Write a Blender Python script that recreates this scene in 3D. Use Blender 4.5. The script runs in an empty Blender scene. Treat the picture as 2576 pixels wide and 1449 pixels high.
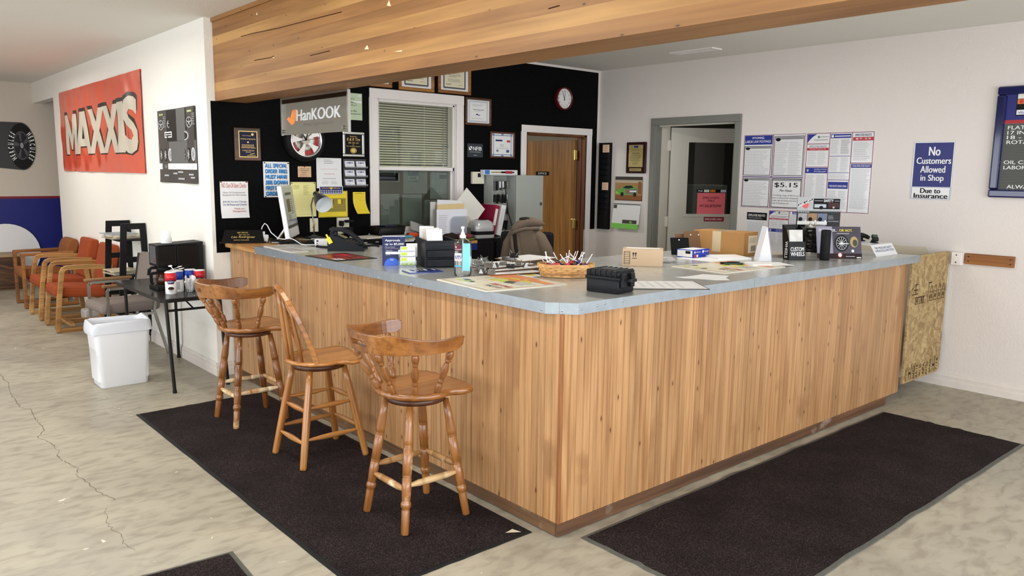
import bpy, bmesh, math, random
from mathutils import Vector, Matrix, Euler, noise
random.seed(7)
sc = bpy.context.scene
COL = sc.collection
PI = math.pi
# ------------------------------------------------------------------ camera
IW, IH, FPX = 2576.0, 1449.0, 1980.4
CAM = Vector((-2.3663, -2.3882, 1.6294))
YAW, PITCH, ROLL = math.radians(49.01), math.radians(8.356), math.radians(0.724)
_f = Vector((math.cos(YAW)*math.cos(PITCH), math.sin(YAW)*math.cos(PITCH), -math.sin(PITCH)))
_r = _f.cross(Vector((0, 0, 1))).normalized(); _u = _r.cross(_f)
CR = math.cos(ROLL)*_r + math.sin(ROLL)*_u
CU = -math.sin(ROLL)*_r + math.cos(ROLL)*_u
cam = bpy.data.cameras.new('camera'); camo = bpy.data.objects.new('camera', cam); COL.objects.link(camo)
cam.sensor_width = 36.0; cam.lens = 36.0*FPX/IW; cam.clip_start = 0.05; cam.clip_end = 100
camo.matrix_world = Matrix(((CR.x, CU.x, -_f.x, CAM.x), (CR.y, CU.y, -_f.y, CAM.y), (CR.z, CU.z, -_f.z, CAM.z), (0, 0, 0, 1)))
sc.camera = camo
# ------------------------------------------------------------------ world, light, exposure
vs = sc.view_settings
vs.view_transform = 'Standard'; vs.look = 'None'; vs.gamma = 1.0; vs.use_curve_mapping = False
vs.exposure = 0.06
sc.cycles.use_denoising = True
sc.cycles.max_bounces = 8; sc.cycles.diffuse_bounces = 4
sc.cycles.sample_clamp_indirect = 6.0
wd = bpy.data.worlds.new('daylight'); sc.world = wd; wd.use_nodes = True
wd.node_tree.nodes['Background'].inputs['Color'].default_value = (0.86, 0.93, 1.0, 1)
wd.node_tree.nodes['Background'].inputs['Strength'].default_value = 2.0
def area(name, loc, size, power, col, rot=(0, 0, 0)):
    l = bpy.data.lights.new(name, 'AREA'); l.shape = 'RECTANGLE'; l.size, l.size_y = size; l.energy = power; l.color = col
    o = bpy.data.objects.new(name, l); COL.objects.link(o); o.location = loc; o.rotation_euler = rot
    return o
# daylight through the shop-front windows behind the camera (both walls are glazed)
area('daylight_front', (-0.4, -4.68, 1.45), (7.2, 2.0), 225, (0.95, 0.97, 1.0), (PI/2, 0, 0))
area('daylight_side', (-5.68, 1.6, 1.45), (8.4, 2.0), 140, (0.95, 0.97, 1.0), (PI/2, 0, -PI/2))
# ceiling tubes of the customer side
for ly, pw in ((-2.2, 16), (1.1, 26), (4.4, 20), (7.4, 26)):
    area('tube_light', (-1.25, ly, 2.655), (0.22, 1.2), pw, (1.0, 0.96, 0.88))
for ly in (-1.0, 4.0, 8.0):
    area('tube_light', (-3.7, ly, 2.655), (0.22, 1.2), 22, (1.0, 0.96, 0.88))
area('tube_light', (2.1, 1.5, 2.655), (0.22, 1.2), 24, (1.0, 0.96, 0.88))
area('office_light', (1.9, 5.9, 2.60), (0.5, 1.0), 60, (1.0, 0.97, 0.88))
area('shop_light', (5.7, 2.0, 2.6), (0.5, 1.0), 12, (1.0, 0.97, 0.92))
# ------------------------------------------------------------------ helpers: pixels
def ray(px, py):
    return (_f + CR*((px-IW/2)/FPX) + CU*(-(py-IH/2)/FPX))
def on(ax, v, px, py):
    d = ray(px, py); i = 'xyz'.index(ax); t = (v-CAM[i])/d[i]
    return CAM + d*t
def rect(ax, v, pts):
    """bounding box in wall coordinates (u to the right, w up) of pixel corners TL,TR,BR,BL"""
    q = [on(ax, v, *p) for p in pts]
    if ax == 'y': us = [a.x for a in q]
    else: us = [-a.y for a in q]
    ws = [a.z for a in q]
    return ((us[0]+us[3])/2, (us[1]+us[2])/2, (ws[2]+ws[3])/2, (ws[0]+ws[1])/2)
# ------------------------------------------------------------------ helpers: colour, materials
def S(h):
    if isinstance(h, str):
        h = h.lstrip('#'); c = [int(h[i:i+2], 16)/255 for i in (0, 2, 4)]
    else: c = [v/255 for v in h]
    return tuple((v/12.92 if v <= .04045 else ((v+.055)/1.055)**2.4) for v in c)+(1.0,)
MATS = {}
def mat(name, col='808080', rough=.6, metal=0.0, spec=.5, var=0.0, vscale=8.0, bump=0.0, bscale=60.0, alpha=1.0, trans=0.0, emit=0.0, coat=0.0, ior=1.45):
    if name in MATS: return MATS[name]
    m = bpy.data.materials.new(name); m.use_nodes = True; MATS[name] = m
    nt = m.node_tree; N = nt.nodes; L = nt.links; b = N['Principled BSDF']
    c = S(col)
    if sum(c[:3]) < .08 and not metal: spec *= .4; coat *= .4
    b.inputs['Base Color'].default_value = c; b.inputs['Roughness'].default_value = rough; b.inputs['Metallic'].default_value = metal
    b.inputs['Specular IOR Level'].default_value = spec; b.inputs['IOR'].default_value = ior
    b.inputs['Coat Weight'].default_value = coat; b.inputs['Coat Roughness'].default_value = .08
    b.inputs['Alpha'].default_value = alpha; b.inputs['Transmission Weight'].default_value = trans
    if emit: b.inputs['Emission Color'].default_value = c; b.inputs['Emission Strength'].default_value = emit
    tc = N.new('ShaderNodeTexCoord')
    if var:
        n = N.new('ShaderNodeTexNoise'); n.inputs['Scale'].default_value = vscale; n.inputs['Detail'].default_value = 4
        L.new(tc.outputs['Object'], n.inputs['Vector'])
        mx = N.new('ShaderNodeMix'); mx.data_type = 'RGBA'
        mx.inputs[6].default_value = tuple(v*(1-var) for v in c[:3])+(1,); mx.inputs[7].default_value = tuple(min(1, v*(1+var)) for v in c[:3])+(1,)
        L.new(n.outputs['Fac'], mx.inputs[0]); L.new(mx.outputs[2], b.inputs['Base Color'])
    if bump:
        n = N.new('ShaderNodeTexNoise'); n.inputs['Scale'].default_value = bscale; n.inputs['Detail'].default_value = 3
        L.new(tc.outputs['Object'], n.inputs['Vector'])
        bp = N.new('ShaderNodeBump'); bp.inputs['Strength'].default_value = bump; bp.inputs['Distance'].default_value = .01
        L.new(n.outputs['Fac'], bp.inputs['Height']); L.new(bp.outputs['Normal'], b.inputs['Normal'])
    return m
def ramp(N, stops, interp='LINEAR'):
    r = N.new('ShaderNodeValToRGB'); r.color_ramp.interpolation = interp
    e = r.color_ramp.elements
    while len(e) < len(stops): e.new(.5)
    for k, (p, c) in enumerate(stops): e[k].position = p; e[k].color = S(c) if isinstance(c, (str, tuple)) and len(c) != 4 else c
    return r
def wood(name, light, mid, dark, axis=2, stretch=14.0, scale=5.0, rough=.45, knots=.0, knotcol='5a3418', coat=.0, wear=None, grain=1.0, rnd=1.0, rings=0.0, kflat=None):
    """long-grained wood; grain runs along local axis; Object Info random shifts grain and tone per piece"""
    if name in MATS: return MATS[name]
    m = bpy.data.materials.new(name); m.use_nodes = True; MATS[name] = m
    nt = m.node_tree; N = nt.nodes; L = nt.links; b = N['Principled BSDF']
    b.inputs['Roughness'].default_value = rough; b.inputs['Coat Weight'].default_value = coat; b.inputs['Coat Roughness'].default_value = .15
    tc = N.new('ShaderNodeTexCoord'); oi = N.new('ShaderNodeObjectInfo')
    off = N.new('ShaderNodeVectorMath'); off.operation = 'MULTIPLY_ADD'
    cmb = N.new('ShaderNodeCombineXYZ')
    mu = N.new('ShaderNodeMath'); mu.operation = 'MULTIPLY'; mu.inputs[1].default_value = 37.0*rnd
    L.new(oi.outputs['Random'], mu.inputs[0])
    for i in range(3): L.new(mu.outputs[0], cmb.inputs[i])
    off.inputs[1].default_value = (1, 1, 1); L.new(tc.outputs['Object'], off.inputs[0]); L.new(cmb.outputs[0], off.inputs[2])
    mp = N.new('ShaderNodeMapping'); s = [scale*stretch/4]*3; s[axis] = scale/4
    mp.inputs['Scale'].default_value = s; L.new(off.outputs[0], mp.inputs['Vector'])
    n1 = N.new('ShaderNodeTexNoise'); n1.inputs['Scale'].default_value = 1.0; n1.inputs['Detail'].default_value = 5; n1.inputs['Distortion'].default_value = .6+rings
    L.new(mp.outputs[0], n1.inputs['Vector'])
    r1 = ramp(N, [(.28, dark), (.45, mid), (.62, light)]); L.new(n1.outputs['Fac'], r1.inputs[0])
    mp2 = N.new('ShaderNodeMapping'); s2 = [scale*stretch*2.4]*3; s2[axis] = scale*.7
    mp2.inputs['Scale'].default_value = s2; L.new(off.outputs[0], mp2.inputs['Vector'])
    n2 = N.new('ShaderNodeTexNoise'); n2.inputs['Scale'].default_value = 1.0; n2.inputs['Detail'].default_value = 2
    L.new(mp2.outputs[0], n2.inputs['Vector'])
    mx = N.new('ShaderNodeMix'); mx.data_type = 'RGBA'; mx.blend_type = 'MULTIPLY'
    g = ramp(N, [(.3, (150, 130, 110)), (.6, (255, 255, 255))]); L.new(n2.outputs['Fac'], g.inputs[0])
    mx.inputs[0].default_value = .55*grain; L.new(r1.outputs[0], mx.inputs[6]); L.new(g.outputs[0], mx.inputs[7])
    out = mx.outputs[2]
    # tone per piece
    hs = N.new('ShaderNodeHueSaturation'); vm = N.new('ShaderNodeMapRange'); vm.inputs[3].default_value = 1-.16*rnd; vm.inputs[4].default_value = 1+.12*rnd
    L.new(oi.outputs['Random'], vm.inputs[0]); L.new(vm.outputs[0], hs.inputs['Value']); L.new(out, hs.inputs['Color']); out = hs.outputs[0]
    if knots:
        sx = N.new('ShaderNodeSeparateXYZ'); L.new(off.outputs[0], sx.inputs[0]); cx_ = N.new('ShaderNodeCombineXYZ')
        other = [i for i in range(3) if i not in (axis, kflat)][0]; L.new(sx.outputs[other], cx_.inputs[0]); L.new(sx.outputs[axis], cx_.inputs[1])
        mk = N.new('ShaderNodeMapping'); mk.inputs['Scale'].default_value = (9.0, 3.6, 1); L.new(cx_.outputs[0], mk.inputs['Vector'])
        v = N.new('ShaderNodeTexVoronoi'); v.voronoi_dimensions = '2D'; v.inputs['Scale'].default_value = 1.0; L.new(mk.outputs[0], v.inputs['Vector'])
        rk = ramp(N, [(0, (255, 255, 255)), (.02*knots, (255, 255, 255)), (.065*knots, (70, 70, 70)), (.13*knots, (0, 0, 0))]); L.new(v.outputs['Distance'], rk.inputs[0])
        gt = N.new('ShaderNodeMath'); gt.operation = 'GREATER_THAN'; gt.inputs[1].default_value = .5; sc3 = N.new('ShaderNodeSeparateColor'); L.new(v.outputs['Color'], sc3.inputs[0]); L.new(sc3.outputs[0], gt.inputs[0]); km = N.new('ShaderNodeMath'); km.operation = 'MULTIPLY'; L.new(gt.outputs[0], km.inputs[0]); L.new(rk.outputs[0], km.inputs[1])
        mk2 = N.new('ShaderNodeMix'); mk2.data_type = 'RGBA'; L.new(km.outputs[0], mk2.inputs[0]); L.new(out, mk2.inputs[6]); mk2.inputs[7].default_value = S(knotcol)
        out = mk2.outputs[2]
    if wear:
        nw = N.new('ShaderNodeTexNoise'); nw.inputs['Scale'].default_value = wear[1]; nw.inputs['Detail'].default_value = 6; L.new(off.outputs[0], nw.inputs['Vector'])
        rw = ramp(N, [(wear[2], (0, 0, 0)), (wear[2]+.08, (255, 255, 255))]); L.new(nw.outputs['Fac'], rw.inputs[0])
        mw = N.new('ShaderNodeMix'); mw.data_type = 'RGBA'; L.new(rw.outputs[0], mw.inputs[0]); L.new(out, mw.inputs[6]); mw.inputs[7].default_value = S(wear[0])
        out = mw.outputs[2]
    L.new(out, b.inputs['Base Color'])
    bp = N.new('ShaderNodeBump'); bp.inputs['Strength'].default_value = .12; bp.inputs['Distance'].default_value = .004
    L.new(n2.outputs['Fac'], bp.inputs['Height']); L.new(bp.outputs['Normal'], b.inputs['Normal'])
    return m
# ------------------------------------------------------------------ helpers: meshes
TEXT_CACHE = {}
def text_geo(s, bold=0.0, shear=0.0, res=3, spacing=1.0):
    k = (s, bold, shear, res, spacing)
    if k in TEXT_CACHE: return TEXT_CACHE[k]
    c = bpy.data.curves.new('t', 'FONT'); c.body = s; c.size = 1.0; c.offset = bold; c.shear = shear; c.resolution_u = res; c.space_character = spacing
    o = bpy.data.objects.new('t', c)
    me = o.to_mesh()
    vs_ = [tuple(v.co) for v in me.vertices]; fs = [tuple(p.vertices) for p in me.polygons]
    o.to_mesh_clear(); bpy.data.objects.remove(o); bpy.data.curves.remove(c)
    TEXT_CACHE[k] = (vs_, fs); return TEXT_CACHE[k]
class MB:
    def __init__(self, M=None):
        self.v = []; self.f = []; self.mi = []; self.sm = []; self.mats = []; self.M = M or Matrix()
    def m(self, material):
        if material not in self.mats: self.mats.append(material)
        return self.mats.index(material)
    def add(self, vs_, fs, material=None, smooth=False, M=None):
        T = self.M @ M if M is not None else self.M
        b = len(self.v); self.v += [tuple(T @ Vector(p)) for p in vs_]
        i = self.m(material) if material is not None else 0
        for q in fs: self.f.append(tuple(b+k for k in q)); self.mi.append(i); self.sm.append(smooth)
        return self
    def box(self, a, b, material=None, M=None, ch=0.0):
        (x0, y0, z0), (x1, y1, z1) = a, b
        if ch <= 0:
            vs_ = [(x0, y0, z0), (x1, y0, z0), (x1, y1, z0), (x0, y1, z0), (x0, y0, z1), (x1, y0, z1), (x1, y1, z1), (x0, y1, z1)]
            return self.add(vs_, [(0, 3, 2, 1), (4, 5, 6, 7), (0, 1, 5, 4), (1, 2, 6, 5), (2, 3, 7, 6), (3, 0, 4, 7)], material, False, M)
        c = ch; bm = bmesh.new(); bmesh.ops.create_cube(bm, size=1)
        for v in bm.verts: v.co = Vector(((x0+x1)/2+v.co.x*(x1-x0), (y0+y1)/2+v.co.y*(y1-y0), (z0+z1)/2+v.co.z*(z1-z0)))
        c = min(c, .49*min(abs(x1-x0), abs(y1-y0), abs(z1-z0)))
        bmesh.ops.bevel(bm, geom=bm.edges[:], offset=c, segments=2, affect='EDGES', profile=.5)
        bm.verts.index_update(); vs_ = [tuple(v.co) for v in bm.verts]; fs = [tuple(v.index for v in q.verts) for q in bm.faces]; bm.free()
        return self.add(vs_, fs, material, False, M)
    def cyl(self, p, q, r0, r1=None, n=16, material=None, M=None, cap=True, smooth=True):
        p, q = Vector(p), Vector(q); r1 = r0 if r1 is None else r1
        d = (q-p).normalized(); a = d.orthogonal().normalized(); bb = d.cross(a)
        vs_ = []
        for c, r in ((p, r0), (q, r1)):
            for k in range(n):
                t = 2*PI*k/n; vs_.append(tuple(c+a*(r*math.cos(t))+bb*(r*math.sin(t))))
        self.add(vs_, [(k, (k+1) % n, n+(k+1) % n, n+k) for k in range(n)], material, smooth, M)
        if cap: self.add(vs_, [tuple(range(n-1, -1, -1)), tuple(range(n, 2*n))], material, False, M)
        return self
    def lathe(self, prof, n=20, material=None, M=None, p=(0, 0, 0), q=None, smooth=True, ends=True):
        """prof = [(t, r)] ; along +Z from p when q is None, else t in 0..1 from p to q"""
        p = Vector(p)
        if q is None: d = Vector((0, 0, 1)); ln = 1.0
        else: q = Vector(q); d = (q-p); ln = d.length; d = d.normalized()
        a = d.orthogonal().normalized() if abs(d.z) < .999 else Vector((1, 0, 0)); bb = d.cross(a)
        vs_ = []; fs = []
        for t, r in prof:
            for k in range(n):
                an = 2*PI*k/n; vs_.append(tuple(p+d*(t*ln)+a*(r*math.cos(an))+bb*(r*math.sin(an))))
        for j in range(len(prof)-1):
            for k in range(n): fs.append((j*n+k, j*n+(k+1) % n, (j+1)*n+(k+1) % n, (j+1)*n+k))
        if ends and prof[0][1] > 1e-6: fs.append(tuple(range(n-1, -1, -1)))
        if ends and prof[-1][1] > 1e-6: fs.append(tuple(range((len(prof)-1)*n, len(prof)*n)))
        return self.add(vs_, fs, material, smooth, M)
    def tube(self, pts, r, n=8, material=None, M=None, closed=False, flat=None):
        pts = [Vector(p) for p in pts]; vs_ = []; fs = []; N = len(pts)
        up = None
        for i, p in enumerate(pts):
            t = (pts[(i+1) % N]-pts[i-1]) if closed else (pts[min(i+1, N-1)]-pts[max(i-1, 0)])
            t.normalize()
            if up is None: up = t.orthogonal().normalized()
            up = (up-t*up.dot(t)).normalized(); bb = t.cross(up)
            rr = r[i] if isinstance(r, (list, tuple)) else r
            for k in range(n):
                an = 2*PI*k/n; vs_.append(tuple(p+up*(rr*math.cos(an))+bb*(rr*math.sin(an))))
        for j in range(N if closed else N-1):
            for k in range(n): fs.append((j*n+k, j*n+(k+1) % n, ((j+1) % N)*n+(k+1) % n, ((j+1) % N)*n+k))
        if not closed: fs += [tuple(range(n-1, -1, -1)), tuple(range((N-1)*n, N*n))]
        return self.add(vs_, fs, material, True, M)
    def sweep(self, pts, w, h, material=None, M=None, upv=(0, 0, 1), closed=False):
        """rectangular bar (w across, h along upv) swept along pts"""
        pts = [Vector(p) for p in pts]; vs_ = []; fs = []; N = len(pts); U = Vector(upv)
        for i, p in enumerate(pts):
            t = (pts[(i+1) % N]-pts[i-1]) if closed else (pts[min(i+1, N-1)]-pts[max(i-1, 0)])
            t.normalize(); s = t.cross(U).normalized(); u = s.cross(t)
            k = 1.0
            if 0 < i < N-1 or closed:
                a = (pts[i]-pts[i-1]).normalized(); c = max(.5, a.dot(t)); k = 1/c
            for sx, sz in ((-1, -1), (1, -1), (1, 1), (-1, 1)): vs_.append(tuple(p+s*(sx*w/2)+u*(sz*h/2*k)))
        for j in range(N if closed else N-1):
            a, b_ = j*4, ((j+1) % N)*4
            for k in range(4): fs.append((a+k, a+(k+1) % 4, b_+(k+1) % 4, b_+k))
        if not closed: fs += [(3, 2, 1, 0), tuple(range((N-1)*4, N*4))]
        return self.add(vs_, fs, material, False, M)
    def prism(self, poly, z0, z1, material=None, M=None, smooth=False):
        n = len(poly); vs_ = [(x, y, z0) for x, y in poly]+[(x, y, z1) for x, y in poly]
        fs = [tuple(range(n-1, -1, -1)), tuple(range(n, 2*n))]
        self.add(vs_, fs, material, False, M)
        return self.add(vs_, [(k, (k+1) % n, n+(k+1) % n, n+k) for k in range(n)], material, smooth, M)
    def grid(self, nu, nv, fn, material=None, M=None, smooth=True, thick=0.0):
        vs_ = [fn(i/nu, j/nv) for j in range(nv+1) for i in range(nu+1)]
        fs = [(j*(nu+1)+i, j*(nu+1)+i+1, (j+1)*(nu+1)+i+1, (j+1)*(nu+1)+i) for j in range(nv) for i in range(nu)]
        return self.add(vs_, fs, material, smooth, M)
    def sphere(self, c, r, nu=12, nv=8, material=None, M=None, sc_=(1, 1, 1)):
        def fn(a, b):
            t = 2*PI*a; p = PI*b
            return (c[0]+r*sc_[0]*math.sin(p)*math.cos(t), c[1]+r*sc_[1]*math.sin(p)*math.sin(t), c[2]-r*sc_[2]*math.cos(p))
        return self.grid(nu, nv, fn, material, M, True)
    def build(self, name, parent=None, default=None, fn=None):
        me = bpy.data.meshes.new(name)
        v = self.v if fn is None else [fn(p) for p in self.v]
        me.from_pydata(v, [], self.f); me.validate(clean_customdata=False)
        for mt in (self.mats or ([default] if default else [])): me.materials.append(mt)
        if len(me.polygons) == len(self.f):
            me.polygons.foreach_set('material_index', self.mi); me.polygons.foreach_set('use_smooth', self.sm)
        me.update()
        o = bpy.data.objects.new(name, me); COL.objects.link(o)
        if parent is not None: o.parent = parent
        return o
def tag(o, label=None, cat=None, group=None, kind=None):
    if label: o['label'] = label
    if cat: o['category'] = cat
    if group: o['group'] = group
    if kind: o['kind'] = kind
    return o
def thing(name, label, cat, loc=(0, 0, 0), rz=0.0, group=None, rot=None):
    o = bpy.data.objects.new(name, None); COL.objects.link(o); o.empty_display_size = .1
    o.location = loc; o.rotation_euler = rot if rot is not None else (0, 0, rz)
    return tag(o, label, cat, group)
def struct(o, label=None):
    o['kind'] = 'structure'
    if label: o['label'] = label
    return o
def copy_tree(o, parent=None):
    c = o.copy(); COL.objects.link(c); c.parent = parent
    for ch in o.children: copy_tree(ch, c)
    return c
def rrect(w, h, r, n=5, cx=0, cy=0):
    pts = []
    for qx, qy, a0 in ((1, 1, 0), (-1, 1, PI/2), (-1, -1, PI), (1, -1, 1.5*PI)):
        for k in range(n+1):
            a = a0+PI/2*k/n; pts.append((cx+qx*(w/2-r)+r*math.cos(a), cy+qy*(h/2-r)+r*math.sin(a)))
    return pts
def ell(rx, ry, n=32, cx=0, cy=0, a0=0, a1=2*PI):
    full = abs(a1-a0-2*PI) < 1e-6
    return [(cx+rx*math.cos(a0+(a1-a0)*k/(n if full else n-1)), cy+ry*math.sin(a0+(a1-a0)*k/(n if full else n-1))) for k in range(n)]
# flat print drawn on a sheet: local u (right), v (up); each mark lies a hair above the one below
class Print(MB):
    def __init__(self): super().__init__(); self.z = .0006
    def up(self, d=.00025): self.z += d; return self
    def rc(self, u0, v0, u1, v1, m, seg=1):
        if u0 > u1: u0, u1 = u1, u0
        if v0 > v1: v0, v1 = v1, v0
        self.up(.00002)
        vs_ = []; fs = []
        for j in range(seg+1):
            v = v0+(v1-v0)*j/seg; vs_ += [(u0, v, self.z), (u1, v, self.z)]
        for j in range(seg): fs.append((2*j, 2*j+1, 2*j+3, 2*j+2))
        return self.add(vs_, fs, m)
    def poly(self, pts, m):
        self.up(.00002); return self.add([(u, v, self.z) for u, v in pts], [tuple(range(len(pts)))], m)
    def border(self, u0, v0, u1, v1, t, m):
        self.rc(u0, v0, u1, v0+t, m); self.rc(u0, v1-t, u1, v1, m); self.rc(u0, v0, u0+t, v1, m, 4); self.rc(u1-t, v0, u1, v1, m, 4); return self
    def line(self, a, b, t, m):
        a, b = Vector(a).to_2d() if len(a) > 2 else Vector(a), Vector(b)
        d = (b-a).normalized(); n = Vector((-d.y, d.x))*(t/2)
        return self.poly([tuple(a-n), tuple(b-n), tuple(b+n), tuple(a+n)], m)
    def pline(self, pts, t, m):
        for a, b in zip(pts[:-1], pts[1:]): self.line(a, b, t, m)
        return self
    def text(self, s, u0, v0, u1, v1, m, bold=0.012, shear=0.0, fit='box', align='c', res=3, rot=0):
        """letters fitted into the box (fit='box' stretches both ways; 'h' keeps proportions at box height)"""
        heavy = bold >= .012
        vs_, fs = text_geo(s, 0.0, shear, res)
        if not vs_: return self
        x0 = min(p[0] for p in vs_); x1 = max(p[0] for p in vs_); y0 = min(p[1] for p in vs_); y1 = max(p[1] for p in vs_)
        if rot:   # box is read turned a quarter to the left
            w, h = v1-v0, u1-u0
        else: w, h = u1-u0, v1-v0
        sx = w/max(1e-6, x1-x0); sy = h/max(1e-6, y1-y0)
        ox = 0
        if fit == 'h':
            s_ = min(sx, sy); ox = {'c': (w-(x1-x0)*s_)/2, 'l': 0, 'r': w-(x1-x0)*s_}[align]; sx = sy = s_
        self.up(.00003); out = []; dx = bold*.8*(x1-x0)/max(1, len(s))*sx*1.3 if heavy else 0
        if heavy: sx *= 1-2*dx/max(w, 1e-6); ox += dx
        for p in vs_:
            a = (p[0]-x0)*sx+ox; c = (p[1]-y0)*sy
            if rot == -1: out.append((u0+c, v1-a, self.z))
            elif rot: out.append((u1-c, v0+a, self.z))
            else: out.append((u0+a, v0+c, self.z))
        if heavy:
            for j_, e in enumerate((-1, -.5, .5, 1)):
                o_ = (0, -e*dx, 0) if rot == -1 else ((0, e*dx, 0) if rot else (e*dx, 0, 0)); self.add([(q[0]+o_[0], q[1]+o_[1], q[2]+.00006*(j_+1)) for q in out], fs, m)
        r_ = self.add(out, fs, m); self.z += .0003 if heavy else 0
        return r_
    def para(self, u0, v0, u1, v1, n, m, fill=.30, ragged=.25, seed=1, word=True):
        """lines of illegible small print as rows of word-length dashes"""
        rn = random.Random(seed); h = (v1-v0)/n
        for k in range(n):
            v = v1-h*(k+.7); e = u1-(u1-u0)*ragged*rn.random(); u = u0
            while u < e:
                w = min(e-u, (u1-u0)*rn.uniform(.06, .2) if word else e-u)
                self.rc(u, v, u+w, v+h*fill, m); self.z -= .00002
                u += w+(u1-u0)*.018
        return self
WALLM = {'y': lambda v, u, w: Matrix(((1, 0, 0, u), (0, 0, -1, v), (0, 1, 0, w), (0, 0, 0, 1))),
         'x': lambda v, u, w: Matrix(((0, 0, -1, v), (-1, 0, 0, -u), (0, 1, 0, w), (0, 0, 0, 1)))}
def sheet(name, label, cat, ax, v, u0, u1, w0, w1, paper, thick=.0015, curl=None, draw=None, group=None, gap=.001, nu=1, nv=1, printname='print', M=None):
    """a flat sheet or sign fixed to a wall (or laid anywhere with M); draw(Print, width, height) adds its print"""
    W_, H_ = u1-u0, w1-w0
    T = M if M is not None else WALLM[ax](v-gap, u0, w0)
    mb = MB()
    if curl: nu, nv = max(nu, 8), max(nv, 14)
    cf = curl or (lambda a, b: 0.0)
    warp = lambda p: (p[0], p[1], p[2]+cf(p[0]/W_, p[1]/H_))
    if curl is None:
        mb.box((0, 0, 0), (W_, H_, thick), paper)
    else:
        mb.grid(nu, nv, lambda a, b: (a*W_, b*H_, thick+cf(a, b)), paper)
        mb.grid(nu, nv, lambda a, b: ((1-a)*W_, b*H_, cf(1-a, b)), paper)
        for e in range(2):
            mb.grid(nu, 1, lambda a, b: (a*W_, e*H_, (b if e else 1-b)*thick+cf(a, e)), paper)
            mb.grid(1, nv, lambda a, b: (e*W_, b*H_, (1-a if e else a)*thick+cf(e, b)), paper)
    o = mb.build(name); o.matrix_world = T
    tag(o, label, cat, group)
    if draw:
        pr = Print(); pr.z = thick+.0003; draw(pr, W_, H_)
        if pr.v:
            p = pr.build(printname, o, fn=(warp if curl else None)); p['kind'] = 'stuff'
    return o
# ================================================================== the room
XW, YW, XR, ZC, YF = -0.129, 3.731, 4.204, 2.745, 10.2      # left wall, black wall, right wall, ceiling, far wall
X0, Y0 = -5.5, -4.5
HT = 1.07                                                     # counter height
def paint(name, col, rough=.75, bump=.25, bscale=90, var=.02, scuff=None):
    m = mat(name, col, rough, bump=bump, bscale=bscale, var=var, vscale=1.3); return m
M_wallL = paint('white_wall_paint', (236, 233, 226))
M_wallR = paint('rose_white_wall_paint', (226, 219, 214))
M_black = mat('black_wall_paint', (8, 8, 9), .6, bump=.5, bscale=120, spec=.2)
M_ceil = paint('ceiling_paint', (228, 225, 218), bump=.15)
M_trim = mat('white_trim_paint', (234, 228, 226), .4, var=.03, vscale=12)
M_base = mat('worn_baseboard_paint', (224, 217, 210), .45, var=.10, vscale=14)
M_far = paint('beige_wall_paint', (206, 195, 182))
M_blue = mat('royal_blue_wall_paint', (8, 22, 112), .5)
M_red = mat('dark_red_stripe_paint', (120, 14, 30), .5)
M_grey = mat('grey_door_frame_paint', (126, 127, 120), .45, var=.04)
M_cream = mat('cream_jamb_paint', (206, 198, 184), .5, var=.05, vscale=9)
# --- concrete floor
def concrete():
    m = bpy.data.materials.new('concrete'); m.use_nodes = True; nt = m.node_tree; N = nt.nodes; L = nt.links; b = N['Principled BSDF']
    tc = N.new('ShaderNodeTexCoord')
    def noi(s, d, dist=0.0, sc3=None):
        n = N.new('ShaderNodeTexNoise'); n.inputs['Scale'].default_value = s; n.inputs['Detail'].default_value = d; n.inputs['Distortion'].default_value = dist
        if sc3:
            mp = N.new('ShaderNodeMapping'); mp.inputs['Scale'].default_value = sc3; mp.inputs['Rotation'].default_value = (0, 0, .6); L.new(tc.outputs['Object'], mp.inputs['Vector']); L.new(mp.outputs[0], n.inputs['Vector'])
        else: L.new(tc.outputs['Object'], n.inputs['Vector'])
        return n
    a = noi(1.3, 6, 1.0); ra = ramp(N, [(.3, (150, 144, 130)), (.5, (165, 159, 144)), (.7, (178, 171, 154))]); L.new(a.outputs['Fac'], ra.inputs[0])
    c = noi(8, 12, .5, (1, 2.2, 1)); rc_ = ramp(N, [(.32, (196, 190, 180)), (.55, (255, 253, 248)), (.8, (255, 255, 250))]); L.new(c.outputs['Fac'], rc_.inputs[0])
    mx = N.new('ShaderNodeMix'); mx.data_type = 'RGBA'; mx.blend_type = 'MULTIPLY'; mx.inputs[0].default_value = .6; L.new(ra.outputs[0], mx.inputs[6]); L.new(rc_.outputs[0], mx.inputs[7])
    # pale paint flecks
    v = noi(6.5, 4, 1.2, (1, 1.6, 1)); rv = ramp(N, [(.735, (0, 0, 0)), (.75, (255, 255, 255))]); L.new(v.outputs['Fac'], rv.inputs[0])
    m2 = N.new('ShaderNodeMix'); m2.data_type = 'RGBA'; L.new(rv.outputs[0], m2.inputs[0]); L.new(mx.outputs[2], m2.inputs[6]); m2.inputs[7].default_value = S((222, 216, 200))
    # greyer worn patches
    g = noi(.55, 3, .3); rg = ramp(N, [(.52, (0, 0, 0)), (.72, (150, 150, 150))]); L.new(g.outputs['Fac'], rg.inputs[0])
    m3 = N.new('ShaderNodeMix'); m3.data_type = 'RGBA'; L.new(rg.outputs[0], m3.inputs[0]); L.new(m2.outputs[2], m3.inputs[6]); m3.inputs[7].default_value = S((150, 151, 146))
    L.new(m3.outputs[2], b.inputs['Base Color'])
    rr = N.new('ShaderNodeMapRange'); rr.inputs[3].default_value = .32; rr.inputs[4].default_value = .6; L.new(a.outputs['Fac'], rr.inputs[0]); L.new(rr.outputs[0], b.inputs['Roughness'])
    bp = N.new('ShaderNodeBump'); bp.inputs['Strength'].default_value = .08; bp.inputs['Distance'].default_value = .01; L.new(c.outputs['Fac'], bp.inputs['Height']); L.new(bp.outputs['Normal'], b.inputs['Normal'])
    return m
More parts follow.
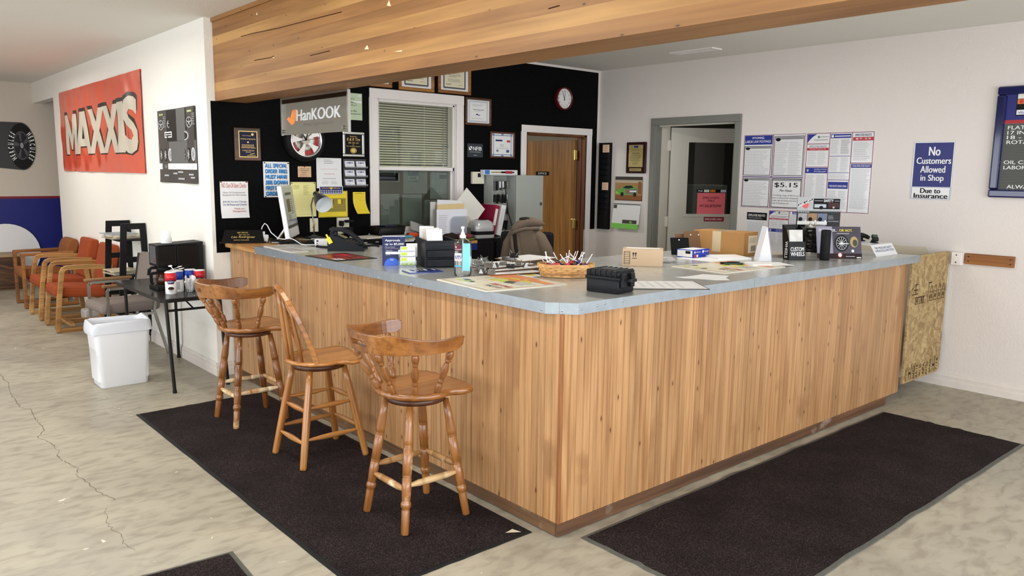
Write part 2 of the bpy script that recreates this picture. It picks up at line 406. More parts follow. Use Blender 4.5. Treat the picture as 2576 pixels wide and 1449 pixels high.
floor = MB().box((X0, Y0, -.1), (7.2, YF+.1, 0), concrete()).build('floor'); struct(floor, 'worn beige concrete floor with a long crack')
# the crack that wanders across the floor
M_crack = mat('crack_dark', (112, 102, 86), .9)
rn = random.Random(3)
ck = [(0, 940), (18, 962), (26, 990), (40, 1010), (52, 1026), (76, 1030), (84, 1050), (100, 1064), (110, 1084), (94, 1100), (126, 1114), (146, 1134), (148, 1154), (166, 1162), (196, 1178), (192, 1196), (222, 1216), (250, 1240), (276, 1250), (290, 1258)]
def cracker(pts, w, name):
    q = [on('z', 0, *p) for p in pts]; fine = []
    for a, b in zip(q[:-1], q[1:]):
        for k in range(5):
            t = k/5; p = a.lerp(b, t); fine.append(Vector((p.x+rn.uniform(-.008, .008), p.y+rn.uniform(-.008, .008), 0)))
    fine.append(q[-1]); mb = MB(); vs_ = []; fs = []
    for i, p in enumerate(fine):
        t = (fine[min(i+1, len(fine)-1)]-fine[max(0, i-1)]).normalized(); n = Vector((-t.y, t.x, 0))*(w*rn.uniform(.4, 1.3)/2)
        vs_ += [(p.x-n.x, p.y-n.y, .0006), (p.x+n.x, p.y+n.y, .0006)]
        if i: fs.append((2*i-2, 2*i, 2*i+1, 2*i-1))
    mb.add(vs_, fs, M_crack); return mb.build(name, floor)
cracker(ck, .0045, 'crack')
cracker([(264, 1278), (268, 1300), (274, 1322), (300, 1345), (312, 1366), (340, 1385)], .0025, 'crack')
ceiling = MB().box((X0, Y0, ZC), (7.2, YF+.1, ZC+.1), M_ceil).build('ceiling'); struct(ceiling, 'plain pale painted ceiling')
# --- left wall (banner wall) with a header over the passage beyond it
T = .12; YE = 8.92; HB = 2.478
w = MB().box((XW, YW, 0), (XW+T, YE, ZC), M_wallL).box((XW, YE, HB), (XW+T, YF, ZC), M_wallL)
wall_left = struct(w.build('wall_left'), 'white painted wall carrying the tire banner')
# --- black wall with window and door openings (x along it)
WX0, WX1, WZ0, WZ1 = 1.355, 2.225, 1.075, 2.262      # window hole
DX0, DX1, DZ1 = 3.12, 4.0, 2.04                       # office door hole
BL, BR, BT = XW+.03, 4.173, 2.722                     # black paint limits
w = MB()
def wb(x0, x1, z0, z1, m): w.box((x0, YW, z0), (x1, YW+T, z1), m)
wb(XW+T, WX0, .98, BT, M_black); wb(XW+T, WX0, 0, .98, M_wallL)
wb(WX0, WX1, 0, WZ0, M_black); wb(WX0, WX1, WZ1, BT, M_black)
wb(WX1, DX0, 0, BT, M_black); wb(DX0, DX1, DZ1, BT, M_black)
wb(DX1, BR, 1.008, BT, M_black); wb(DX1, BR, 0, 1.008, M_wallR); wb(BR, XR, 0, BT, M_wallR); wb(XW+T, XR, BT, ZC, M_wallR)
w.box((XW+.028, YW-.0015, .98), (XW+T, YW, 2.138), M_black)
wall_back = struct(w.build('wall_back'), 'black painted wall behind the counter with window and office door')
# --- right wall with the shop door opening
SY0, SY1, SZ = 1.965, 2.925, 2.15
w = MB().box((XR, Y0, 0), (XR+T, SY0, ZC), M_wallR).box((XR, SY1, 0), (XR+T, YW+T, ZC), M_wallR).box((XR, SY0, SZ), (XR+T, SY1, ZC), M_wallR)
wall_right = struct(w.build('wall_right'), 'rose white wall on the right with posters and the shop door')
# worn bare patch low on the right wall over the counter end
pa = MB(); pl_ = [on('x', XR, *q) for q in ((1990, 600), (2180, 600), (2215, 606), (2262, 618), (2330, 621), (2337, 640), (2200, 648), (1990, 652))]
pa.add([(XR-.0012, p.y, p.z) for p in pl_], [tuple(range(len(pl_)))], mat('bare_plaster', (214, 205, 184), .8)); pa.build('bare_patch', wall_right)
# --- far wall: beige above, blue dado with a red stripe, and side passage
w = MB().box((X0, YF, 1.222), (3.2, YF+T, ZC), M_far).box((X0, YF, 1.190), (3.2, YF+T, 1.222), M_red).box((X0, YF, 0), (3.2, YF+T, 1.190), M_blue)
struct(w.build('wall_far'), 'far wall, beige above and royal blue below a red stripe')
struct(MB().box((.85, YE-.9, 0), (.97, YF, ZC), M_far).build('wall_passage'))
# --- shop-front walls behind the camera, glazed
M_out = mat('window_frame_metal', (60, 60, 60), .4, .6)
w = MB().box((X0, Y0-T, 0), (XR+T, Y0, .45), M_wallL).box((X0, Y0-T, 2.45), (XR+T, Y0, ZC), M_wallL).box((X0, Y0-T, .45), (-4.0, Y0, 2.45), M_wallL).box((3.2, Y0-T, .45), (XR+T, Y0, 2.45), M_wallL)
struct(w.build('wall_front'))
w = MB().box((X0-T, Y0, 0), (X0, YF, .45), M_wallL).box((X0-T, Y0, 2.45), (X0, YF, ZC), M_wallL).box((X0-T, Y0, .45), (X0, -2.6, 2.45), M_wallL).box((X0-T, 5.8, .45), (X0, YF, 2.45), M_wallL)
struct(w.build('wall_side'))
for k, xx in enumerate((-4.0, -2.2, -.4, 1.4, 3.14)):
    struct(MB().box((xx, Y0-.09, .45), (xx+.06, Y0-.03, 2.45), M_out).build('window_%d' % (k+3)))
# --- office behind the black wall, shop behind the right wall
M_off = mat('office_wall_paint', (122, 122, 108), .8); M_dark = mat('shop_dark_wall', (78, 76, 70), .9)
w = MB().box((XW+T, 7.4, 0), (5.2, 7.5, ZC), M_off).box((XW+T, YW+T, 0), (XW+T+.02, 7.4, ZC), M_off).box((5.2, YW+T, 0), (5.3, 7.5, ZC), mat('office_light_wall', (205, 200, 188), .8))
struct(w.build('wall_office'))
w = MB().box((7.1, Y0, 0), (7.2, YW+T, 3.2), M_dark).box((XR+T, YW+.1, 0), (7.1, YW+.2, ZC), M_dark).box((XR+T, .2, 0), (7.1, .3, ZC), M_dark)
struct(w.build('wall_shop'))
# --- laminated ceiling beam
BX0, BX1, BZ0 = -.065, .178, 2.138
beam = thing('ceiling_beam', 'wide laminated timber beam running under the ceiling', None, (0, 0, 0)); beam['kind'] = 'structure'
M_beam = wood('beam_timber', (168, 120, 68), (152, 105, 56), (132, 88, 46), axis=1, stretch=9, scale=1.6, rough=.5, knots=.75, knotcol=(74, 46, 28), rnd=.8, rings=.6, grain=.6, kflat=0)
M_beams = wood('beam_sapwood', (192, 146, 86), (172, 126, 70), (150, 104, 56), axis=1, stretch=9, scale=1.5, rough=.5, knots=.6, knotcol=(84, 54, 32), rnd=.6, rings=.5, grain=.6, kflat=0)
nl = 9; hl = (ZC-BZ0)/nl
lam = {}
for k in range(nl):
    lt = k in (1, 3, 6)
    if lt not in lam:
        lam[lt] = MB().box((0, 0, 0), (BX1-BX0, YW-Y0-.004, hl-.0001), M_beams if lt else M_beam).build('lamination', beam); o = lam[lt]
    else:
        o = lam[lt].copy(); COL.objects.link(o)
    o.location = (BX0, Y0+.002, BZ0+k*hl)
# a few splits and pale chips on the face
sp = MB(); M_split = mat('beam_split', (60, 34, 16), .9); M_chip = mat('beam_chip', (236, 214, 176), .8)
for pts in ([(606, 92), (640, 83), (700, 71), (780, 50), (860, 30)], [(640, 152), (680, 145), (690, 141)], [(780, 140), (830, 128)], [(1380, 22), (1408, 14)]):
    q = [on('x', BX0, *p) for p in pts]
    for a, b in zip(q[:-1], q[1:]):
        sp.add([(BX0-.0008, a.y, a.z-.0025), (BX0-.0008, b.y, b.z-.0025), (BX0-.0008, b.y, b.z+.0025), (BX0-.0008, a.y, a.z+.0025)], [(0, 1, 2, 3)], M_split)
for pts in ([(917, 124), (924, 113), (928, 124)], [(973, 14), (979, 0), (984, 16)], [(992, 130), (1012, 126), (1010, 130)], [(644, 37), (647, 30), (648, 38)], [(684, 145), (690, 143), (690, 146)]):
    q = [on('x', BX0, *p) for p in pts]; sp.add([(BX0-.0008, p.y, p.z) for p in q], [(0, 1, 2)], M_chip)
sp.build('weathering', beam)
MB().box((BX0-.012, Y0, ZC-.03), (BX0, YW-.002, ZC-.001), M_beam).build('top_moulding', beam)
# --- baseboards
def baseboard(name, a, b, nx, ny):
    prof = [(0, 0), (.016, 0), (.016, .05), (.013, .06), (.013, .085), (.008, .095), (.006, .108), (0, .108)]
    mb = MB(); A, B = Vector(a), Vector(b); n = Vector((nx, ny, 0))
    vs_ = [tuple(P+n*d+Vector((0, 0, z))) for P in (A, B) for d, z in prof]; k = len(prof)
    mb.add(vs_, [(i, (i+1) % k, k+(i+1) % k, k+i) for i in range(k)]+[tuple(range(k)), tuple(range(2*k-1, k-1, -1))], M_base)
    return struct(mb.build(name))
baseboard('baseboard_left', (XW, YE, 0), (XW, YW, 0), -1, 0)
baseboard('baseboard_back', (XW-.016, YW, 0), (.0, YW, 0), 0, -1)
baseboard('baseboard_right', (XR, 1.86, 0), (XR, Y0, 0), -1, 0)
baseboard('baseboard_far', (X0, YF, 0), (3.2, YF, 0), 0, -1)
# --- interior window in the black wall
def glass(name, tint=(1, 1, 1), refl=.10, rough=.0):
    if name in MATS: return MATS[name]
    m = bpy.data.materials.new(name); m.use_nodes = True; MATS[name] = m; nt = m.node_tree; N = nt.nodes; L = nt.links
    N.remove(N['Principled BSDF']); out = N['Material Output']
    t = N.new('ShaderNodeBsdfTransparent'); t.inputs[0].default_value = tint+(1,) if len(tint) == 3 else tint
    g = N.new('ShaderNodeBsdfGlossy'); g.inputs['Roughness'].default_value = rough; f = N.new('ShaderNodeFresnel'); f.inputs['IOR'].default_value = 1.5
    ad = N.new('ShaderNodeMath'); ad.operation = 'MULTIPLY_ADD'; ad.inputs[1].default_value = 1.0; ad.inputs[2].default_value = refl-.04; L.new(f.outputs[0], ad.inputs[0])
    mx = N.new('ShaderNodeMixShader'); L.new(ad.outputs[0], mx.inputs[0]); L.new(t.outputs[0], mx.inputs[1]); L.new(g.outputs[0], mx.inputs[2]); L.new(mx.outputs[0], out.inputs['Surface'])
    return m
M_glass = glass('window_glass', (.92, .94, .90), .05)
M_glassd = glass('smoky_window_glass', (.66, .69, .67), .05)
win = thing('window_1', 'white framed two-pane interior window with blind in black wall', None, (0, 0, 0)); win['kind'] = 'structure'
def cas(mb, x0, x1, z0, z1, wd_, y, m, t=.018):
    mb.box((x0, y-t, z0), (x0+wd_, y, z1), m, ch=.004); mb.box((x1-wd_, y-t, z0), (x1, y, z1), m, ch=.004)
    mb.box((x0, y-t-.003, z1-wd_), (x1, y, z1), m, ch=.004)
    return mb
mb = cas(MB(), 1.270, 2.302, 1.075, 2.340, .085, YW-.001, M_trim); mb.box((1.25, YW-.045, 1.045), (2.325, YW, 1.078), M_trim, ch=.005)
mb.box((1.283, YW-.024, 1.08), (1.290, YW-.015, 2.33), M_trim).box((2.282, YW-.024, 1.08), (2.289, YW-.015, 2.33), M_trim)
mb.build('casing', win)
mb = MB(); j = .014
mb.box((WX0, YW, WZ0), (WX0+j, YW+T, WZ1), M_trim).box((WX1-j, YW, WZ0), (WX1, YW+T, WZ1), M_trim).box((WX0, YW, WZ1-j), (WX1, YW+T, WZ1), M_trim).box((WX0, YW, WZ0), (WX1, YW+T, WZ0+j), M_trim)
mb.build('jamb', win)
def sash(y, z0, z1, nm):
    x0, x1 = WX0+j, WX1-j; mb = MB(); s = .03
    mb.box((x0, y, z0), (x0+s*.45, y+.03, z1), M_trim).box((x1-s*.45, y, z0), (x1, y+.03, z1), M_trim).box((x0, y, z0), (x1, y+.03, z0+s), M_trim).box((x0, y, z1-s*.5), (x1, y+.03, z1), M_trim)
    return mb.build(nm, win)
s1 = sash(YW+.018, 1.635, WZ1-j, 'upper_sash'); s2 = sash(YW+.052, WZ0+j, 1.660, 'lower_sash')
MB().box((WX0+.02, YW+.030, 1.665), (WX1-.02, YW+.033, WZ1-.028), M_glass).build('pane', s1)
MB().box((WX0+.02, YW+.064, WZ0+.04), (WX1-.02, YW+.067, 1.645), M_glassd).build('pane', s2)
# venetian blind behind the upper pane, every slat a piece
bl = thing('venetian_blind', 'cream venetian blind hanging behind the upper window pane', 'blind', (0, 0, 0))
M_slat = mat('blind_slat', (240, 240, 226), .5)
yb = YW+T+.02; MB().box((1.31, yb-.005, 2.30), (2.235, yb+.045, 2.335), M_slat).build('head_rail', bl)
sl = None; nsl = 27
for k in range(nsl):
    z = 2.285-k*.0225
    if sl is None:
        sl = MB().add([(1.32, 0, -.0075), (2.225, 0, -.0075), (2.225, .0205, .0062), (1.32, .0205, .0062), (1.32, .010, .0005), (2.225, .010, .0005)], [(0, 1, 5, 4), (4, 5, 2, 3)], M_slat).build('slat', bl); o = sl
    else: o = sl.copy(); COL.objects.link(o)
    o.location = (0, yb, z)
MB().box((1.32, yb, 2.285-nsl*.0225-.012), (2.225, yb+.022, 2.285-nsl*.0225), M_slat).build('bottom_rail', bl)
for xx in (1.46, 1.95, 2.17): MB().box((xx, yb-.004, 1.66), (xx+.002, yb-.002, 2.30), M_slat).build('ladder_cord', bl)
MB().cyl((2.165, yb-.015, 2.29), (2.165, yb-.015, 1.70), .004, n=6, material=mat('wand_clear', (140, 140, 120), .3)).build('tilt_wand', bl)
# sheets taped inside the lower pane
M_taped = mat('taped_sheet', (206, 212, 204), .7, var=.2, vscale=9)
tp = [((955, 428), (1002, 430), (1002, 457), (955, 455), 'half-hidden sheet at the upper left of the lower pane'), ((1014, 430), (1074, 432), (1076, 488), (1015, 486), 'wide sheet at the middle top of the lower pane'),
      ((1081, 432), (1125, 436), (1126, 501), (1083, 499), 'narrow sheet at the upper right of the lower pane'), ((957, 487), (1006, 489), (1004, 565), (959, 564), 'tall sheet at the lower left of the lower pane'),
      ((1012, 488), (1062, 490), (1060, 565), (1013, 565), 'tall sheet at the middle bottom of the lower pane'), ((1068, 503), (1122, 503), (1122, 562), (1068, 560), 'dark sheet at the lower right behind the paper pile'), ((955, 434), (1005, 436), (1005, 458), (956, 457), 'folded sheet under the meeting rail at left')]
for a, b, c, d, lb in tp:
    u0, u1, w0, w1 = rect('y', YW+.072, (a, b, c, d))
    sheet('taped_paper', lb, 'paper', 'y', YW+.073, u0, u1, w0, w1, M_taped, .001, gap=0, group='papers taped inside the window')
# --- office door, swung open into the office
M_door = wood('veneer_door', (176, 124, 62), (158, 106, 48), (128, 82, 34), axis=2, stretch=9, scale=1.4, rough=.4, rnd=.2, rings=1.2, coat=.2)
M_jamb = wood('dark_jamb', (128, 78, 40), (108, 62, 30), (82, 46, 22), axis=2, stretch=12, scale=2, rough=.45, rnd=.3)
M_brass = mat('brass', (226, 200, 120), .22, .9)
d1 = thing('door_1', 'wood veneer office door standing open in white casing', None); d1['kind'] = 'structure'
mb = cas(MB(), 3.040, 4.080, 0, 2.112, .072, YW-.001, M_trim); mb.build('casing', d1)
mb = MB().box((DX0, YW, 0), (DX0+.018, YW+T, DZ1), M_jamb).box((DX1-.018, YW, 0), (DX1, YW+T, DZ1), M_jamb).box((DX0, YW, DZ1-.018), (DX1, YW+T, DZ1), M_jamb)
mb.box((DX1-.03, YW+.045, 0), (DX1-.018, YW+.06, DZ1-.018), M_jamb).box((DX0+.018, YW+.045, DZ1-.03), (DX1-.018, YW+.06, DZ1-.018), M_jamb); mb.build('jamb', d1)
leaf = MB().box((3.955, YW+T+.01, .01), (3.99, YW+T+.83, 1.995), M_door, ch=.002).build('door_leaf', d1)
for z in (1.83, 1.07):
    h = MB().box((3.950, YW+T-.035, z-.05), (3.9535, YW+T+.035, z+.05), M_brass, ch=.003).cyl((3.950, YW+T+.002, z-.055), (3.950, YW+T+.002, z+.055), .006, material=M_brass, n=10); h.build('hinge', d1)
def dr(p, W, H):
    p.text('OFFICE', W*.16, H*.25, W*.84, H*.76, mat('print_white', (240, 240, 240), .6), .02)
u0, u1, w0, w1 = rect('x', 3.955, ((1349, 432), (1381, 431), (1381, 441), (1349, 441)))
sheet('office_sign', 'small black sign reading OFFICE on the open door', 'sign', 'x', 3.955, u0, u1, w0, w1, mat('sign_black', (10, 10, 11), .35), .003, draw=dr, printname='lettering')
# --- shop door: grey steel frame, cream leaf with a glazed upper half, ajar into the shop
d2 = thing('door_2', 'cream shop door with glazed upper half ajar in grey frame', None); d2['kind'] = 'structure'
mb = MB().box((XR-.022, SY0-.06, 0), (XR-.001, SY0, 2.13), M_grey, ch=.003).box((XR-.022, SY1, 0), (XR-.001, SY1+.055, 2.13), M_grey, ch=.003).box((XR-.024, SY0-.06, 2.13), (XR-.001, SY1+.055, 2.20), M_grey, ch=.003)
fr = mb.build('casing', d2)
mb = MB()
for y, z in ((1.935, 2.165), (1.935, 2.10), (1.935, 1.55), (1.935, 1.0), (2.953, 1.2), (2.95, 2.15), (2.45, 2.165)): mb.cyl((XR-.0235, y, z), (XR-.026, y, z), .005, n=8, material=M_grey)
mb.build('screw_heads', fr)
DD = .20
mb = MB().box((XR, SY0, 0), (XR+DD, SY0+.02, SZ), M_grey).box((XR, SY1-.02, 0), (XR+DD*.35, SY1, SZ), M_grey).box((XR+DD*.35, SY1-.028, 0), (XR+DD, SY1, SZ), M_cream).box((XR, SY0, SZ-.02), (XR+DD, SY1, SZ), M_grey).box((XR+.03, SY0, SZ-.035), (XR+.06, SY1, SZ-.018), M_cream)
mb.build('jamb', d2)
TH = math.radians(55); hp = on('x', XR+DD-.005, 1687, 400); 
M2 = Matrix.Translation((hp.x, hp.y, 0)) @ Matrix(((math.sin(TH), math.cos(TH), 0, 0), (-math.cos(TH), math.sin(TH), 0, 0), (0, 0, 1, 0), (0, 0, 0, 1)))
# leaf frame: local x along the door from hinge, local -y faces the room
def on_leaf(px, py):
    n = M2.to_3x3() @ Vector((0, 1, 0)); d = ray(px, py); t = n.dot(Vector((hp.x, hp.y, 0))-CAM)/n.dot(d); q = CAM+d*t
    l = M2.inverted() @ q; return l
M_leaf = mat('cream_door_paint', (200, 195, 182), .5, var=.05, vscale=4)
gw = on_leaf(1733, 358); gb = on_leaf(1720, 538)
gx0, gz1, gz0, LW, LH = gw.x, gw.z, gb.z, .93, 2.115
mb = MB(M2); mb.box((0, 0, .01), (gx0, .04, LH), M_leaf).box((LW-.14, 0, .01), (LW, .04, LH), M_leaf).box((gx0, 0, .01), (LW-.14, .04, gz0), M_leaf).box((gx0, 0, gz1), (LW-.14, .04, LH), M_leaf)
mb.build('door_leaf', d2)
mb = MB(M2); s = .03
mb.box((gx0-s, -.008, gz0-s), (gx0, 0, gz1+s), M_leaf).box((LW-.14, -.008, gz0-s), (LW-.14+s, 0, gz1+s), M_leaf).box((gx0, -.008, gz0-s), (LW-.14, 0, gz0), M_leaf).box((gx0, -.008, gz1), (LW-.14, 0, gz1+s), M_leaf)
mb.build('glazing_bead', d2)
MB(M2).box((gx0, .018, gz0), (LW-.14, .022, gz1), glass('door_glass', (.6, .63, .61), .14)).build('pane', d2)
for z in (1.93, 1.13): MB(M2).box((-.05, .0, z-.055), (-.012, .006, z+.055), M_cream, ch=.002).cyl((-.008, .004, z-.055), (-.008, .004, z+.055), .007, n=8, material=M_cream).build('hinge', d2)
LEAFM = M2
# --- ceiling vent
a, b, c = on('z', ZC, 1697, 132), on('z', ZC, 1803, 119), on('z', ZC, 1790, 128)
vt = thing('ceiling_vent', 'white slotted register in the ceiling over the counter', 'vent', (3.72, 2.12, ZC))
MB().box((-.075, -.235, -.012), (.075, -.205, 0), M_trim).box((-.075, .205, -.012), (.075, .235, 0), M_trim).box((-.075, -.205, -.012), (-.05, .205, 0), M_trim).box((.05, -.205, -.012), (.075, .205, 0), M_trim).build('frame', vt)
MB().box((-.05, -.205, -.003), (.05, .205, -.001), mat('duct_dark', (50, 48, 44), .8)).build('duct', vt)
sl = None
for k in range(5):
    if sl is None: sl = MB().box((-.003, -.205, -.006), (.003, .205, .004), M_trim, M=Matrix.Rotation(.7, 4, 'Y')).build('louvre', vt); o = sl
    else: o = sl.copy(); COL.objects.link(o)
    o.location = (-.036+k*.018, 0, -.006)
# ================================================================== counter
M_pine = wood('beadboard_pine', (190, 147, 102), (178, 134, 89), (160, 114, 73), axis=2, stretch=9, scale=3.0, rough=.42, knots=1.0, kflat=1, knotcol=(92, 56, 32), rings=.9, coat=.1, rnd=.8, grain=.8, wear=((158, 116, 78), 2.6, .60))
M_kick = wood('stained_kick_board', (120, 84, 56), (98, 66, 42), (70, 46, 30), axis=0, stretch=9, scale=2, rough=.6, rnd=.2, wear=((140, 122, 108), 4.0, .62))
M_kicky = wood('stained_kick_board_side', (120, 88, 58), (98, 70, 44), (70, 48, 30), axis=1, stretch=9, scale=2, rough=.6, rnd=.2, wear=((140, 122, 100), 4.0, .62))
M_post = wood('corner_post_wood', (158, 104, 58), (132, 84, 46), (104, 62, 32), axis=2, stretch=12, scale=4, rough=.5)
def galv(name, col, rough, metal):
    m = mat(name, col, rough, metal, var=.16, vscale=22); return m
M_galv = galv('galvanised_edge', (172, 184, 194), .36, .75)
M_top = galv('galvanised_top', (196, 198, 194), .26, .5)
M_topw = wood('counter_end_wood', (206, 160, 98), (182, 132, 72), (150, 102, 54), axis=1, stretch=10, scale=2, rough=.45, rnd=.2)
M_carc = mat('carcass_dark', (52, 44, 36), .8)
base = thing('service_counter', 'long L-shaped service counter clad in knotty pine beadboard', 'counter', (0, 0, 0))
ZK, ZT = .062, 1.0212
YL, XB = 3.715, 3.490
mb = MB().box((.012, .012, 0), (.74, YL, ZT), M_carc).box((.74, .012, ZK), (3.46, 1.2, ZT), M_carc); mb.build('carcass', base)
BW = .0885
prof = [(0, .010), (0, .005), (.0026, 0), (BW/2-.005, 0), (BW/2-.003, .004), (BW/2-.0012, 0), (BW/2+.0012, 0), (BW/2+.003, .004), (BW/2+.005, 0), (BW-.0026, 0), (BW, .005), (BW, .010)]
bmb = MB(); bmb.prism(prof, 0, ZT-ZK, M_pine)
bo = bmb.build('board', base); bme = bo.data
first = True
nR = int((XB-.013)/BW)
for k in range(nR+1):
    wl = min(BW, XB-.013-k*BW)
    if wl < .01: continue
    o = bo if first else bo.copy()
    if not first: COL.objects.link(o); o.parent = base
    first = False
    o.location = (.013+k*BW, 0, ZK); o.scale = (wl/BW, 1, 1)
nL = int((YL-.013)/BW)
for k in range(nL+1):
    wl = min(BW, YL-.013-k*BW)
    if wl < .01: continue
    o = bo.copy(); COL.objects.link(o); o.parent = base
    o.location = (0, .013+k*BW+wl, ZK); o.rotation_euler = (0, 0, -PI/2); o.scale = (wl/BW, 1, 1)
MB().box((-.004, -.004, ZK), (.0125, .0125, ZT), M_post, ch=.002).build('corner_post', base)
MB().box((-.006, -.006, 0.004), (3.291, .012, ZK), M_kick, ch=.003).build('kick_board', base)
MB().box((-.006, .012, 0.004), (.012, YL, ZK), M_kicky, ch=.003).build('kick_board', base)
MB().box((.004, YL-.02, ZK), (.03, YL-.001, ZT), M_pine).build('end_stile', base)
# countertop
OV = .035; YM = 3.157; XE = 3.595; YB = 1.24; XI = .78
top = thing('countertop', 'galvanised sheet metal countertop with screwed edge trim', 'countertop', (0, 0, 0))
ZS = HT-.004
poly = [(-OV, .07), (.06, -OV), (XE, -OV), (XE, YB), (XI, YB), (XI, YM), (-OV, YM)]
MB().prism(poly, ZT+.002, HT, M_top).build('metal_top', top)
MB().box((-OV, YM+.001, ZT+.001), (XI, YW-.002, HT-.013), M_topw, ch=.003).build('wood_edge', top)
MB().box((-OV-.004, YM+.001, HT-.012), (XI, YW-.002, HT-.001), M_topw, ch=.002).build('wood_top', top)
e = .0025
def strip(a, b, nm='edge_trim', z0=ZT, z1=HT+.0015):
    A, B = Vector(a), Vector(b); d = (B-A).normalized(); n = Vector((d.y, -d.x))*e
    mb = MB(); P = [A, B, B+n, A+n]
    return mb.prism([tuple(p) for p in P], z0, z1, M_galv).build(nm, top)
cm = (.0125+.004, .0175-.006)
strip((-OV, YM), (-OV, .07)); strip((-OV-e, .07), (.004, .0268)); strip((.006, .0248), (.06, -OV-e)); strip((.06, -OV), (1.43, -OV)); strip((1.434, -OV), (XE, -OV)); strip((XE, -OV), (XE, .3))
M_scr = mat('screw_zinc', (176, 180, 184), .3, .9)
scr = MB().sphere((0, 0, 0), .0055, 10, 6, M_scr, sc_=(1, 1, .6)).build('screw', top); first = True
for side, pts in (('y', [(1463, 778), (1503, 769), (1522, 763), (1567, 757), (1666, 749), (1760, 736), (1770, 735), (1930, 712), (2060, 692), (2170, 677), (2233, 672), (2308, 655)]),
                  ('x', [(643, 638), (690, 646), (744, 657), (805, 667), (863, 681), (952, 698), (1034, 715), (1177, 743), (1362, 779)]), ('c', [(1425, 784), (1440, 781)])):
    for p in pts:
        o = scr if first else scr.copy()
        if not first: COL.objects.link(o); o.parent = top
        first = False
        if side == 'y': q = on('y', -OV-e, *p); o.rotation_euler = (PI/2, 0, 0)
        elif side == 'x': q = on('x', -OV-e, *p); o.rotation_euler = (0, -PI/2, 0)
        else:
            q = Vector((.0, .031, 1.035)) if p[0] < 1432 else Vector((.012, .016, 1.037)); o.rotation_euler = (PI/2, 0, -PI/4)
        o.location = q
# --- OSB gate panel between counter end and wall
def osb():
    m = bpy.data.materials.new('strand_board'); m.use_nodes = True; nt = m.node_tree; N = nt.nodes; L = nt.links; b = N['Principled BSDF']; b.inputs['Roughness'].default_value = .65
    tc = N.new('ShaderNodeTexCoord'); n0 = N.new('ShaderNodeTexNoise'); n0.inputs['Scale'].default_value = 9; n0.inputs['Detail'].default_value = 2
    L.new(tc.outputs['Object'], n0.inputs['Vector'])
    ad = N.new('ShaderNodeMix'); ad.data_type = 'RGBA'; ad.inputs[0].default_value = .18; L.new(tc.outputs['Object'], ad.inputs[6]); L.new(n0.outputs['Color'], ad.inputs[7])
    outs = []
    for rot, sx in ((.5, (38, 38, 13)), (-.7, (24, 24, 60))):
        mp = N.new('ShaderNodeMapping'); mp.inputs['Rotation'].default_value = (0, rot, 0); mp.inputs['Scale'].default_value = sx; L.new(ad.outputs[2], mp.inputs['Vector'])
        v = N.new('ShaderNodeTexVoronoi'); v.inputs['Scale'].default_value = 1.0; L.new(mp.outputs[0], v.inputs['Vector']); outs.append(v)
    mi = N.new('ShaderNodeMix'); mi.data_type = 'RGBA'; mi.inputs[0].default_value = .5; L.new(outs[0].outputs['Color'], mi.inputs[6]); L.new(outs[1].outputs['Color'], mi.inputs[7])
    bw = N.new('ShaderNodeRGBToBW'); L.new(mi.outputs[2], bw.inputs[0])
    r = ramp(N, [(.2, (134, 108, 68)), (.42, (154, 128, 84)), (.6, (170, 145, 100)), (.85, (186, 164, 118))]); L.new(bw.outputs[0], r.inputs[0]); L.new(r.outputs[0], b.inputs['Base Color'])
    bp = N.new('ShaderNodeBump'); bp.inputs['Strength'].default_value = .06; bp.inputs['Distance'].default_value = .004; L.new(bw.outputs[0], bp.inputs['Height']); L.new(bp.outputs['Normal'], b.inputs['Normal'])
    return m
gy = -.028
q0 = on('y', gy, 2262, 972); q1 = on('y', gy, 2375, 940); 
gate = thing('counter_gate', 'raw strand board gate panel closing the counter end', 'gate', (0, 0, 0))
gx0 = XB+.002; gx1 = XR-.045
mb = MB(); pts = [(gx0, .125), (gx1-.05, .125), (gx1-.01, .15), (gx1, HT), (gx0, HT-.002)]
mb.add([(x, gy, z) for x, z in pts]+[(x, gy+.013, z) for x, z in pts], [(0, 1, 2, 3, 4), (9, 8, 7, 6, 5)]+[(k, k+5, (k+1) % 5+5, (k+1) % 5) for k in range(5)], osb())
mb.build('panel', gate)
pr = Print(); M_ink = mat('board_stamp_ink', (52, 38, 24), .8)
rs = random.Random(5); W_, H_ = gx1-gx0, HT-.125
# stamped pictograms: a pallet, a street lamp and little houses, then turned lettering along the foot
def fr_(u0, v0, u1, v1, t=.004): pr.border(u0, v0, u1, v1, t, M_ink)
b0 = .62*H_
for k in range(5): pr.rc(.16*W_+k*.035, b0, .16*W_+k*.035+.006, b0+.045, M_ink)
pr.rc(.14*W_, b0+.043, .40*W_, b0+.050, M_ink).rc(.15*W_, b0-.004, .39*W_, b0, M_ink)
pr.text('NO.1 EXT', .17*W_, b0+.006, .38*W_, b0+.04, M_ink, .01)
pr.rc(.48*W_, b0-.01, .487*W_, b0+.14, M_ink).rc(.48*W_, b0+.135, .56*W_, b0+.145, M_ink)
pr.rc(.10*W_, b0+.10, .20*W_, b0+.108, M_ink).rc(.14*W_, b0+.07, .155*W_, b0+.15, M_ink).rc(.06*W_, b0+.07, .22*W_, b0+.076, M_ink)
pr.pline([(.05*W_, b0+.11), (.14*W_, b0+.15), (.22*W_, b0+.14)], .005, M_ink)
for k in range(4):
    u = .53*W_+k*.075; fr_(u, b0+.0, u+.055, b0+.07, .004); pr.line((u, b0+.07), (u+.028, b0+.12), .004, M_ink); pr.line((u+.028, b0+.12), (u+.055, b0+.07), .004, M_ink); pr.rc(u+.012, b0+.02, u+.02, b0+.05, M_ink).rc(u+.032, b0+.02, u+.04, b0+.05, M_ink)
words_ = ['EXPOSURE 1', 'T', 'SIZED', '24/16', 'MILL 402', 'APA', 'RATED', 'SPAN', 'T', '7/16']
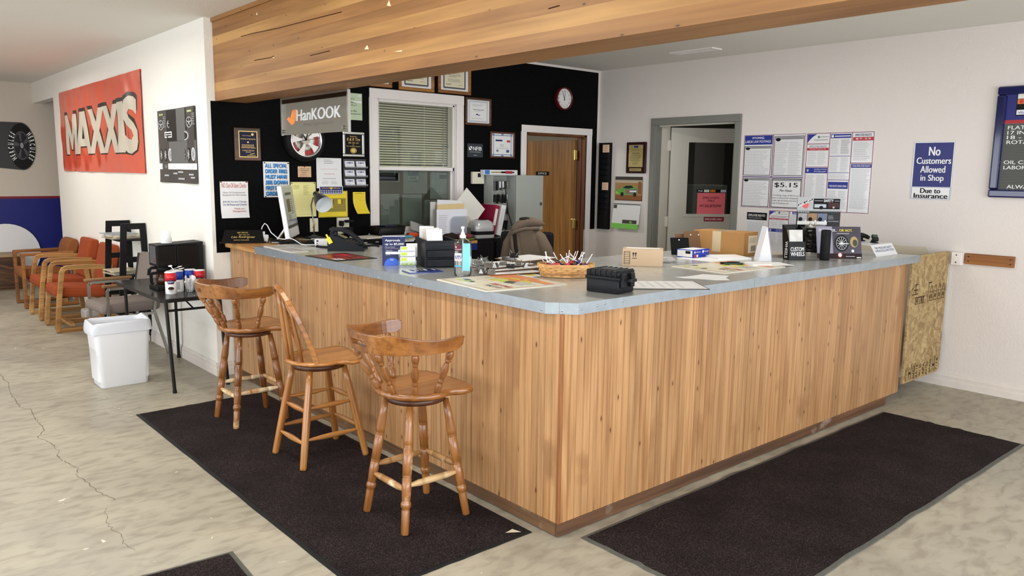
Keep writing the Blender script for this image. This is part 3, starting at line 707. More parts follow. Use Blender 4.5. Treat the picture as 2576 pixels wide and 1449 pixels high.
for k, s_ in enumerate(words_):
    u = .05*W_+k*.092*W_; pr.text(s_, u, .015, u+.045*W_, .115, M_ink, .008, rot=1)
    if k in (1, 2, 8): pr.rc(u+.055*W_, .01, u+.065*W_, .13, M_ink)
po = pr.build('stamped_marks', gate); po.matrix_world = Matrix(((1, 0, 0, gx0), (0, 0, -1, gy-.0002), (0, 1, 0, .125), (0, 0, 0, 1)))
# rail board and white hinge bracket on the right wall
rb = thing('gate_rail', 'short brown board screwed to wall beside white gate bracket', 'rail', (XR, -.13, .98))
MB().box((-.022, -.335, 0), (-.001, 0, .082), wood('rail_board', (176, 118, 62), (150, 96, 48), (120, 74, 36), axis=1, stretch=10, scale=3, rough=.5), ch=.002).build('board', rb)
for y, z in ((-.025, .022), (-.025, .058), (-.31, .022), (-.31, .058)): MB().cyl((-.0215, y, z), (-.0235, y, z), .005, n=8, material=mat('screw_dark', (40, 34, 28), .5, .5)).build('screw', rb)
hb = thing('gate_bracket', 'white block bracket holding the strand board gate', 'bracket', (XR, -.047, .968))
MB().box((-.062, -.075, 0), (-.001, 0, .098), M_trim, ch=.004).build('block', hb)
for z in (.022, .078): MB().cyl((-.062, -.036, z), (-.064, -.036, z), .005, n=8, material=MATS['screw_dark']).build('screw', hb)
# --- floor mats
def carpet():
    m = bpy.data.materials.new('mat_pile'); m.use_nodes = True; nt = m.node_tree; N = nt.nodes; L = nt.links; b = N['Principled BSDF']; b.inputs['Roughness'].default_value = .95; b.inputs['Specular IOR Level'].default_value = .15
    tc = N.new('ShaderNodeTexCoord'); n = N.new('ShaderNodeTexNoise'); n.inputs['Scale'].default_value = 190; n.inputs['Detail'].default_value = 2; L.new(tc.outputs['Object'], n.inputs['Vector'])
    r = ramp(N, [(.36, (20, 15, 17)), (.52, (42, 34, 36)), (.68, (76, 66, 67))]); L.new(n.outputs['Fac'], r.inputs[0])
    n2 = N.new('ShaderNodeTexNoise'); n2.inputs['Scale'].default_value = 3.2; n2.inputs['Detail'].default_value = 5; L.new(tc.outputs['Object'], n2.inputs['Vector'])
    r2 = ramp(N, [(.35, (190, 185, 185)), (.7, (255, 252, 246))]); L.new(n2.outputs['Fac'], r2.inputs[0])
    mx = N.new('ShaderNodeMix'); mx.data_type = 'RGBA'; mx.blend_type = 'MULTIPLY'; mx.inputs[0].default_value = 1; L.new(r.outputs[0], mx.inputs[6]); L.new(r2.outputs[0], mx.inputs[7]); L.new(mx.outputs[2], b.inputs['Base Color'])
    bp = N.new('ShaderNodeBump'); bp.inputs['Strength'].default_value = .9; bp.inputs['Distance'].default_value = .006; L.new(n.outputs['Fac'], bp.inputs['Height']); L.new(bp.outputs['Normal'], b.inputs['Normal'])
    return m
M_pile = carpet(); M_rub = mat('mat_rubber', (30, 31, 32), .6, var=.3, vscale=30); M_rubg = mat('mat_rubber_dusty', (86, 86, 80), .8, var=.3, vscale=40)
def floor_mat(lb, cx, cy, wx, wy, rz, wav, edge):
    o = thing('floor_mat', lb, 'mat', (cx, cy, 0), rz, 'floor mats round the counter')
    n = 40; rr = random.Random(int(cx*100))
    def wv(t, s): return wav*(math.sin(t*31+s)+.6*math.sin(t*57+2*s))
    out = []; inn = []
    for k in range(n): t = k/n; out.append((-wx/2+wx*t, -wy/2)); 
    for k in range(n): t = k/n; out.append((wx/2, -wy/2+wy*t))
    for k in range(n): t = k/n; out.append((wx/2-wx*t, wy/2))
    for k in range(n): t = k/n; out.append((-wx/2, wy/2-wy*t))
    wz = []
    for i, (x, y) in enumerate(out):
        s = i//n; t = (i % n)/n; d = wv(t, s)*math.sin(PI*t); wz.append(abs(d)*1.2)
        if s in (0, 2): out[i] = (x, y+d)
        else: out[i] = (x+d, y)
    kx, ky = (wx/2-.022)/(wx/2), (wy/2-.022)/(wy/2)
    inn = [(x*kx, y*ky) for x, y in out]; N_ = len(out)
    vs_ = [(x, y, 0.0005) for x, y in out]+[(x, y, .003+wz[i]) for i, (x, y) in enumerate(out)]+[(x, y, .005+wz[i]*.5) for i, (x, y) in enumerate(inn)]
    mb = MB(); mb.add(vs_, [(i, (i+1) % N_, N_+(i+1) % N_, N_+i) for i in range(N_)]+[(N_+i, N_+(i+1) % N_, 2*N_+(i+1) % N_, 2*N_+i) for i in range(N_)], edge); mb.build('rubber_edge', o)
    mb = MB(); vs_ = [(x, y, .004) for x, y in inn]+[(x, y, .0085+wz[i]*.5) for i, (x, y) in enumerate(inn)]+[(x*.985, y*.985, .009) for x, y in inn]
    mb.add(vs_, [(i, (i+1) % N_, N_+(i+1) % N_, N_+i) for i in range(N_)]+[(N_+i, N_+(i+1) % N_, 2*N_+(i+1) % N_, 2*N_+i) for i in range(N_)]+[tuple(range(2*N_, 3*N_))], M_pile); mb.build('pile', o)
    return o
ml = floor_mat('dark brown floor mat under the three bar stools', -.493, 1.587, .875, 2.955, 0, .0015, M_rub)
floor_mat('dark brown floor mat before the right counter face', 1.592, -.508, 3.03, .875, 0, .0035, M_rubg)
q = on('z', 0, 585, 1388); dv = Vector((math.cos(math.radians(-5)), math.sin(math.radians(-5)), 0))
ang = math.radians(-4)
cx = q.x-.45*math.cos(ang)+.75*math.sin(ang)*-1; cy = q.y-.45*math.sin(ang)-.75*math.cos(ang)
floor_mat('dark brown floor mat cut off at the bottom edge', q.x-.45*math.cos(ang)+.75*math.sin(ang), q.y-.45*math.sin(ang)-.75*math.cos(ang), .9, 1.5, ang, .001, M_rubg)
# torn corner of the first mat
tc_ = on('z', .009, 1305, 1340); MB().add([(tc_.x-.05+.493, tc_.y+.035-1.587, .0105), (tc_.x+.012+.493, tc_.y-.005-1.587, .0105), (tc_.x+.0+.493, tc_.y+.045-1.587, .0105)], [(0, 1, 2)], mat('worn_backing', (206, 198, 172), .9)).build('torn_patch', ml)
# ================================================================== bar stools
M_oak = wood('honey_oak', (168, 112, 58), (144, 90, 42), (112, 66, 28), axis=0, stretch=8, scale=2.6, rough=.28, coat=.45, rnd=.4, rings=.4)
M_oakz = wood('honey_oak_turned', (162, 108, 56), (138, 86, 42), (108, 64, 28), axis=2, stretch=8, scale=3, rough=.3, coat=.4, rnd=.4, wear=((206, 178, 134), 9.0, .66))
M_oakw = wood('worn_oak_rung', (216, 184, 136), (184, 140, 88), (140, 92, 48), axis=2, stretch=5, scale=3, rough=.5, rnd=.5, wear=((228, 208, 172), 7.0, .5))
M_oakb = wood('bright_oak', (188, 128, 64), (166, 106, 48), (132, 80, 34), axis=0, stretch=8, scale=2.4, rough=.25, coat=.5, rnd=.3, rings=.4)
M_oakbz = wood('bright_oak_turned', (184, 128, 68), (160, 104, 50), (128, 78, 36), axis=2, stretch=8, scale=3, rough=.28, coat=.45, rnd=.4)
M_swiv = wood('dark_swivel_ring', (98, 58, 36), (82, 46, 28), (60, 34, 22), axis=0, stretch=6, scale=3, rough=.35)
M_ball = mat('swivel_steel', (50, 48, 56), .4, .6)
def stave(name, parent, p, q, prof, m, n=14):
    """a turned member from p to q whose local Z runs along it (grain follows)"""
    p, q = Vector(p), Vector(q); d = q-p
    mb = MB(); mb.lathe([(t*d.length, r) for t, r in prof], n=n, material=m)
    o = mb.build(name, parent); o.location = p; o.rotation_mode = 'QUATERNION'; o.rotation_quaternion = Vector((0, 0, 1)).rotation_difference(d.normalized())
    return o
def ring(t, r, w=.012, d=.003): return [(t-w*1.1, r), (t-w*.8, r-d), (t-w*.45, r+d*.2), (t+w*.0, r-d*1.1), (t+w*.45, r+d*.2), (t+w*.8, r-d), (t+w*1.1, r)]
LEGP = [(0, .0165), (.01, .018), (.19, .0195)]+[(.205, .017), (.215, .0225), (.235, .0245), (.255, .0225), (.262, .0185), (.272, .0205)]+[(.36, .0225)]+ring(.455, .0215)+[(.56, .0225)]+ring(.69, .0215)+[(.74, .022), (.85, .0195), (1, .0145)]
RUNG = [(0, .007), (.08, .0105), (.22, .0150)]+ring(.30, .015, .012, .0022)+[(.5, .0165)]+ring(.70, .015, .012, .0022)+[(.78, .0150), (.92, .0105), (1, .007)]
SPIN = [(0, .0125), (.06, .0145), (.16, .0165), (.22, .0135)]+[(.25, .0095), (.27, .014), (.30, .0145), (.33, .010), (.36, .0125)]+[(.46, .0175), (.58, .0170), (.70, .0115)]+[(.73, .009), (.75, .0140), (.775, .0145), (.80, .0105), (.84, .0165), (.90, .0185), (.96, .0155), (1, .0115)]
def seat_outline(k=1.0):
    pts = []
    for a in range(80, 281, 10):
        t = math.radians(a); pts.append((.185*math.cos(t)-.005, .195*math.sin(t)))
    lower = [(.055, -.176), (.085, -.182), (.115, -.200), (.150, -.212), (.180, -.205), (.203, -.175), (.214, -.12), (.219, -.05), (.220, 0)]
    pts += lower+[(x, -y) for x, y in reversed(lower[:-1])]
    return [(x*k, y*k) for x, y in pts]
def seat_mesh(mb, z0, z1, m, k=1.0):
    o = seat_outline(k); n = len(o); L = []
    for sc_, z in ((.93, z0), (.985, z0+.006), (1.0, (z0+z1)/2), (.985, z1-.007), (.95, z1-.001), (.85, z1-.0035), (.6, z1-.007), (.3, z1-.009)):
        L.append([(x*sc_, y*sc_, z) for x, y in o])
    vs_ = [p for l in L for p in l]; fs = [(j*n+k_, j*n+(k_+1) % n, (j+1)*n+(k_+1) % n, (j+1)*n+k_) for j in range(len(L)-1) for k_ in range(n)]
    fs = [tuple(reversed(f)) if False else f for f in fs]
    fs += [tuple(range(n-1, -1, -1)), tuple(range((len(L)-1)*n, len(L)*n))]
    mb.add(vs_, fs, m, True)
def stool_base(t, hz, hx, hy, legp, rungs, mz, rung_prof, rungm, top=.100):
    c = [(-hx, hy), (-hx, -hy), (hx, -hy), (hx, hy)]; L = []
    for x, y in c:
        p = (x, y, .010); q = (math.copysign(top, x), math.copysign(top, y), hz); L.append((Vector(p), Vector(q))); stave('leg', t, p, q, legp, mz, 16)
    for a, b, z in rungs:
        def at(i): p, q = L[i]; return p.lerp(q, (z-p.z)/(q.z-p.z))
        A, B = at(a), at(b); d = (B-A).normalized()*.006; stave('rung', t, A+d, B-d, rung_prof, rungm, 12)
def captain_stool(lb, cx, cy, rot, hx, hy):
    t = thing('bar_stool', lb, 'bar stool', (cx, cy, 0), 0, 'wooden bar stools along the counter')
    stool_base(t, .578, hx, hy, LEGP, [(0, 1, .205), (1, 2, .225), (2, 3, .255), (3, 0, .245)], M_oakz, RUNG, M_oakw)
    MB().lathe([(.574, .120), (.576, .138), (.597, .140), (.600, .135)], 28, M_swiv).build('swivel_ring', t)
    MB().cyl((0, 0, .600), (0, 0, .612), .125, n=24, material=M_ball).build('swivel_bearing', t)
    Rm = Matrix.Rotation(rot, 4, 'Z'); mb = MB(Rm); seat_mesh(mb, .612, .645, M_oak); mb.build('seat', t)
    # bent back rail
    def arc(s):      # s -1..1 from one arm end round the back to the other
        a = PI+s*math.radians(112); r = .255-.012*abs(s)**2
        return Vector((r*math.cos(a)*1.08-.015, r*1.02*math.sin(a), 0))
    N_ = 40; vs_ = []; fs = []
    for i in range(N_+1):
        s = -1+2*i/N_; p = arc(s); dr_ = Vector((p.x+.015, p.y, 0)).normalized()
        e = abs(s); end = max(0, (e-.90)/.10)
        zt = .925+.010*math.cos(s*PI*1.0)+.010*math.sin(e*PI*2.2)*(e > .25)-.022*end**2-.004
        zb = .842+.004*e+.016*end**2
        lean = .020
        th = .020-.006*end
        for o_ in (0, th):
            for z in (zb, .874, .903, zt):
                k = (z-.84)/.09; q = p+dr_*(o_-th/2+lean*k); vs_.append((q.x, q.y, z))
    h0, h1 = N_//2-2, N_//2+2
    for i in range(N_):
        a, b = i*8, (i+1)*8
        for j in range(3):
            if j == 1 and h0 <= i < h1: continue
            fs += [(a+j, b+j, b+j+1, a+j+1), (a+4+j+1, b+4+j+1, b+4+j, a+4+j)]
        fs += [(a+3, b+3, b+7, a+7), (a+4, b+4, b, a)]
        if h0 <= i < h1: fs += [(a+1, a+5, b+5, b+1), (a+2, b+2, b+6, a+6)]
    for i in (h0, h1): fs.append((i*8+1, i*8+2, i*8+6, i*8+5))
    e = N_*8; fs += [(j, j+1, j+5, j+4) for j in range(3)]+[(e+j+4, e+j+5, e+j+1, e+j) for j in range(3)]
    mb = MB(Rm); mb.add(vs_, fs, M_oak, False); rail = mb.build('back_rail', t)
    bv = rail.modifiers.new('b', 'BEVEL'); bv.width = .004; bv.segments = 2; bv.limit_method = 'ANGLE'; bv.angle_limit = .8
    for k, s in enumerate((-.86, -.52, -.19, .19, .52, .86)):
        p = arc(s); q = Rm @ Vector((p.x, p.y, .846)); a = PI+s*math.radians(102); b_ = Rm @ Vector((.172*math.cos(a)-.002, .172*math.sin(a), .640))
        stave('spindle', t, b_, q, SPIN, M_oakz, 12)
    return t
captain_stool('turned captain-back bar stool nearest the counter corner', -.355, .605, math.radians(2), .174, .165)
captain_stool('turned captain-back bar stool nearest the coffee table', -.370, 2.503, math.radians(-3), .170, .160)
# hoop-back stool
t = thing('bar_stool', 'hoop-back bar stool with slim spindles between the two others', 'bar stool', (-.335, 1.615, 0), 0, 'wooden bar stools along the counter')
LP2 = [(0, .0175), (.02, .0185), (.3, .0205), (.6, .0215), (.85, .0190), (1, .0150)]
RP2 = [(0, .0065), (.1, .009), (.3, .0135), (.5, .0155), (.7, .0135), (.9, .009), (1, .0065)]
stool_base(t, .535, .195, .176, LP2, [(0, 1, .145), (1, 2, .165), (2, 3, .185), (3, 0, .175), (0, 1, .315), (1, 2, .335), (2, 3, .355), (3, 0, .345)], M_oakbz, RP2, M_oakbz, .105)
MB().lathe([(.530, .125), (.532, .146), (.557, .148), (.560, .142)], 28, M_swiv).build('swivel_ring', t)
MB().cyl((0, 0, .560), (0, 0, .570), .13, n=24, material=M_ball).build('swivel_bearing', t)
Rm = Matrix.Rotation(math.radians(-12), 4, 'Z')
mb = MB(Rm); seat_mesh(mb, .566, .592, M_oakb, 1.0); mb.build('seat', t)
def bowx(z): return -.055-.165*((z-.588)/.41)**1.15
bow = []
for k in range(29):
    a = PI*k/28; yy = -.172*math.cos(a)*(1+.06*math.sin(a)**2); zz = .585+.412*math.sin(a)**.72
    bow.append(Rm @ Vector((bowx(max(zz, .5881)), yy, zz)))
mb = MB(); mb.sweep(bow, .022, .030, M_oakb, upv=tuple(Rm @ Vector((-1, 0, -.40)))); bo_ = mb.build('bow', t)
bv = bo_.modifiers.new('b', 'BEVEL'); bv.width = .005; bv.segments = 2
SP2 = [(0, .0085), (.25, .0115), (.36, .0130), (.5, .0110), (.75, .0085), (1, .0065)]
for an in (-44, -22, 0, 22, 44):
    a = math.radians(180+an); y_t = -.118*math.sin(math.radians(an))/math.sin(math.radians(44)); sa = max(0, 1-(y_t/.178)**2)**.5; zt = .585+.412*sa**.72-.006
    stave('spindle', t, Rm @ Vector((.166*math.cos(a), .166*math.sin(a), .588)), Rm @ Vector((bowx(zt), y_t, zt)), SP2, M_oakbz, 10)
# ================================================================== waiting area on the left
K = mat('ink_black', (18, 18, 20), .6); Wt = mat('print_white', (240, 240, 240), .6); GR = mat('ink_grey', (120, 120, 124), .7); LG = mat('ink_light_grey', (176, 178, 184), .7)
# --- vinyl banner
M_vin = mat('orange_vinyl', (224, 72, 34), .22, coat=.6); M_vcream = mat('banner_cream', (216, 208, 190), .3, coat=.5); M_vk = mat('banner_black', (24, 20, 18), .3, coat=.5); M_vedge = mat('banner_hem', (196, 58, 36), .4)
u0, u1, w0, w1 = rect('x', XW, ((150, 232), (356, 177), (369, 436), (165, 430)))
def bcurl(a, b):
    p = Vector((a*9, b*3, 0)); return .012+.010*noise.noise(p)+.007*math.sin(a*60+4*b)*noise.noise(Vector((a*4, b*4, 3)))+.007*math.exp(-((a-.80-.12*(b-.5))/.03)**2)*math.sin(PI*b)
ban = thing('banner', 'wrinkled orange vinyl banner with big cream lettering', 'banner')
ban.matrix_world = WALLM['x'](XW-.002, u0, w0); BWd, BH = u1-u0, w1-w0
nu, nv = 110, 44; mb = MB()
mb.grid(nu, nv, lambda a, b: (a*BWd, b*BH, bcurl(a, b)), M_vin)
mb.box((0, 0, 0), (BWd, .02, .006), M_vedge).box((0, BH-.02, 0), (BWd, BH, .006), M_vedge)
mb.build('vinyl', ban)
def draped(pr, lift):
    """subdivide print so that it follows the banner's folds"""
    bm = bmesh.new(); vv = [bm.verts.new(p) for p in pr.v]
    for f, mi in zip(pr.f, pr.mi):
        try: bf = bm.faces.new([vv[i] for i in f]); bf.material_index = mi
        except ValueError: pass
    bmesh.ops.triangulate(bm, faces=bm.faces[:])
    for _ in range(3):
        ed = [e for e in bm.edges if e.calc_length() > .06]
        if not ed: break
        bmesh.ops.subdivide_edges(bm, edges=ed, cuts=1)
        bmesh.ops.triangulate(bm, faces=bm.faces[:])
    bm.verts.index_update(); out = MB(); out.mats = pr.mats
    out.v = [(v.co.x, v.co.y, lift+v.co.z+bcurl(v.co.x/BWd, v.co.y/BH)) for v in bm.verts]
    out.f = [tuple(v.index for v in f.verts) for f in bm.faces]; out.mi = [f.material_index for f in bm.faces]; out.sm = [True]*len(out.f); bm.free(); return out
# letters: each glyph its own piece of print, black outline below, cream face above
GLY = {'M': [[(0, 0), (0, 1), (.26, 1), (.5, .48), (.74, 1), (1, 1), (1, 0), (.74, 0), (.74, .55), (.56, .12), (.44, .12), (.26, .55), (.26, 0)]],
       'A': [[(0, 0), (.32, 1), (.68, 1), (1, 0), (.74, 0), (.69, .18), (.31, .18), (.26, 0)]], 
       'X': [[(0, 0), (.34, .5), (.02, 1), (.32, 1), (.5, .70), (.68, 1), (.98, 1), (.66, .5), (1, 0), (.70, 0), (.5, .30), (.30, 0)]],
       'I': [[(0, 0), (0, 1), (1, 1), (1, 0)]],
       'S': [[(.02, .06), (.02, .34), (.30, .25), (.55, .22), (.70, .30), (.60, .40), (.25, .50), (.04, .62), (.02, .80), (.14, .96), (.45, 1.02), (.75, .99), (.95, .92), (.95, .66), (.70, .75), (.45, .78), (.33, .72), (.42, .63), (.75, .52), (.97, .38), (.98, .18), (.85, .04), (.50, -.03), (.22, -.01)]]}
def letter(ch, x0, x1, y0, y1):
    for lift, ex, m in ((.0012, 1, M_vk), (.0024, 0, M_vcream)):
        pr = Print(); pr.z = 0
        for poly in GLY[ch]:
            cx = (x0+x1)/2; cy = (y0+y1)/2
            if ex: q = [(x0+(x1-x0)*a+math.copysign(.026, a-.5), y0+(y1-y0)*b+math.copysign(.026, b-.5)-.0+.012) for a, b in poly]; 
            else: q = [(x0+(x1-x0)*a, y0+(y1-y0)*b) for a, b in poly]
            bm = bmesh.new(); f = bm.faces.new([bm.verts.new((a, b, 0)) for a, b in q]); bmesh.ops.triangulate(bm, faces=[f]); bm.verts.index_update()
            pr.add([tuple(v.co) for v in bm.verts], [tuple(v.index for v in f.verts) for f in bm.faces], m); bm.free()
        draped(pr, lift).build('letter_shadow' if ex else 'letter', ban)
    if ch == 'A':
        pr = Print(); pr.z = 0; pr.add([(x0+(x1-x0)*.42, y0+(y1-y0)*.36, 0), (x0+(x1-x0)*.58, y0+(y1-y0)*.36, 0), (x0+(x1-x0)*.5, y0+(y1-y0)*.66, 0)], [(0, 1, 2)], M_vk); draped(pr, .0036).build('letter_counter', ban)
y0_, y1_ = BH*.21, BH*.70
for ch, a, b, ytop in (('M', .075, .240, 0), ('A', .225, .43, .01), ('X', .405, .605, .015), ('X', .58, .77, .02), ('I', .755, .825, .03), ('S', .815, .955, .06)):
    letter(ch, a*BWd, b*BWd, y0_, y1_+ytop)
# --- wheel poster
u0, u1, w0, w1 = rect('x', XW, ((399, 280), (493, 265), (500, 463), (404, 458)))
M_pk = mat('poster_charcoal', (46, 46, 48), .3, coat=.4, var=.3, vscale=3); M_pk2 = mat('poster_grey', (92, 94, 96), .3, coat=.3); M_pk3 = mat('poster_black', (20, 20, 22), .3, coat=.3); LIME = mat('lime_ink', (176, 190, 120), .5); SILV = mat('poster_silver', (204, 206, 208), .35)
def dposter(p, W, H):
    for k in range(4):
        p.rc(W*k*.25+.004, H*.57, W*(k+1)*.25-.004, H*.99, M_pk3 if k % 2 else M_pk2)
        p.rc(W*(k*.25+.06), H*.93, W*(k*.25+.17), H*.955, LIME); p.para(W*(k*.25+.17), H*.76, W*(k*.25+.24), H*.92, 7, LG, seed=k)
        c = (W*(k*.25+.10), H*.80); p.poly(ell(W*.075, H*.07, 20, *c), SILV if k == 1 else LG); p.poly(ell(W*.062, H*.060, 20, *c), M_pk3)
        for a in range(5): p.line(c, (c[0]+W*.055*math.cos(a*1.257+.3), c[1]+H*.055*math.sin(a*1.257+.3)), .007, SILV)
    c = (W*.72, H*.63); p.poly(ell(W*.13, H*.075, 24, *c), M_pk2); p.poly(ell(W*.10, H*.058, 24, *c), SILV); p.poly(ell(W*.08, H*.045, 24, *c), M_pk3)
    p.border(W*.20, H*.62, W*.38, H*.70, .010, Wt); p.rc(W*.20, H*.655, W*.38, H*.665, Wt)
    p.rc(0, H*.27, W, H*.562, M_pk2)
    for k in range(8):
        c = (W*(.075+k*.122), H*.385); p.poly(ell(W*.047, H*.088, 22, *c), SILV if k in (2, 7) else M_pk3); p.poly(ell(W*.036, H*.070, 22, *c), LG if k in (2, 7) else M_pk)
        for a in range(7): p.line((c[0], c[1]), (c[0]+W*.034*math.cos(a*.9), c[1]+H*.066*math.sin(a*.9)), .006, SILV if k not in (2, 7) else GR)
    p.rc(0, H*.185, W, H*.265, Wt)
    for k in range(8): p.para(W*(.04+k*.12), H*.20, W*(.12+k*.12), H*.25, 4, LG, seed=k)
    for u, v, w in ((.15, .09, .12), (.38, .12, .10), (.5, .14, .14), (.5, .05, .18), (.8, .11, .12), (.85, .07, .1)): p.rc(W*u, H*v, W*(u+w), H*v+.012, LG)
sheet('wheel_poster', 'dark wheel catalogue poster on white wall beside banner', 'poster', 'x', XW, u0, u1, w0, w1, M_pk, .001, curl=lambda a, b: .004+.010*max(0, .12-b)*8*abs(a-.4)+.004*math.sin(a*9), draw=dposter, nu=16, nv=18)
# --- tire cut-out on the far wall
tr = thing('tire_cutout', 'black tire cut-out with white lettering on far wall', 'wall decoration')
def fw(px, py): q = on('y', YF, px, py); return (q.x, q.z)
cx_, cz_ = fw(54, 368); ax, az = fw(88, 368)[0]-cx_, fw(54, 310)[1]-cz_+.01
mb = MB(); M_t1 = mat('tire_tread_print', (52, 52, 54), .5); M_t2 = mat('tire_wall_print', (24, 24, 25), .5); M_t3 = mat('tire_rim_print', (70, 70, 74), .4)
T_ = Matrix(((1, 0, 0, 0), (0, 0, -1, YF-.002), (0, 1, 0, 0), (0, 0, 0, 1)))
lx = fw(-45, 368)[0]
pts = ell(ax*1.02, az, 24, cx_, cz_, -PI/2, PI/2)+ell(ax*.9, az*.93, 16, lx, cz_+.02, PI/2, 1.5*PI)
mb.prism(pts, 0, .012, M_t1, M=T_); mb.build('tread', tr)
mb = MB(); mb.prism(ell(ax*.98, az*.96, 40, cx_, cz_), .012, .02, M_t2, M=T_); sw = mb.build('sidewall', tr)
mb = MB(); mb.prism(ell(ax*.60, az*.60, 36, cx_, cz_+.01), .02, .024, M_t3, M=T_).prism(ell(ax*.54, az*.54, 36, cx_, cz_+.01), .024, .026, mat('tire_hub_print', (38, 38, 40), .4), M=T_); rm = mb.build('rim', tr)
for k in range(5):
    a = k*2*PI/5+.5; mb = MB(); c0 = Vector((cx_, cz_+.01)); d = Vector((math.cos(a)*ax, math.sin(a)*az)); n = Vector((-math.sin(a)*ax, math.cos(a)*az))*.10
    p4 = [c0+d*.18-n*.5, c0+d*.52-n, c0+d*.52+n, c0+d*.18+n*.5]; mb.prism([tuple(v) for v in p4], .026, .03, M_t3, M=T_); mb.build('spoke', tr)
MB().prism(ell(ax*.12, az*.12, 16, cx_, cz_+.01), .026, .036, mat('hub_print', (150, 150, 150), .4), M=T_).build('hub_cap', tr)
for side in (-1, 1):
    for i, chh in enumerate('HERCULES'):
        s = (i-3.5)/3.5; a = (PI-s*.72) if side < 0 else (-s*.72)
        pr = Print(); pr.z = .021; g = .030
        vs_, fs = text_geo(chh, .03); x1 = max(v[0] for v in vs_)
        rr_ = .80
        px_, pz_ = cx_+ax*rr_*math.cos(a), cz_+az*rr_*math.sin(a)
        tang = a-PI/2 if side > 0 else a-PI/2
        ca, sa = math.cos(tang), math.sin(tang)
        ca2 = ca
        out = []
        for v in vs_:
            e0 = (v[0]-x1/2)*.044; e1 = (v[1]-.35)*.085
            out.append((px_+ca*e0-sa*e1, pz_+sa*e0+ca*e1, .0206))
        mb = MB(T_); mb.add(out, fs, Wt); mb.build('letter', tr)
# --- low wooden cabinet with a white disc standing on it
M_cab = wood('console_wood', (104, 70, 40), (86, 56, 32), (62, 40, 22), axis=0, stretch=8, scale=2, rough=.5); M_cabt = wood('console_top', (196, 170, 132), (176, 148, 108), (150, 120, 84), axis=0, stretch=8, scale=2, rough=.5)
q = on('y', 9.78, 57, 728); cbx = q.x
cab = thing('console_cabinet', 'low carved wooden console cabinet against the blue wall', 'cabinet', (cbx, 9.78, 0))
MB().box((-1.1, 0, .03), (0, .36, .44), M_cab, ch=.004).build('body', cab); MB().box((-1.13, -.02, .44), (.02, .38, .475), M_cabt, ch=.004).build('top', cab); MB().box((-1.08, .02, 0), (-.02, .34, .03), M_cab).build('plinth', cab)
for k in range(3):
    dw = .35; x = -1.075+k*.365
    dr_ = MB().box((x, -.014, .06), (x+dw, 0, .42), M_cab, ch=.006).build('door', cab)
    for z in (.13, .22, .31): 
        pts = [(x+.04+.27*i/10, -.016, z+.022*math.sin(i*PI/5)) for i in range(11)]; MB().sweep(pts, .008, .03, M_cab).build('carving', dr_)
q0 = fw(55, 640); dsk = MB().cyl((0, 0, 0), (0, -.012, 0), .40, n=40, material=mat('white_board', (232, 232, 236), .5)).build('white_disc'); tag(dsk, 'white round board leaning behind the console cabinet', 'board')
dsk.location = (on('y', 10.16, 18, 640).x, 10.17, .455)
# --- three sled-base armchairs
def armchair(lb, yc, fab, wd, curved, grp):
    t = thing('armchair', lb, 'chair', (XW, yc, 0), 0, grp)
    hw = .272; b_ = .045; xf = -.615; xb = -.07; za = .645
    for s in (-1, 1):
        y = s*(hw-b_/2)
        if curved: pts = [(xb-.02, za-.018), (-.35, za), (xf+.115, za), (xf+.085, za-.012), (xf+.068, za-.040), (xf+.03, .34), (xf+.0, .05), (xf+.005, .022), (xf+.03, .019), (xb-.06, .019), (xb-.035, .03), (xb-.03, .055), (xb-.09, za-.03)]
        else: pts = [(xb, za-.02), (xf+.02, za-.02), (xf+.02, .02), (xb, .02), (xb, za-.04)]
        mb = MB(); mb.sweep([(x, y, z) for x, z in pts], .044, b_, wd, upv=(0, 1, 0)); o = mb.build('side_frame', t)
        bv = o.modifiers.new('b', 'BEVEL'); bv.width = .005; bv.segments = 2
    MB().box((xf+.07, -hw+b_, .30), (xf+.11, hw-b_, .34), wd).build('crossbar', t); MB().box((xb-.13, -hw+b_, .28), (xb-.09, hw-b_, .32), wd).build('crossbar', t)
    MB().box((-.50, -hw+b_, .05), (-.46, hw-b_, .05+.03), wd).build('stretcher', t)
    mb = MB(Matrix.Translation((-.345, 0, .385)) @ Matrix.Rotation(math.radians(4), 4, 'Y')); mb.box((-.275, -hw+b_+.004, -.055), (.24, hw-b_-.004, .055), fab, ch=.035); mb.build('seat', t)
    Mb_ = Matrix.Translation((-.125, 0, .42)) @ Matrix.Rotation(math.radians(13), 4, 'Y')
    if curved:
        mb = MB(Mb_); mb.box((-.045, -hw+b_+.004, .0), (.045, hw-b_-.004, .165), fab, ch=.022).box((-.060, -hw+b_+.004, .165), (.045, hw-b_-.004, .43), fab, ch=.028); mb.build('backrest', t)
    else:
        mb = MB(Mb_)
        prof = [(.05, .02), (-.045, .02), (-.06, .20), (-.062, .27), (-.05, .33), (-.02, .365), (.02, .37), (.05, .34)]
        vs_ = [(x, s*(hw-b_-.004), z) for s in (-1, 1) for x, z in prof]; n = len(prof)
        mb.add(vs_, [(k, (k+1) % n, n+(k+1) % n, n+k) for k in range(n)]+[tuple(range(n-1, -1, -1)), tuple(range(n, 2*n))], fab, False); o = mb.build('backrest', t)
        bv = o.modifiers.new('b', 'BEVEL'); bv.width = .012; bv.segments = 2
    return t
M_of = mat('orange_wool', (150, 64, 24), .9, bump=.4, bscale=300, var=.1, vscale=30); M_bf = mat('tan_brown_wool', (134, 80, 38), .9, bump=.4, bscale=300)
M_ow = wood('light_oak_frame', (190, 146, 88), (168, 122, 66), (138, 96, 48), axis=0, stretch=8, scale=3, rough=.4, rnd=.3); M_ow2 = wood('brown_oak_frame', (160, 104, 52), (138, 86, 40), (108, 64, 28), axis=0, stretch=8, scale=3, rough=.4, rnd=.3)
armchair('burnt orange armchair with oak sled frame nearest the magazine rack', 6.56, M_of, M_ow, True, 'waiting chairs along the white wall')
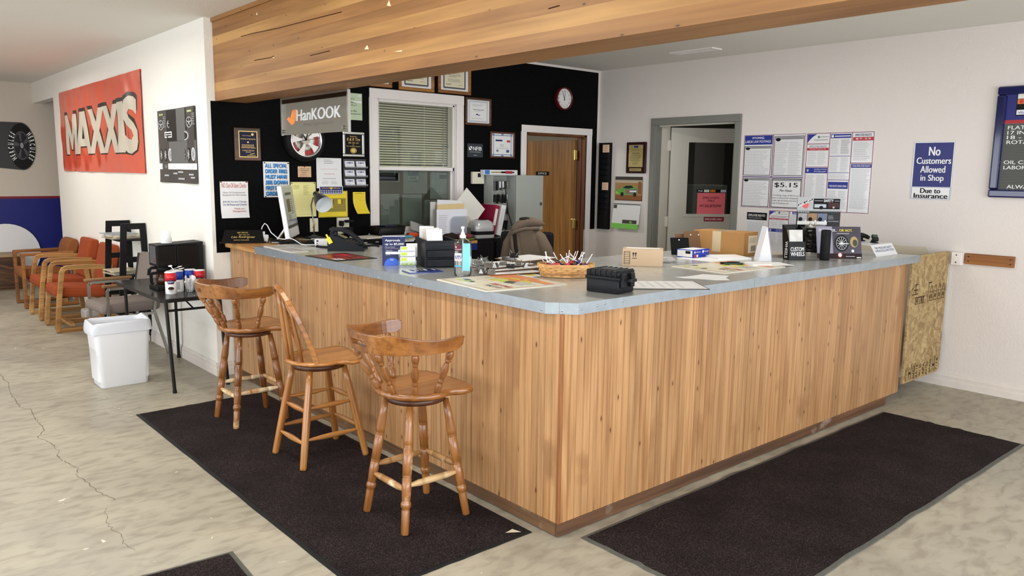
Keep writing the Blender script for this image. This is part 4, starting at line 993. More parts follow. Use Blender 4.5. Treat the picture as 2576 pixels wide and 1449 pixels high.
armchair('burnt orange armchair with oak sled frame in the middle of the row', 7.37, M_of, M_ow, True, 'waiting chairs along the white wall')
armchair('tan brown armchair with square wooden arms by the blue wall', 8.30, M_bf, M_ow2, False, 'waiting chairs along the white wall')
# --- black magazine rack
M_rk = mat('rack_black', (20, 20, 21), .45)
rk = thing('magazine_rack', 'black tapered magazine rack with shelves beside orange chair', 'rack', (-.245, 5.65, 0))
def xat(z, s): return s*(.106+.055*(1.12-z)) - .012*(1.12-z)
for yy in (-.25, .25):
    pn = None
    mb = MB()
    for s in (-1, 1):
        a = [(xat(0, s), 0), (xat(0, s)-s*.055, 0), (xat(1.12, s)-s*.052, 1.12), (xat(1.12, s), 1.12)]
        vs_ = [(x, yy-.011, z) for x, z in a]+[(x, yy+.011, z) for x, z in a]; mb.add(vs_, [(0, 1, 2, 3), (7, 6, 5, 4)]+[(k, k+4, (k+1) % 4+4, (k+1) % 4) for k in range(4)], M_rk)
        mb.build('upright', rk); mb = MB()
    for z0, z1 in ((1.065, 1.12), (.76, .81), (.40, .45), (.06, .11)):
        MB().box((xat(z1, -1)+.052, yy-.0105, z0), (xat(z1, 1)-.052, yy+.0105, z1), M_rk).build('rail', rk)
for z in (.955, .62, .28): MB().box((xat(z, -1)-.015, -.24, z), (xat(z, 1)-.006, .24, z+.014), M_rk).build('shelf', rk)
MAGC = [(208, 196, 176), (226, 222, 212), (176, 168, 150), (198, 186, 160), (150, 160, 168), (222, 210, 170)]
rm = random.Random(9)
for z, nm, n in ((.970, 'top', 5), (.635, 'middle', 4)):
    zz = z
    for k in range(n):
        h = rm.uniform(.006, .011); c = MAGC[rm.randrange(6)]
        o = MB().box((-.125, -.14, 0), (.115, .15, h), mat('magazine_cover_%d%d%d' % c, c, .4), ch=.0008).box((-.122, -.137, h*.12), (.1152, .147, h*.88), mat('page_edge', (224, 220, 208), .8)).build('magazine')
        o.location = (-.285+rm.uniform(-.015, .015), 5.65+rm.uniform(-.02, .02), zz); o.rotation_euler = (0, 0, rm.uniform(-.2, .2)); zz += h+.0006
        od = ['lowest', 'second lowest', 'third', 'fourth', 'uppermost'][k] if k < n-1 else 'uppermost'
        tag(o, '%s magazine in the pile on the rack\'s %s shelf' % (od, nm), 'magazine', 'magazines on the rack')
# --- grey waiting chair with chrome frame
M_gf = mat('grey_tweed', (128, 116, 110), .95, bump=.5, bscale=400, var=.12, vscale=60); M_chr = mat('brushed_chrome', (176, 176, 172), .25, .95); M_aw = wood('armrest_walnut', (150, 112, 74), (124, 88, 54), (94, 62, 36), axis=0, stretch=8, scale=3)
gc = thing('waiting_chair', 'grey tweed chair with chrome legs and wooden armrests', 'chair', (-.43, 5.0, 0), math.radians(3))
for s in (-1, 1):
    y = s*.25
    MB().sweep([(-.24, y, 0), (-.24, y, .60), (-.225, y, .62), (.10, y, .62)], .022, .022, M_chr, upv=(0, 1, 0)).build('front_leg', gc)
    MB().sweep([(.235, y, 0), (.13, y, .40), (.20, y, .86)], .022, .022, M_chr, upv=(0, 1, 0)).build('rear_leg', gc)
    MB().box((-.275, y-.028, .632), (.12, y+.028, .655), M_aw, ch=.006).build('armrest', gc)
    MB().box((-.24, y-.01, .37), (.14, y+.01, .39), M_chr).build('seat_rail', gc)
mb = MB(); mb.box((-.29, -.235, .40), (.20, .235, .485), M_gf, ch=.032); mb.build('seat', gc)
mb = MB(Matrix.Translation((.165, 0, .52)) @ Matrix.Rotation(math.radians(10), 4, 'Y')); mb.prism([(x, y) for x, y in rrect(.44, .36, .06, 5, 0, .18)], -.03, .03, M_gf, M=Matrix(((0, 0, 1, 0), (1, 0, 0, 0), (0, 1, 0, 0), (0, 0, 0, 1)))); mb.build('backrest', gc)
# --- folding table with the coffee things
M_tb = mat('table_black', (30, 30, 31), .28, var=.2, vscale=12, coat=.3); M_tl = mat('table_leg_black', (16, 16, 17), .4, .3)
ft = thing('folding_table', 'small black folding table against the white wall', 'table', (0, 0, 0))
mb = MB(); mb.prism(rrect(.485, 1.22, .05, 6, -.3775, 4.035), .672, .700, M_tb); mb.build('tabletop', ft)
for y, f in ((3.47, 1), (4.52, -1)):
    for x, xb_ in ((-.575, -.558), (-.185, -.165)): 
        MB().cyl((x, y+.015*f, .672), (xb_, y-.03*f, .012), .0125, n=12, material=M_tl).build('leg', ft); MB().cyl((xb_, y-.03*f, .0), (xb_, y-.03*f, .022), .015, n=12, material=M_tl).build('foot', ft)
    MB().cyl((-.575, y+.008*f, .605), (-.185, y+.008*f, .605), .009, n=10, material=M_tl).build('crossbar', ft)
    MB().tube([(-.38, y+.3*f, .668), (-.38, y+.02*f, .605)], .006, 6, M_tl).build('brace', ft)
TZ = .700
# coffee maker
M_cm = mat('coffee_black', (12, 12, 13), .22, coat=.3); M_cm2 = mat('coffee_black_matte', (24, 24, 25), .5); M_cms = mat('coffee_panel_grey', (110, 110, 108), .35, .5)
cmk = thing('coffee_maker', 'black commercial coffee maker with warming plate on folding table', 'coffee maker', (-.325, 3.985, TZ))
MB().box((-.03, -.105, .0), (.175, .105, .345), M_cm, ch=.01).build('column', cmk)
MB().box((-.175, -.105, .175), (-.03, .105, .345), M_cm, ch=.01).build('brew_head', cmk)
MB().add([(-.175, -.1, .345), (.175, -.1, .360), (.175, .1, .360), (-.175, .1, .345), (-.175, -.1, .34), (.175, -.1, .34), (.175, .1, .34), (-.175, .1, .34)], [(0, 1, 2, 3), (0, 4, 5, 1), (1, 5, 6, 2), (2, 6, 7, 3), (3, 7, 4, 0)], M_cm2).build('lid', cmk)
MB().box((-.178, -.07, .20), (-.174, .07, .335), M_cms).build('control_panel', cmk); MB().cyl((-.178, -.045, .225), (-.181, -.045, .225), .008, n=10, material=mat('indicator_red', (150, 30, 20), .4)).build('indicator', cmk)
MB().box((-.185, -.105, 0), (.02, .105, .03), M_cm2, ch=.006).build('base', cmk); MB().cyl((-.09, 0, .03), (-.09, 0, .036), .075, n=24, material=M_cm2).build('warming_plate', cmk)
MB().lathe([(.13, .055), (.175, .07)], 20, M_cm2, p=(-.09, 0, 0)).build('brew_funnel', cmk); MB().sweep([(-.15, 0, .165), (-.19, 0, .165), (-.205, 0, .155), (-.212, 0, .11)], .022, .016, M_cm2, upv=(0, 1, 0)).build('funnel_handle', cmk)
cf = thing('coffee_carafe', 'glass coffee carafe with black handle on the warming plate', 'carafe', (-.325-.09, 3.985, TZ+.037))
MB().lathe([(0, .05), (.004, .066), (.03, .072), (.07, .060), (.092, .045)], 20, mat('coffee_glass', (58, 30, 14), .08, coat=.6)).build('glass', cf); MB().lathe([(.09, .047), (.098, .047), (.1, .03)], 16, M_cm2).build('collar', cf)
MB().sweep([(-.045, -.0, .088), (-.095, 0, .085), (-.105, 0, .07), (-.105, 0, .015), (-.092, 0, .0)], .022, .014, M_cm2, upv=(0, 1, 0)).build('handle', cf)
# cup stack on the machine
M_foam = mat('foam_cup_white', (238, 238, 238), .55)
cp = None
for k in range(5):
    if cp is None: cp = MB().lathe([(0, .040), (.003, .041), (.066, .029), (.068, .0)], 24, M_foam).build('foam_cup'); o = cp
    else: o = cp.copy(); COL.objects.link(o)
    o.location = (-.395, 3.985, TZ+.352+k*.007)
    tag(o, 'upturned white foam cup in the stack on the coffee maker', 'cup', 'foam cup stack')
# creamer and sugar canisters
def canister(lb, px, py, topc, blue, hgt=.155, rad=.040, spoon=False):
    q = on('z', TZ, px, py); t = thing('canister', lb, 'canister', (q.x, q.y, TZ), 0, 'drink canisters on the table')
    MB().lathe([(0, rad*.97), (.003, rad), (hgt*.58, rad)], 28, mat('canister_white', (232, 232, 232), .4)).build('label_lower', t)
    MB().lathe([(hgt*.58, rad*1.001), (hgt*.97, rad*1.001)], 28, topc).build('label_upper', t)
    MB().lathe([(hgt*.965, rad*1.02), (hgt, rad*1.02), (hgt*1.01, rad*.9), (hgt, 0)], 28, M_foam).build('lid', t)
    # face turned to the viewer
    d = Vector((CAM.x-q.x, CAM.y-q.y, 0)).normalized(); an = math.atan2(d.y, d.x)
    def wrap(p): a = an+p[0]/rad; r = rad+.0022+p[2]; return (r*math.cos(a), r*math.sin(a), p[1])
    pr = Print(); pr.z = .0
    def band(pts, m, z): c = (sum(p_[0] for p_ in pts)/len(pts), sum(p_[1] for p_ in pts)/len(pts)); n_ = len(pts); pr.add([(u, v, z) for u, v in pts]+[(c[0], c[1], z)], [(n_, i, (i+1) % n_) for i in range(n_)], m)
    if blue:
        band(rrect(.05, .030, .014, 4, 0, hgt*.56), mat('logo_navy', (20, 28, 84), .4), .0003); pr.z = .0006; pr.text("N'JOY", -.02, hgt*.52, .02, hgt*.60, Wt, .02)
        band(ell(.020, .013, 16, 0, hgt*.27), mat('mug_coffee', (60, 26, 18), .4), .0003); band(ell(.016, .012, 14, .0, hgt*.16), mat('mug_grey', (196, 196, 200), .5), .0002); band([(-.02, hgt*.43), (.02, hgt*.43), (.02, hgt*.45), (-.02, hgt*.45)], mat('pink_ink', (230, 130, 140), .6), .0003)
        band([(-.024, hgt*.75), (.02, hgt*.77), (.02, hgt*.79), (-.024, hgt*.78)], mat('pink_ink', (230, 130, 140), .6), .0003)
    else: band([(-.01, hgt*.12), (.012, hgt*.12), (.012, hgt*.50), (-.01, hgt*.50)], LG, .0003)
    pr.build('label_print', t, fn=wrap)
    return t
RED = mat('canister_red', (206, 34, 44), .4); BLU = mat('canister_blue', (26, 70, 176), .4)
canister('red and white creamer canister standing nearest the table corner', 431, 739, RED, True, .165)
canister('blue and white canister behind the corner red one', 449, 733, BLU, False, .160)
canister('blue canister behind the spoon cup near coffee maker', 480, 727, BLU, False, .155)
canister('red and white canister half hidden behind the captain-back stool', 503, 729, RED, True, .155)
# clear cup of plastic spoons
M_clear = glass('clear_plastic', (.93, .95, .96), .10, .05); M_sp = mat('spoon_white', (240, 240, 242), .35)
q = on('z', TZ, 479, 735); cu = thing('clear_cup', 'clear plastic cup of white spoons beside canisters', 'cup', (q.x, q.y, TZ))
MB().lathe([(0, .028), (.002, .029), (.085, .042), (.086, .042)], 24, M_clear, ends=False).build('cup_wall', cu)
rm = random.Random(4); spn = None
def spoon_mesh():
    mb = MB(); mb.sweep([(0, 0, 0), (0, 0, .09)], .006, .002, M_sp, upv=(0, 1, 0)); mb.sphere((0, 0, .108), .02, 10, 8, M_sp, sc_=(.75, .18, 1.1)); return mb
sp0 = spoon_mesh().build('plastic_spoon'); first = True
for k in range(8):
    o = sp0 if first else sp0.copy()
    if not first: COL.objects.link(o)
    first = False; a = rm.uniform(0, 6.28); o.location = (q.x+.012*math.cos(a), q.y+.012*math.sin(a), TZ+.004); o.rotation_euler = (rm.uniform(-.28, .28), rm.uniform(-.28, .28), a)
    tag(o, 'white plastic spoon standing in the clear cup', 'spoon', 'spoons in the clear cup')
qq = on('z', TZ+.167, 431, 682)
for k in range(3):
    o = sp0.copy(); COL.objects.link(o); o.location = (qq.x-.045+k*.03, qq.y-.02+.01*k, TZ+.172+.003*k); o.rotation_euler = (PI/2-.15, .1*k, 1.2+.9*k)
    tag(o, 'white plastic spoon lying on the corner red canister', 'spoon', 'spoons on the canister lid')
# --- trash can with bag
M_bin = mat('bin_white', (226, 228, 232), .4, var=.03, vscale=5); M_bag = mat('bag_white', (222, 226, 234), .3, alpha=.92)
tb = thing('trash_can', 'white rectangular trash can with white bag by the table', 'trash can', (-.775, 3.995, 0))
def ring_(w, h, r, z): return [(x, y, z) for x, y in rrect(w, h, r, 4)]
def loft(mb, rings, m, close=True, smooth=True):
    n = len(rings[0]); vs_ = [p for r in rings for p in r]
    mb.add(vs_, [(j*n+k, j*n+(k+1) % n, (j+1)*n+(k+1) % n, (j+1)*n+k) for j in range(len(rings)-1) for k in range(n)], m, smooth)
    if close: mb.add(rings[0], [tuple(range(n-1, -1, -1))], m)
mb = MB(); loft(mb, [ring_(.325, .225, .03, 0), ring_(.335, .235, .032, .006), ring_(.395, .265, .04, .44), ring_(.398, .268, .04, .485), ring_(.386, .256, .036, .485), ring_(.36, .23, .03, .05)], M_bin); mb.build('bin_body', tb)
nz = lambda x, y, z, a: a*noise.noise(Vector((x*14, y*14, z*14)))
mb = MB(); rr_ = []
for w_, h_, z in ((.412, .282, .405), (.420, .290, .425), (.416, .286, .455), (.412, .284, .487), (.400, .272, .497), (.378, .250, .490), (.365, .236, .44), (.355, .226, .34), (.34, .21, .24)):
    rr_.append([(x*(1+nz(x, y, z, .09)), y*(1+nz(y, x, z+1, .09)), z+nz(x, y, z+2, .03)*(z > .4)) for x, y, _ in ring_(w_, h_, .042, z)])
loft(mb, rr_, M_bag, False); mb.build('bag', tb)
# small carton under the middle armchairs
o = MB().box((-.08, -.10, 0), (.08, .10, .11), mat('foil_wrap', (196, 196, 192), .4, bump=.8, bscale=40), ch=.02).build('wrapped_package'); o.location = (-.30, 6.95, 0); tag(o, 'crumpled pale package on the floor between orange armchairs', 'package')
# white bottle by rack
q = on('x', -.28, 265, 698); o = MB().lathe([(0, .018), (.05, .018), (.055, .012), (.075, .012), (.076, 0)], 14, M_foam).build('small_bottle'); o.location = (-.285, 5.62, .294); tag(o, 'small white bottle on the lowest rack shelf', 'bottle')
# ================================================================== things on the black wall
PAPER = mat('paper_white', (232, 232, 232), .7); REDK = mat('ink_red', (190, 60, 54), .7); BLUK = mat('ink_blue', (70, 84, 140), .7); NAVY = mat('ink_navy', (24, 34, 108), .6); GOLD = mat('gold_leaf', (214, 184, 110), .35, .6)
def frame(name, lb, cat, ax, v, R4, wood_m, fw_, inner, draw, grp=None, depth=.02, glassy=False, mat_col=None, mat_w=.0):
    u0, u1, w0, w1 = R4; W, H = u1-u0, w1-w0
    t = thing(name, lb, cat, group=grp); t.matrix_world = WALLM[ax](v-.001, u0, w0)
    mb = MB()
    for a, b in (((0, 0), (W, fw_)), ((0, H-fw_), (W, H)), ((0, fw_), (fw_, H-fw_)), ((W-fw_, fw_), (W, H-fw_))): mb.box((a[0], a[1], 0), (b[0], b[1], depth), wood_m, ch=min(.004, fw_*.3))
    mb.build('frame', t)
    MB().box((fw_*.8, fw_*.8, .001), (W-fw_*.8, H-fw_*.8, depth*.45), inner).build('certificate', t)
    pr = Print(); pr.z = depth*.45+.0004; pr2 = pr
    class Off: pass
    draw(pr, W, H)
    if pr.v: pr.build('print', t)
    if glassy: MB().box((fw_*.8, fw_*.8, depth*.62), (W-fw_*.8, H-fw_*.8, depth*.66), glass('picture_glass', (.96, .97, .96), .05)).build('glass', t)
    return t
def R_(ax, v, *pts): return rect(ax, v, pts)
# award plaque
M_wal = wood('walnut', (96, 66, 44), (78, 52, 34), (56, 36, 24), axis=0, stretch=8, scale=3, rough=.4); M_navyp = mat('plaque_navy', (16, 20, 52), .3)
R4 = R_('y', YW, (587, 320), (654, 323), (654, 405), (589, 403))
def d(p, W, H):
    p.rc(W*.15, H*.10, W*.87, H*.90, GOLD); p.rc(W*.18, H*.125, W*.84, H*.875, M_navyp)
    p.poly(ell(W*.05, H*.04, 14, W*.68, H*.80), GOLD); p.text('Ducey Tire Dealers', W*.3, H*.74, W*.62, H*.77, GOLD); p.text('Certificate of Appreciation', W*.22, H*.63, W*.8, H*.68, GOLD, shear=.3)
    p.poly(ell(W*.035, H*.025, 12, W*.5, H*.56), GOLD); p.para(W*.26, H*.40, W*.76, H*.50, 3, GOLD, seed=3); p.text('National Tire Dealers Organization', W*.24, H*.365, W*.80, H*.405, GOLD, shear=.3); p.text('R AND R TIRE INC.', W*.28, H*.29, W*.74, H*.325, GOLD); p.rc(W*.4, H*.25, W*.6, H*.262, GOLD); p.line((W*.56, H*.19), (W*.74, H*.23), .004, GOLD); p.rc(W*.45, H*.155, W*.78, H*.165, GOLD)
t = thing('award_plaque', 'walnut plaque with navy and gold plate near the wall corner', 'plaque'); t.matrix_world = WALLM['y'](YW-.001, R4[0], R4[2])
W_, H_ = R4[1]-R4[0], R4[3]-R4[2]; MB().box((0, 0, 0), (W_, H_, .018), M_wal, ch=.006).build('board', t); pr = Print(); pr.z = .0188; d(pr, W_, H_); pr.build('plate', t)
# no-checks notice
def d(p, W, H):
    p.text('NO Out-Of-State Checks', W*.06, H*.83, W*.93, H*.955, REDK, .014); p.text('Place Of Employment', W*.10, H*.665, W*.88, H*.72, GR, .016); p.text('Required On All Checks', W*.08, H*.595, W*.92, H*.655, GR, .016)
    p.text('$30.00 Service Charge', W*.08, H*.41, W*.92, H*.47, BLUK, .016); p.text('On All Returned Checks', W*.08, H*.34, W*.93, H*.395, BLUK, .016); p.text('Thank you,', W*.46, H*.22, W*.86, H*.275, REDK, .016); p.text('Management', W*.42, H*.15, W*.90, H*.205, REDK, .016)
    for u in (.04, .95): p.poly(ell(.008, .006, 8, W*u, H*.985), mat('pin_red', (140, 20, 24), .4))
u0, u1, w0, w1 = R_('y', YW, (551, 456), (622, 457), (627, 548), (557, 548))
sheet('paper_notice', 'white notice about out-of-state checks curling at its foot', 'notice', 'y', YW, u0, u1, w0, w1, PAPER, .0006, curl=lambda a, b: .002+.07*max(0, .45-b)**2*(1.2-a*.2), draw=d)
# special order notice
CYB = mat('sky_blue_paint', (38, 140, 214), .5); DKB = mat('deep_blue_shade', (10, 40, 84), .5)
def d(p, W, H):
    for k, s in enumerate(('ALL SPECIAL', 'ORDER TIRES', 'MUST HAVE', '50% DOWN', 'FIRST BEFORE', 'ORDERING')):
        v = H*(.845-k*.157); wd = .93
        p.text(s, W*.075, v-.006, W*wd, v+H*.105-.006, DKB, .03, shear=.12); p.up(.0006); p.text(s, W*.065, v, W*wd-.006, v+H*.105, CYB, .07, shear=.12)
    for u, v in ((.05, .97), (.95, .96), (.05, .02)): p.poly(ell(.007, .005, 8, W*u, H*v), K)
u0, u1, w0, w1 = R_('y', YW, (661, 406), (727, 408), (729, 497), (664, 495))
sheet('paper_notice', 'white notice with painted blue letters about special order tires', 'notice', 'y', YW, u0, u1, w0, w1, PAPER, .001, draw=d)
def d(p, W, H):
    p.text('Believe in the', W*.2, H*.72, W*.85, H*.84, K, .006); p.text('Lord Jesus', W*.12, H*.52, W*.82, H*.68, K, .012); p.text('Christ,', W*.28, H*.34, W*.66, H*.48, K, .012); p.text('and thou', W*.2, H*.2, W*.6, H*.28, K, .006); p.text('shalt be saved', W*.1, H*.08, W*.75, H*.16, REDK, .006); p.poly(ell(.006, .005, 8, W*.5, H*.95), mat('pin_red', (140, 20, 24), .4))
u0, u1, w0, w1 = R_('y', YW, (748, 418), (782, 419), (783, 446), (750, 445))
sheet('verse_card', 'small tan card with a bible verse below the tire clock', 'card', 'y', YW, u0, u1, w0, w1, mat('tan_card', (214, 178, 140), .7, var=.12, vscale=9), .001, draw=d)
def d(p, W, H):
    p.para(W*.30, H*.80, W*.72, H*.96, 5, GR, seed=2, ragged=.4); p.rc(W*.15, H*.63, W*.85, H*.636, REDK); p.para(W*.3, H*.46, W*.75, H*.50, 1, REDK, seed=3); p.para(W*.25, H*.30, W*.8, H*.34, 1, GR, seed=4); p.para(W*.2, H*.13, W*.48, H*.24, 4, LG, seed=5); p.para(W*.56, H*.13, W*.84, H*.24, 4, LG, seed=6)
u0, u1, w0, w1 = R_('y', YW, (794, 398), (857, 397), (859, 472), (797, 475))
sheet('price_list', 'white price list sheet pinned beneath the tire clock', 'paper', 'y', YW, u0, u1, w0, w1, PAPER, .003, curl=lambda a, b: .003+.015*a*max(0, .5-b), draw=d)
YEL = mat('ink_yellow', (226, 196, 50), .6)
def d(p, W, H):
    p.rc(W*.03, H*.08, W*.97, H*.92, NAVY); p.text('University Calendar', W*.10, H*.62, W*.9, H*.86, YEL, .012); p.poly(ell(W*.05, H*.14, 12, W*.5, H*.72), YEL); 
    for k in range(9): p.rc(W*(.06+k*.10), H*.36, W*(.13+k*.10), H*.50, LG); p.rc(W*(.06+k*.10), H*.14, W*(.13+k*.10), H*.28, LG)
u0, u1, w0, w1 = R_('y', YW-.012, (803, 469), (862, 467), (862, 489), (803, 488))
sheet('game_calendar', 'small navy and yellow calendar strip below price list', 'calendar', 'y', YW-.014, u0, u1, w0, w1, PAPER, .001, draw=d)
YP = mat('pale_yellow_paper', (232, 226, 156), .7); YP2 = mat('strong_yellow_paper', (240, 214, 52), .65); OLV = mat('chart_olive', (146, 134, 50), .6)
def d(p, W, H):
    p.border(W*.06, H*.06, W*.96, H*.97, .002, mat('yellow_rule', (196, 184, 90), .7)); p.para(W*.1, H*.80, W*.35, H*.92, 4, OLV, seed=3); p.para(W*.50, H*.62, W*.78, H*.92, 12, OLV, seed=4, ragged=.5)
    for u in (.04, .95): p.poly(ell(.006, .005, 8, W*u, H*.97), K)
u0, u1, w0, w1 = R_('y', YW, (729, 458), (792, 458), (797, 545), (735, 545))
sheet('yellow_list', 'pale yellow lined sheet pinned behind the monitor', 'paper', 'y', YW, u0, u1, w0, w1, YP, .001, draw=d)
def d(p, W, H):
    p.border(W*.02, H*.02, W*.98, H*.98, .0025, OLV); p.rc(W*.06, H*.20, W*.94, H*.72, OLV)
    for k in range(6):
        c = YP2 if k % 2 == 0 else mat('chart_maroon', (96, 30, 26), .6)
        if k % 2 == 0: p.rc(W*(.08+k*.145), H*(.34 if k < 4 else .5), W*(.20+k*.145), H*(.68 if k > 3 else .70), YP2)
        else: p.rc(W*(.06+k*.145), H*.5, W*(.085+k*.145), H*.68, mat('chart_maroon', (96, 30, 26), .6))
    for k in range(4): p.rc(W*.06, H*(.24+.1*k), W*.94, H*(.244+.1*k), mat('yellow_rule', (196, 184, 90), .7))
u0, u1, w0, w1 = R_('y', YW, (800, 482), (874, 479), (874, 546), (801, 546))
sheet('yellow_chart', 'bright yellow tire chart pinned beside the desk lamp', 'chart', 'y', YW, u0, u1, w0, w1, YP2, .001, draw=d)
def d(p, W, H):
    for k in range(6): p.rc(W*(.16+k*.13), H*.06, W*(.166+k*.13), H*.92, OLV, 14)
    p.rc(W*.12, H*.92, W*.9, H*.935, OLV); p.rc(W*.3, H*.95, W*.7, H*.965, OLV); p.rc(W*.5, H*.6, W*.9, H*.606, OLV)
u0, u1, w0, w1 = R_('y', YW, (886, 482), (917, 484), (921, 539), (889, 534))
sheet('yellow_form', 'yellow form curling off the wall near the window', 'paper', 'y', YW, u0, u1, w0, w1, YP2, .0006, curl=lambda a, b: .002+.16*max(0, .7-b)**2, draw=d)
# support plaque with chrome frame
def d(p, W, H):
    p.text('Thank You', W*.34, H*.79, W*.66, H*.84, GOLD); p.text('R & R Tire', W*.2, H*.64, W*.82, H*.76, GOLD, shear=.25); p.text('2009 - 2010 - 2011', W*.27, H*.53, W*.75, H*.59, GOLD); p.text('for', W*.46, H*.455, W*.54, H*.50, GOLD); p.text('Your Generous Support', W*.17, H*.39, W*.83, H*.445, GOLD); p.poly(ell(W*.145, H*.11, 24, W*.5, H*.25), GOLD); p.poly(ell(W*.12, H*.09, 24, W*.5, H*.25), K); p.poly(ell(W*.10, H*.075, 24, W*.5, H*.25), GOLD)
frame('support_plaque', 'black and gold thank-you plaque in bright metal frame', 'plaque', 'y', YW, R_('y', YW, (859, 332), (913, 332), (915, 395), (861, 394)), mat('polished_metal', (206, 210, 206), .2, .9), .022, K, d)
# business card rack
R4 = R_('y', YW, (863, 400), (918, 400), (921, 472), (864, 471)); W_, H_ = R4[1]-R4[0], R4[3]-R4[2]
t = thing('card_rack', 'grey wall rack with six pockets of business cards', 'rack'); t.matrix_world = WALLM['y'](YW-.001, R4[0], R4[2])
M_cr = mat('smoke_plastic', (62, 64, 66), .25)
MB().box((0, 0, 0), (W_, H_, .006), M_cr, ch=.002).build('back_plate', t); M_card = mat('card_white', (226, 228, 234), .6)
for r in range(3):
    v = H_*(.04+r*.315); MB().box((.004, v, .006), (W_-.004, v+.005, .045), M_cr).box((.004, v, .041), (W_-.004, v+.018, .044), M_clear).build('pocket', t)
ci = 0
for r in range(3):
    v = H_*(.04+r*.315)
    for c in range(2):
        o = MB().box((0, 0, 0), (.088, .052, .012), M_card).build('card_stack'); o.matrix_world = WALLM['y'](YW-.018, R4[0]+.008+c*(W_*.5), R4[2]+v+.008) @ Matrix.Rotation(-.22, 4, 'X')
        pr = Print(); pr.z = .0124; pr.rc(.012, .034, .076, .040, NAVY); pr.poly(ell(.007, .007, 10, .044, .037), NAVY); pr.para(.012, .006, .05, .022, 3, LG, seed=r*2+c); pr.build('print', o)
        tag(o, 'stack of white business cards, %s row %s pocket of the rack' % (('bottom', 'middle', 'top')[r], ('left', 'right')[c]), 'card', 'business cards in the wall rack')
# laminated green notice partly hidden by the hanging sign
def d(p, W, H):
    p.text("Vehicle's", W*.3, H*.76, W*.72, H*.83, K); p.text('You Leave', W*.3, H*.63, W*.80, H*.70, K); p.text('Unpaid For!', W*.25, H*.51, W*.80, H*.58, K); p.text('Must Be', W*.45, H*.31, W*.80, H*.37, K, .006); p.text('Approved by Management!', W*.15, H*.20, W*.95, H*.26, K, .006)
    p.poly([(W*.62, H*.70), (W*.98, H*.72), (W*.98, H*.64), (W*.7, H*.66)], Wt); p.poly([(W*.8, H*.9), (W*.95, H*.95), (W*.97, H*.88)], Wt)
sheet('green_notice', 'laminated pale green notice beside the hanging sign', 'notice', 'y', YW, .93, 1.206, 2.058, 2.283, mat('pale_green_laminate', (186, 206, 170), .2, coat=.5), .0015, draw=d)
# tire clock
tk = thing('tire_clock', 'wall clock made like a car tire with chrome wheel', 'clock', (.636, YW, 1.868))
RT, RI = .172, .138; M_rubber = mat('tire_rubber', (17, 17, 18), .6, bump=.2, bscale=80); M_chro = mat('wheel_chrome', (226, 226, 228), .18, .9); M_rcal = mat('caliper_red', (178, 40, 40), .4); M_disc = mat('brake_disc', (168, 166, 156), .35, .7, var=.15, vscale=60)
F = Matrix(((1, 0, 0, 0), (0, 0, -1, 0), (0, 1, 0, 0), (0, 0, 0, 1)))
MB(F).lathe([(.002, RI-.004), (.002, RT*.96), (.02, RT), (.075, RT*.99), (.095, RT*.93), (.10, RT*.86), (.095, RI), (.05, RI-.004), (.002, RI-.004)], 48, M_rubber, ends=False).build('tire', tk)
MB(F).lathe([(.085, RI+.002), (.096, RI), (.096, RI-.012), (.086, RI-.016), (.05, RI-.022)], 48, M_chro, ends=False).build('rim', tk)
MB(F).cyl((0, 0, .01), (0, 0, .05), RI-.004, n=40, material=M_rcal).build('drum', tk)
MB(F).lathe([(.05, .035), (.058, .075), (.058, .085), (.05, .09)], 32, M_disc, ends=False).build('brake_disc', tk)
for k in range(5):
    a = PI/2+k*2*PI/5+.25; mb = MB(F); ca, sa = math.cos(a), math.sin(a)
    pts = []
    for r, wd in ((.02, .010), (.06, .012), (.10, .024), (RI-.012, .040)): pts.append((r, wd))
    poly = [(ca*r-sa*wd, sa*r+ca*wd) for r, wd in pts]+[(ca*r+sa*wd, sa*r-ca*wd) for r, wd in reversed(pts)]
    mb.prism(poly, .06, .08, M_chro); mb.build('spoke', tk)
MB(F).cyl((0, 0, .055), (0, 0, .082), .034, n=24, material=M_disc).build('hub', tk)
def hand(nm, a, l, wd, m=K):
    ca, sa = math.sin(a), math.cos(a); MB(F).prism([(sa*wd, -ca*wd), (ca*l+sa*wd*.3, sa*l-ca*wd*.3), (ca*l-sa*wd*.3, sa*l+ca*wd*.3), (-sa*wd, ca*wd)], .084, .086, m).build(nm, tk)
hand('hour_hand', -.55, .07, .006); hand('minute_hand', .22, .10, .005); hand('second_hand', 1.42, .13, .002); hand('second_tail', 1.42+PI, .06, .003)
# red-rimmed wall clock
ck_ = thing('wall_clock', 'round white wall clock with dark red rim', 'clock', (3.627, YW, 2.408)); RC = .118
M_rim = mat('clock_red', (96, 12, 20), .3, coat=.3)
MB(F).lathe([(0, RC), (.03, RC), (.042, RC*.97), (.045, RC*.9), (.03, RC*.86)], 44, M_rim, ends=False).build('rim', ck_)
MB(F).cyl((0, 0, .0), (0, 0, .028), RC*.87, n=40, material=PAPER).build('dial', ck_)
pr = Print(); pr.z = .0285
for h in range(1, 13):
    a = h*PI/6; cx2, cy2 = RC*.68*math.sin(a), RC*.68*math.cos(a); pr.text(str(h), cx2-.010, cy2-.010, cx2+.010, cy2+.010, K, .01, fit='h')
po = pr.build('numerals', ck_); po.matrix_local = F
def chand(nm, a, l, wd):
    ca, sa = math.sin(a), math.cos(a); MB(F).prism([(-ca*.02+sa*wd, -sa*.02-ca*wd), (ca*l+sa*wd*.4, sa*l-ca*wd*.4), (ca*l-sa*wd*.4, sa*l+ca*wd*.4), (-ca*.02-sa*wd, -sa*.02+ca*wd)], .030, .031, K).build(nm, ck_)
chand('minute_hand', -.42, .088, .003); chand('hour_hand', .16, .078, .003)
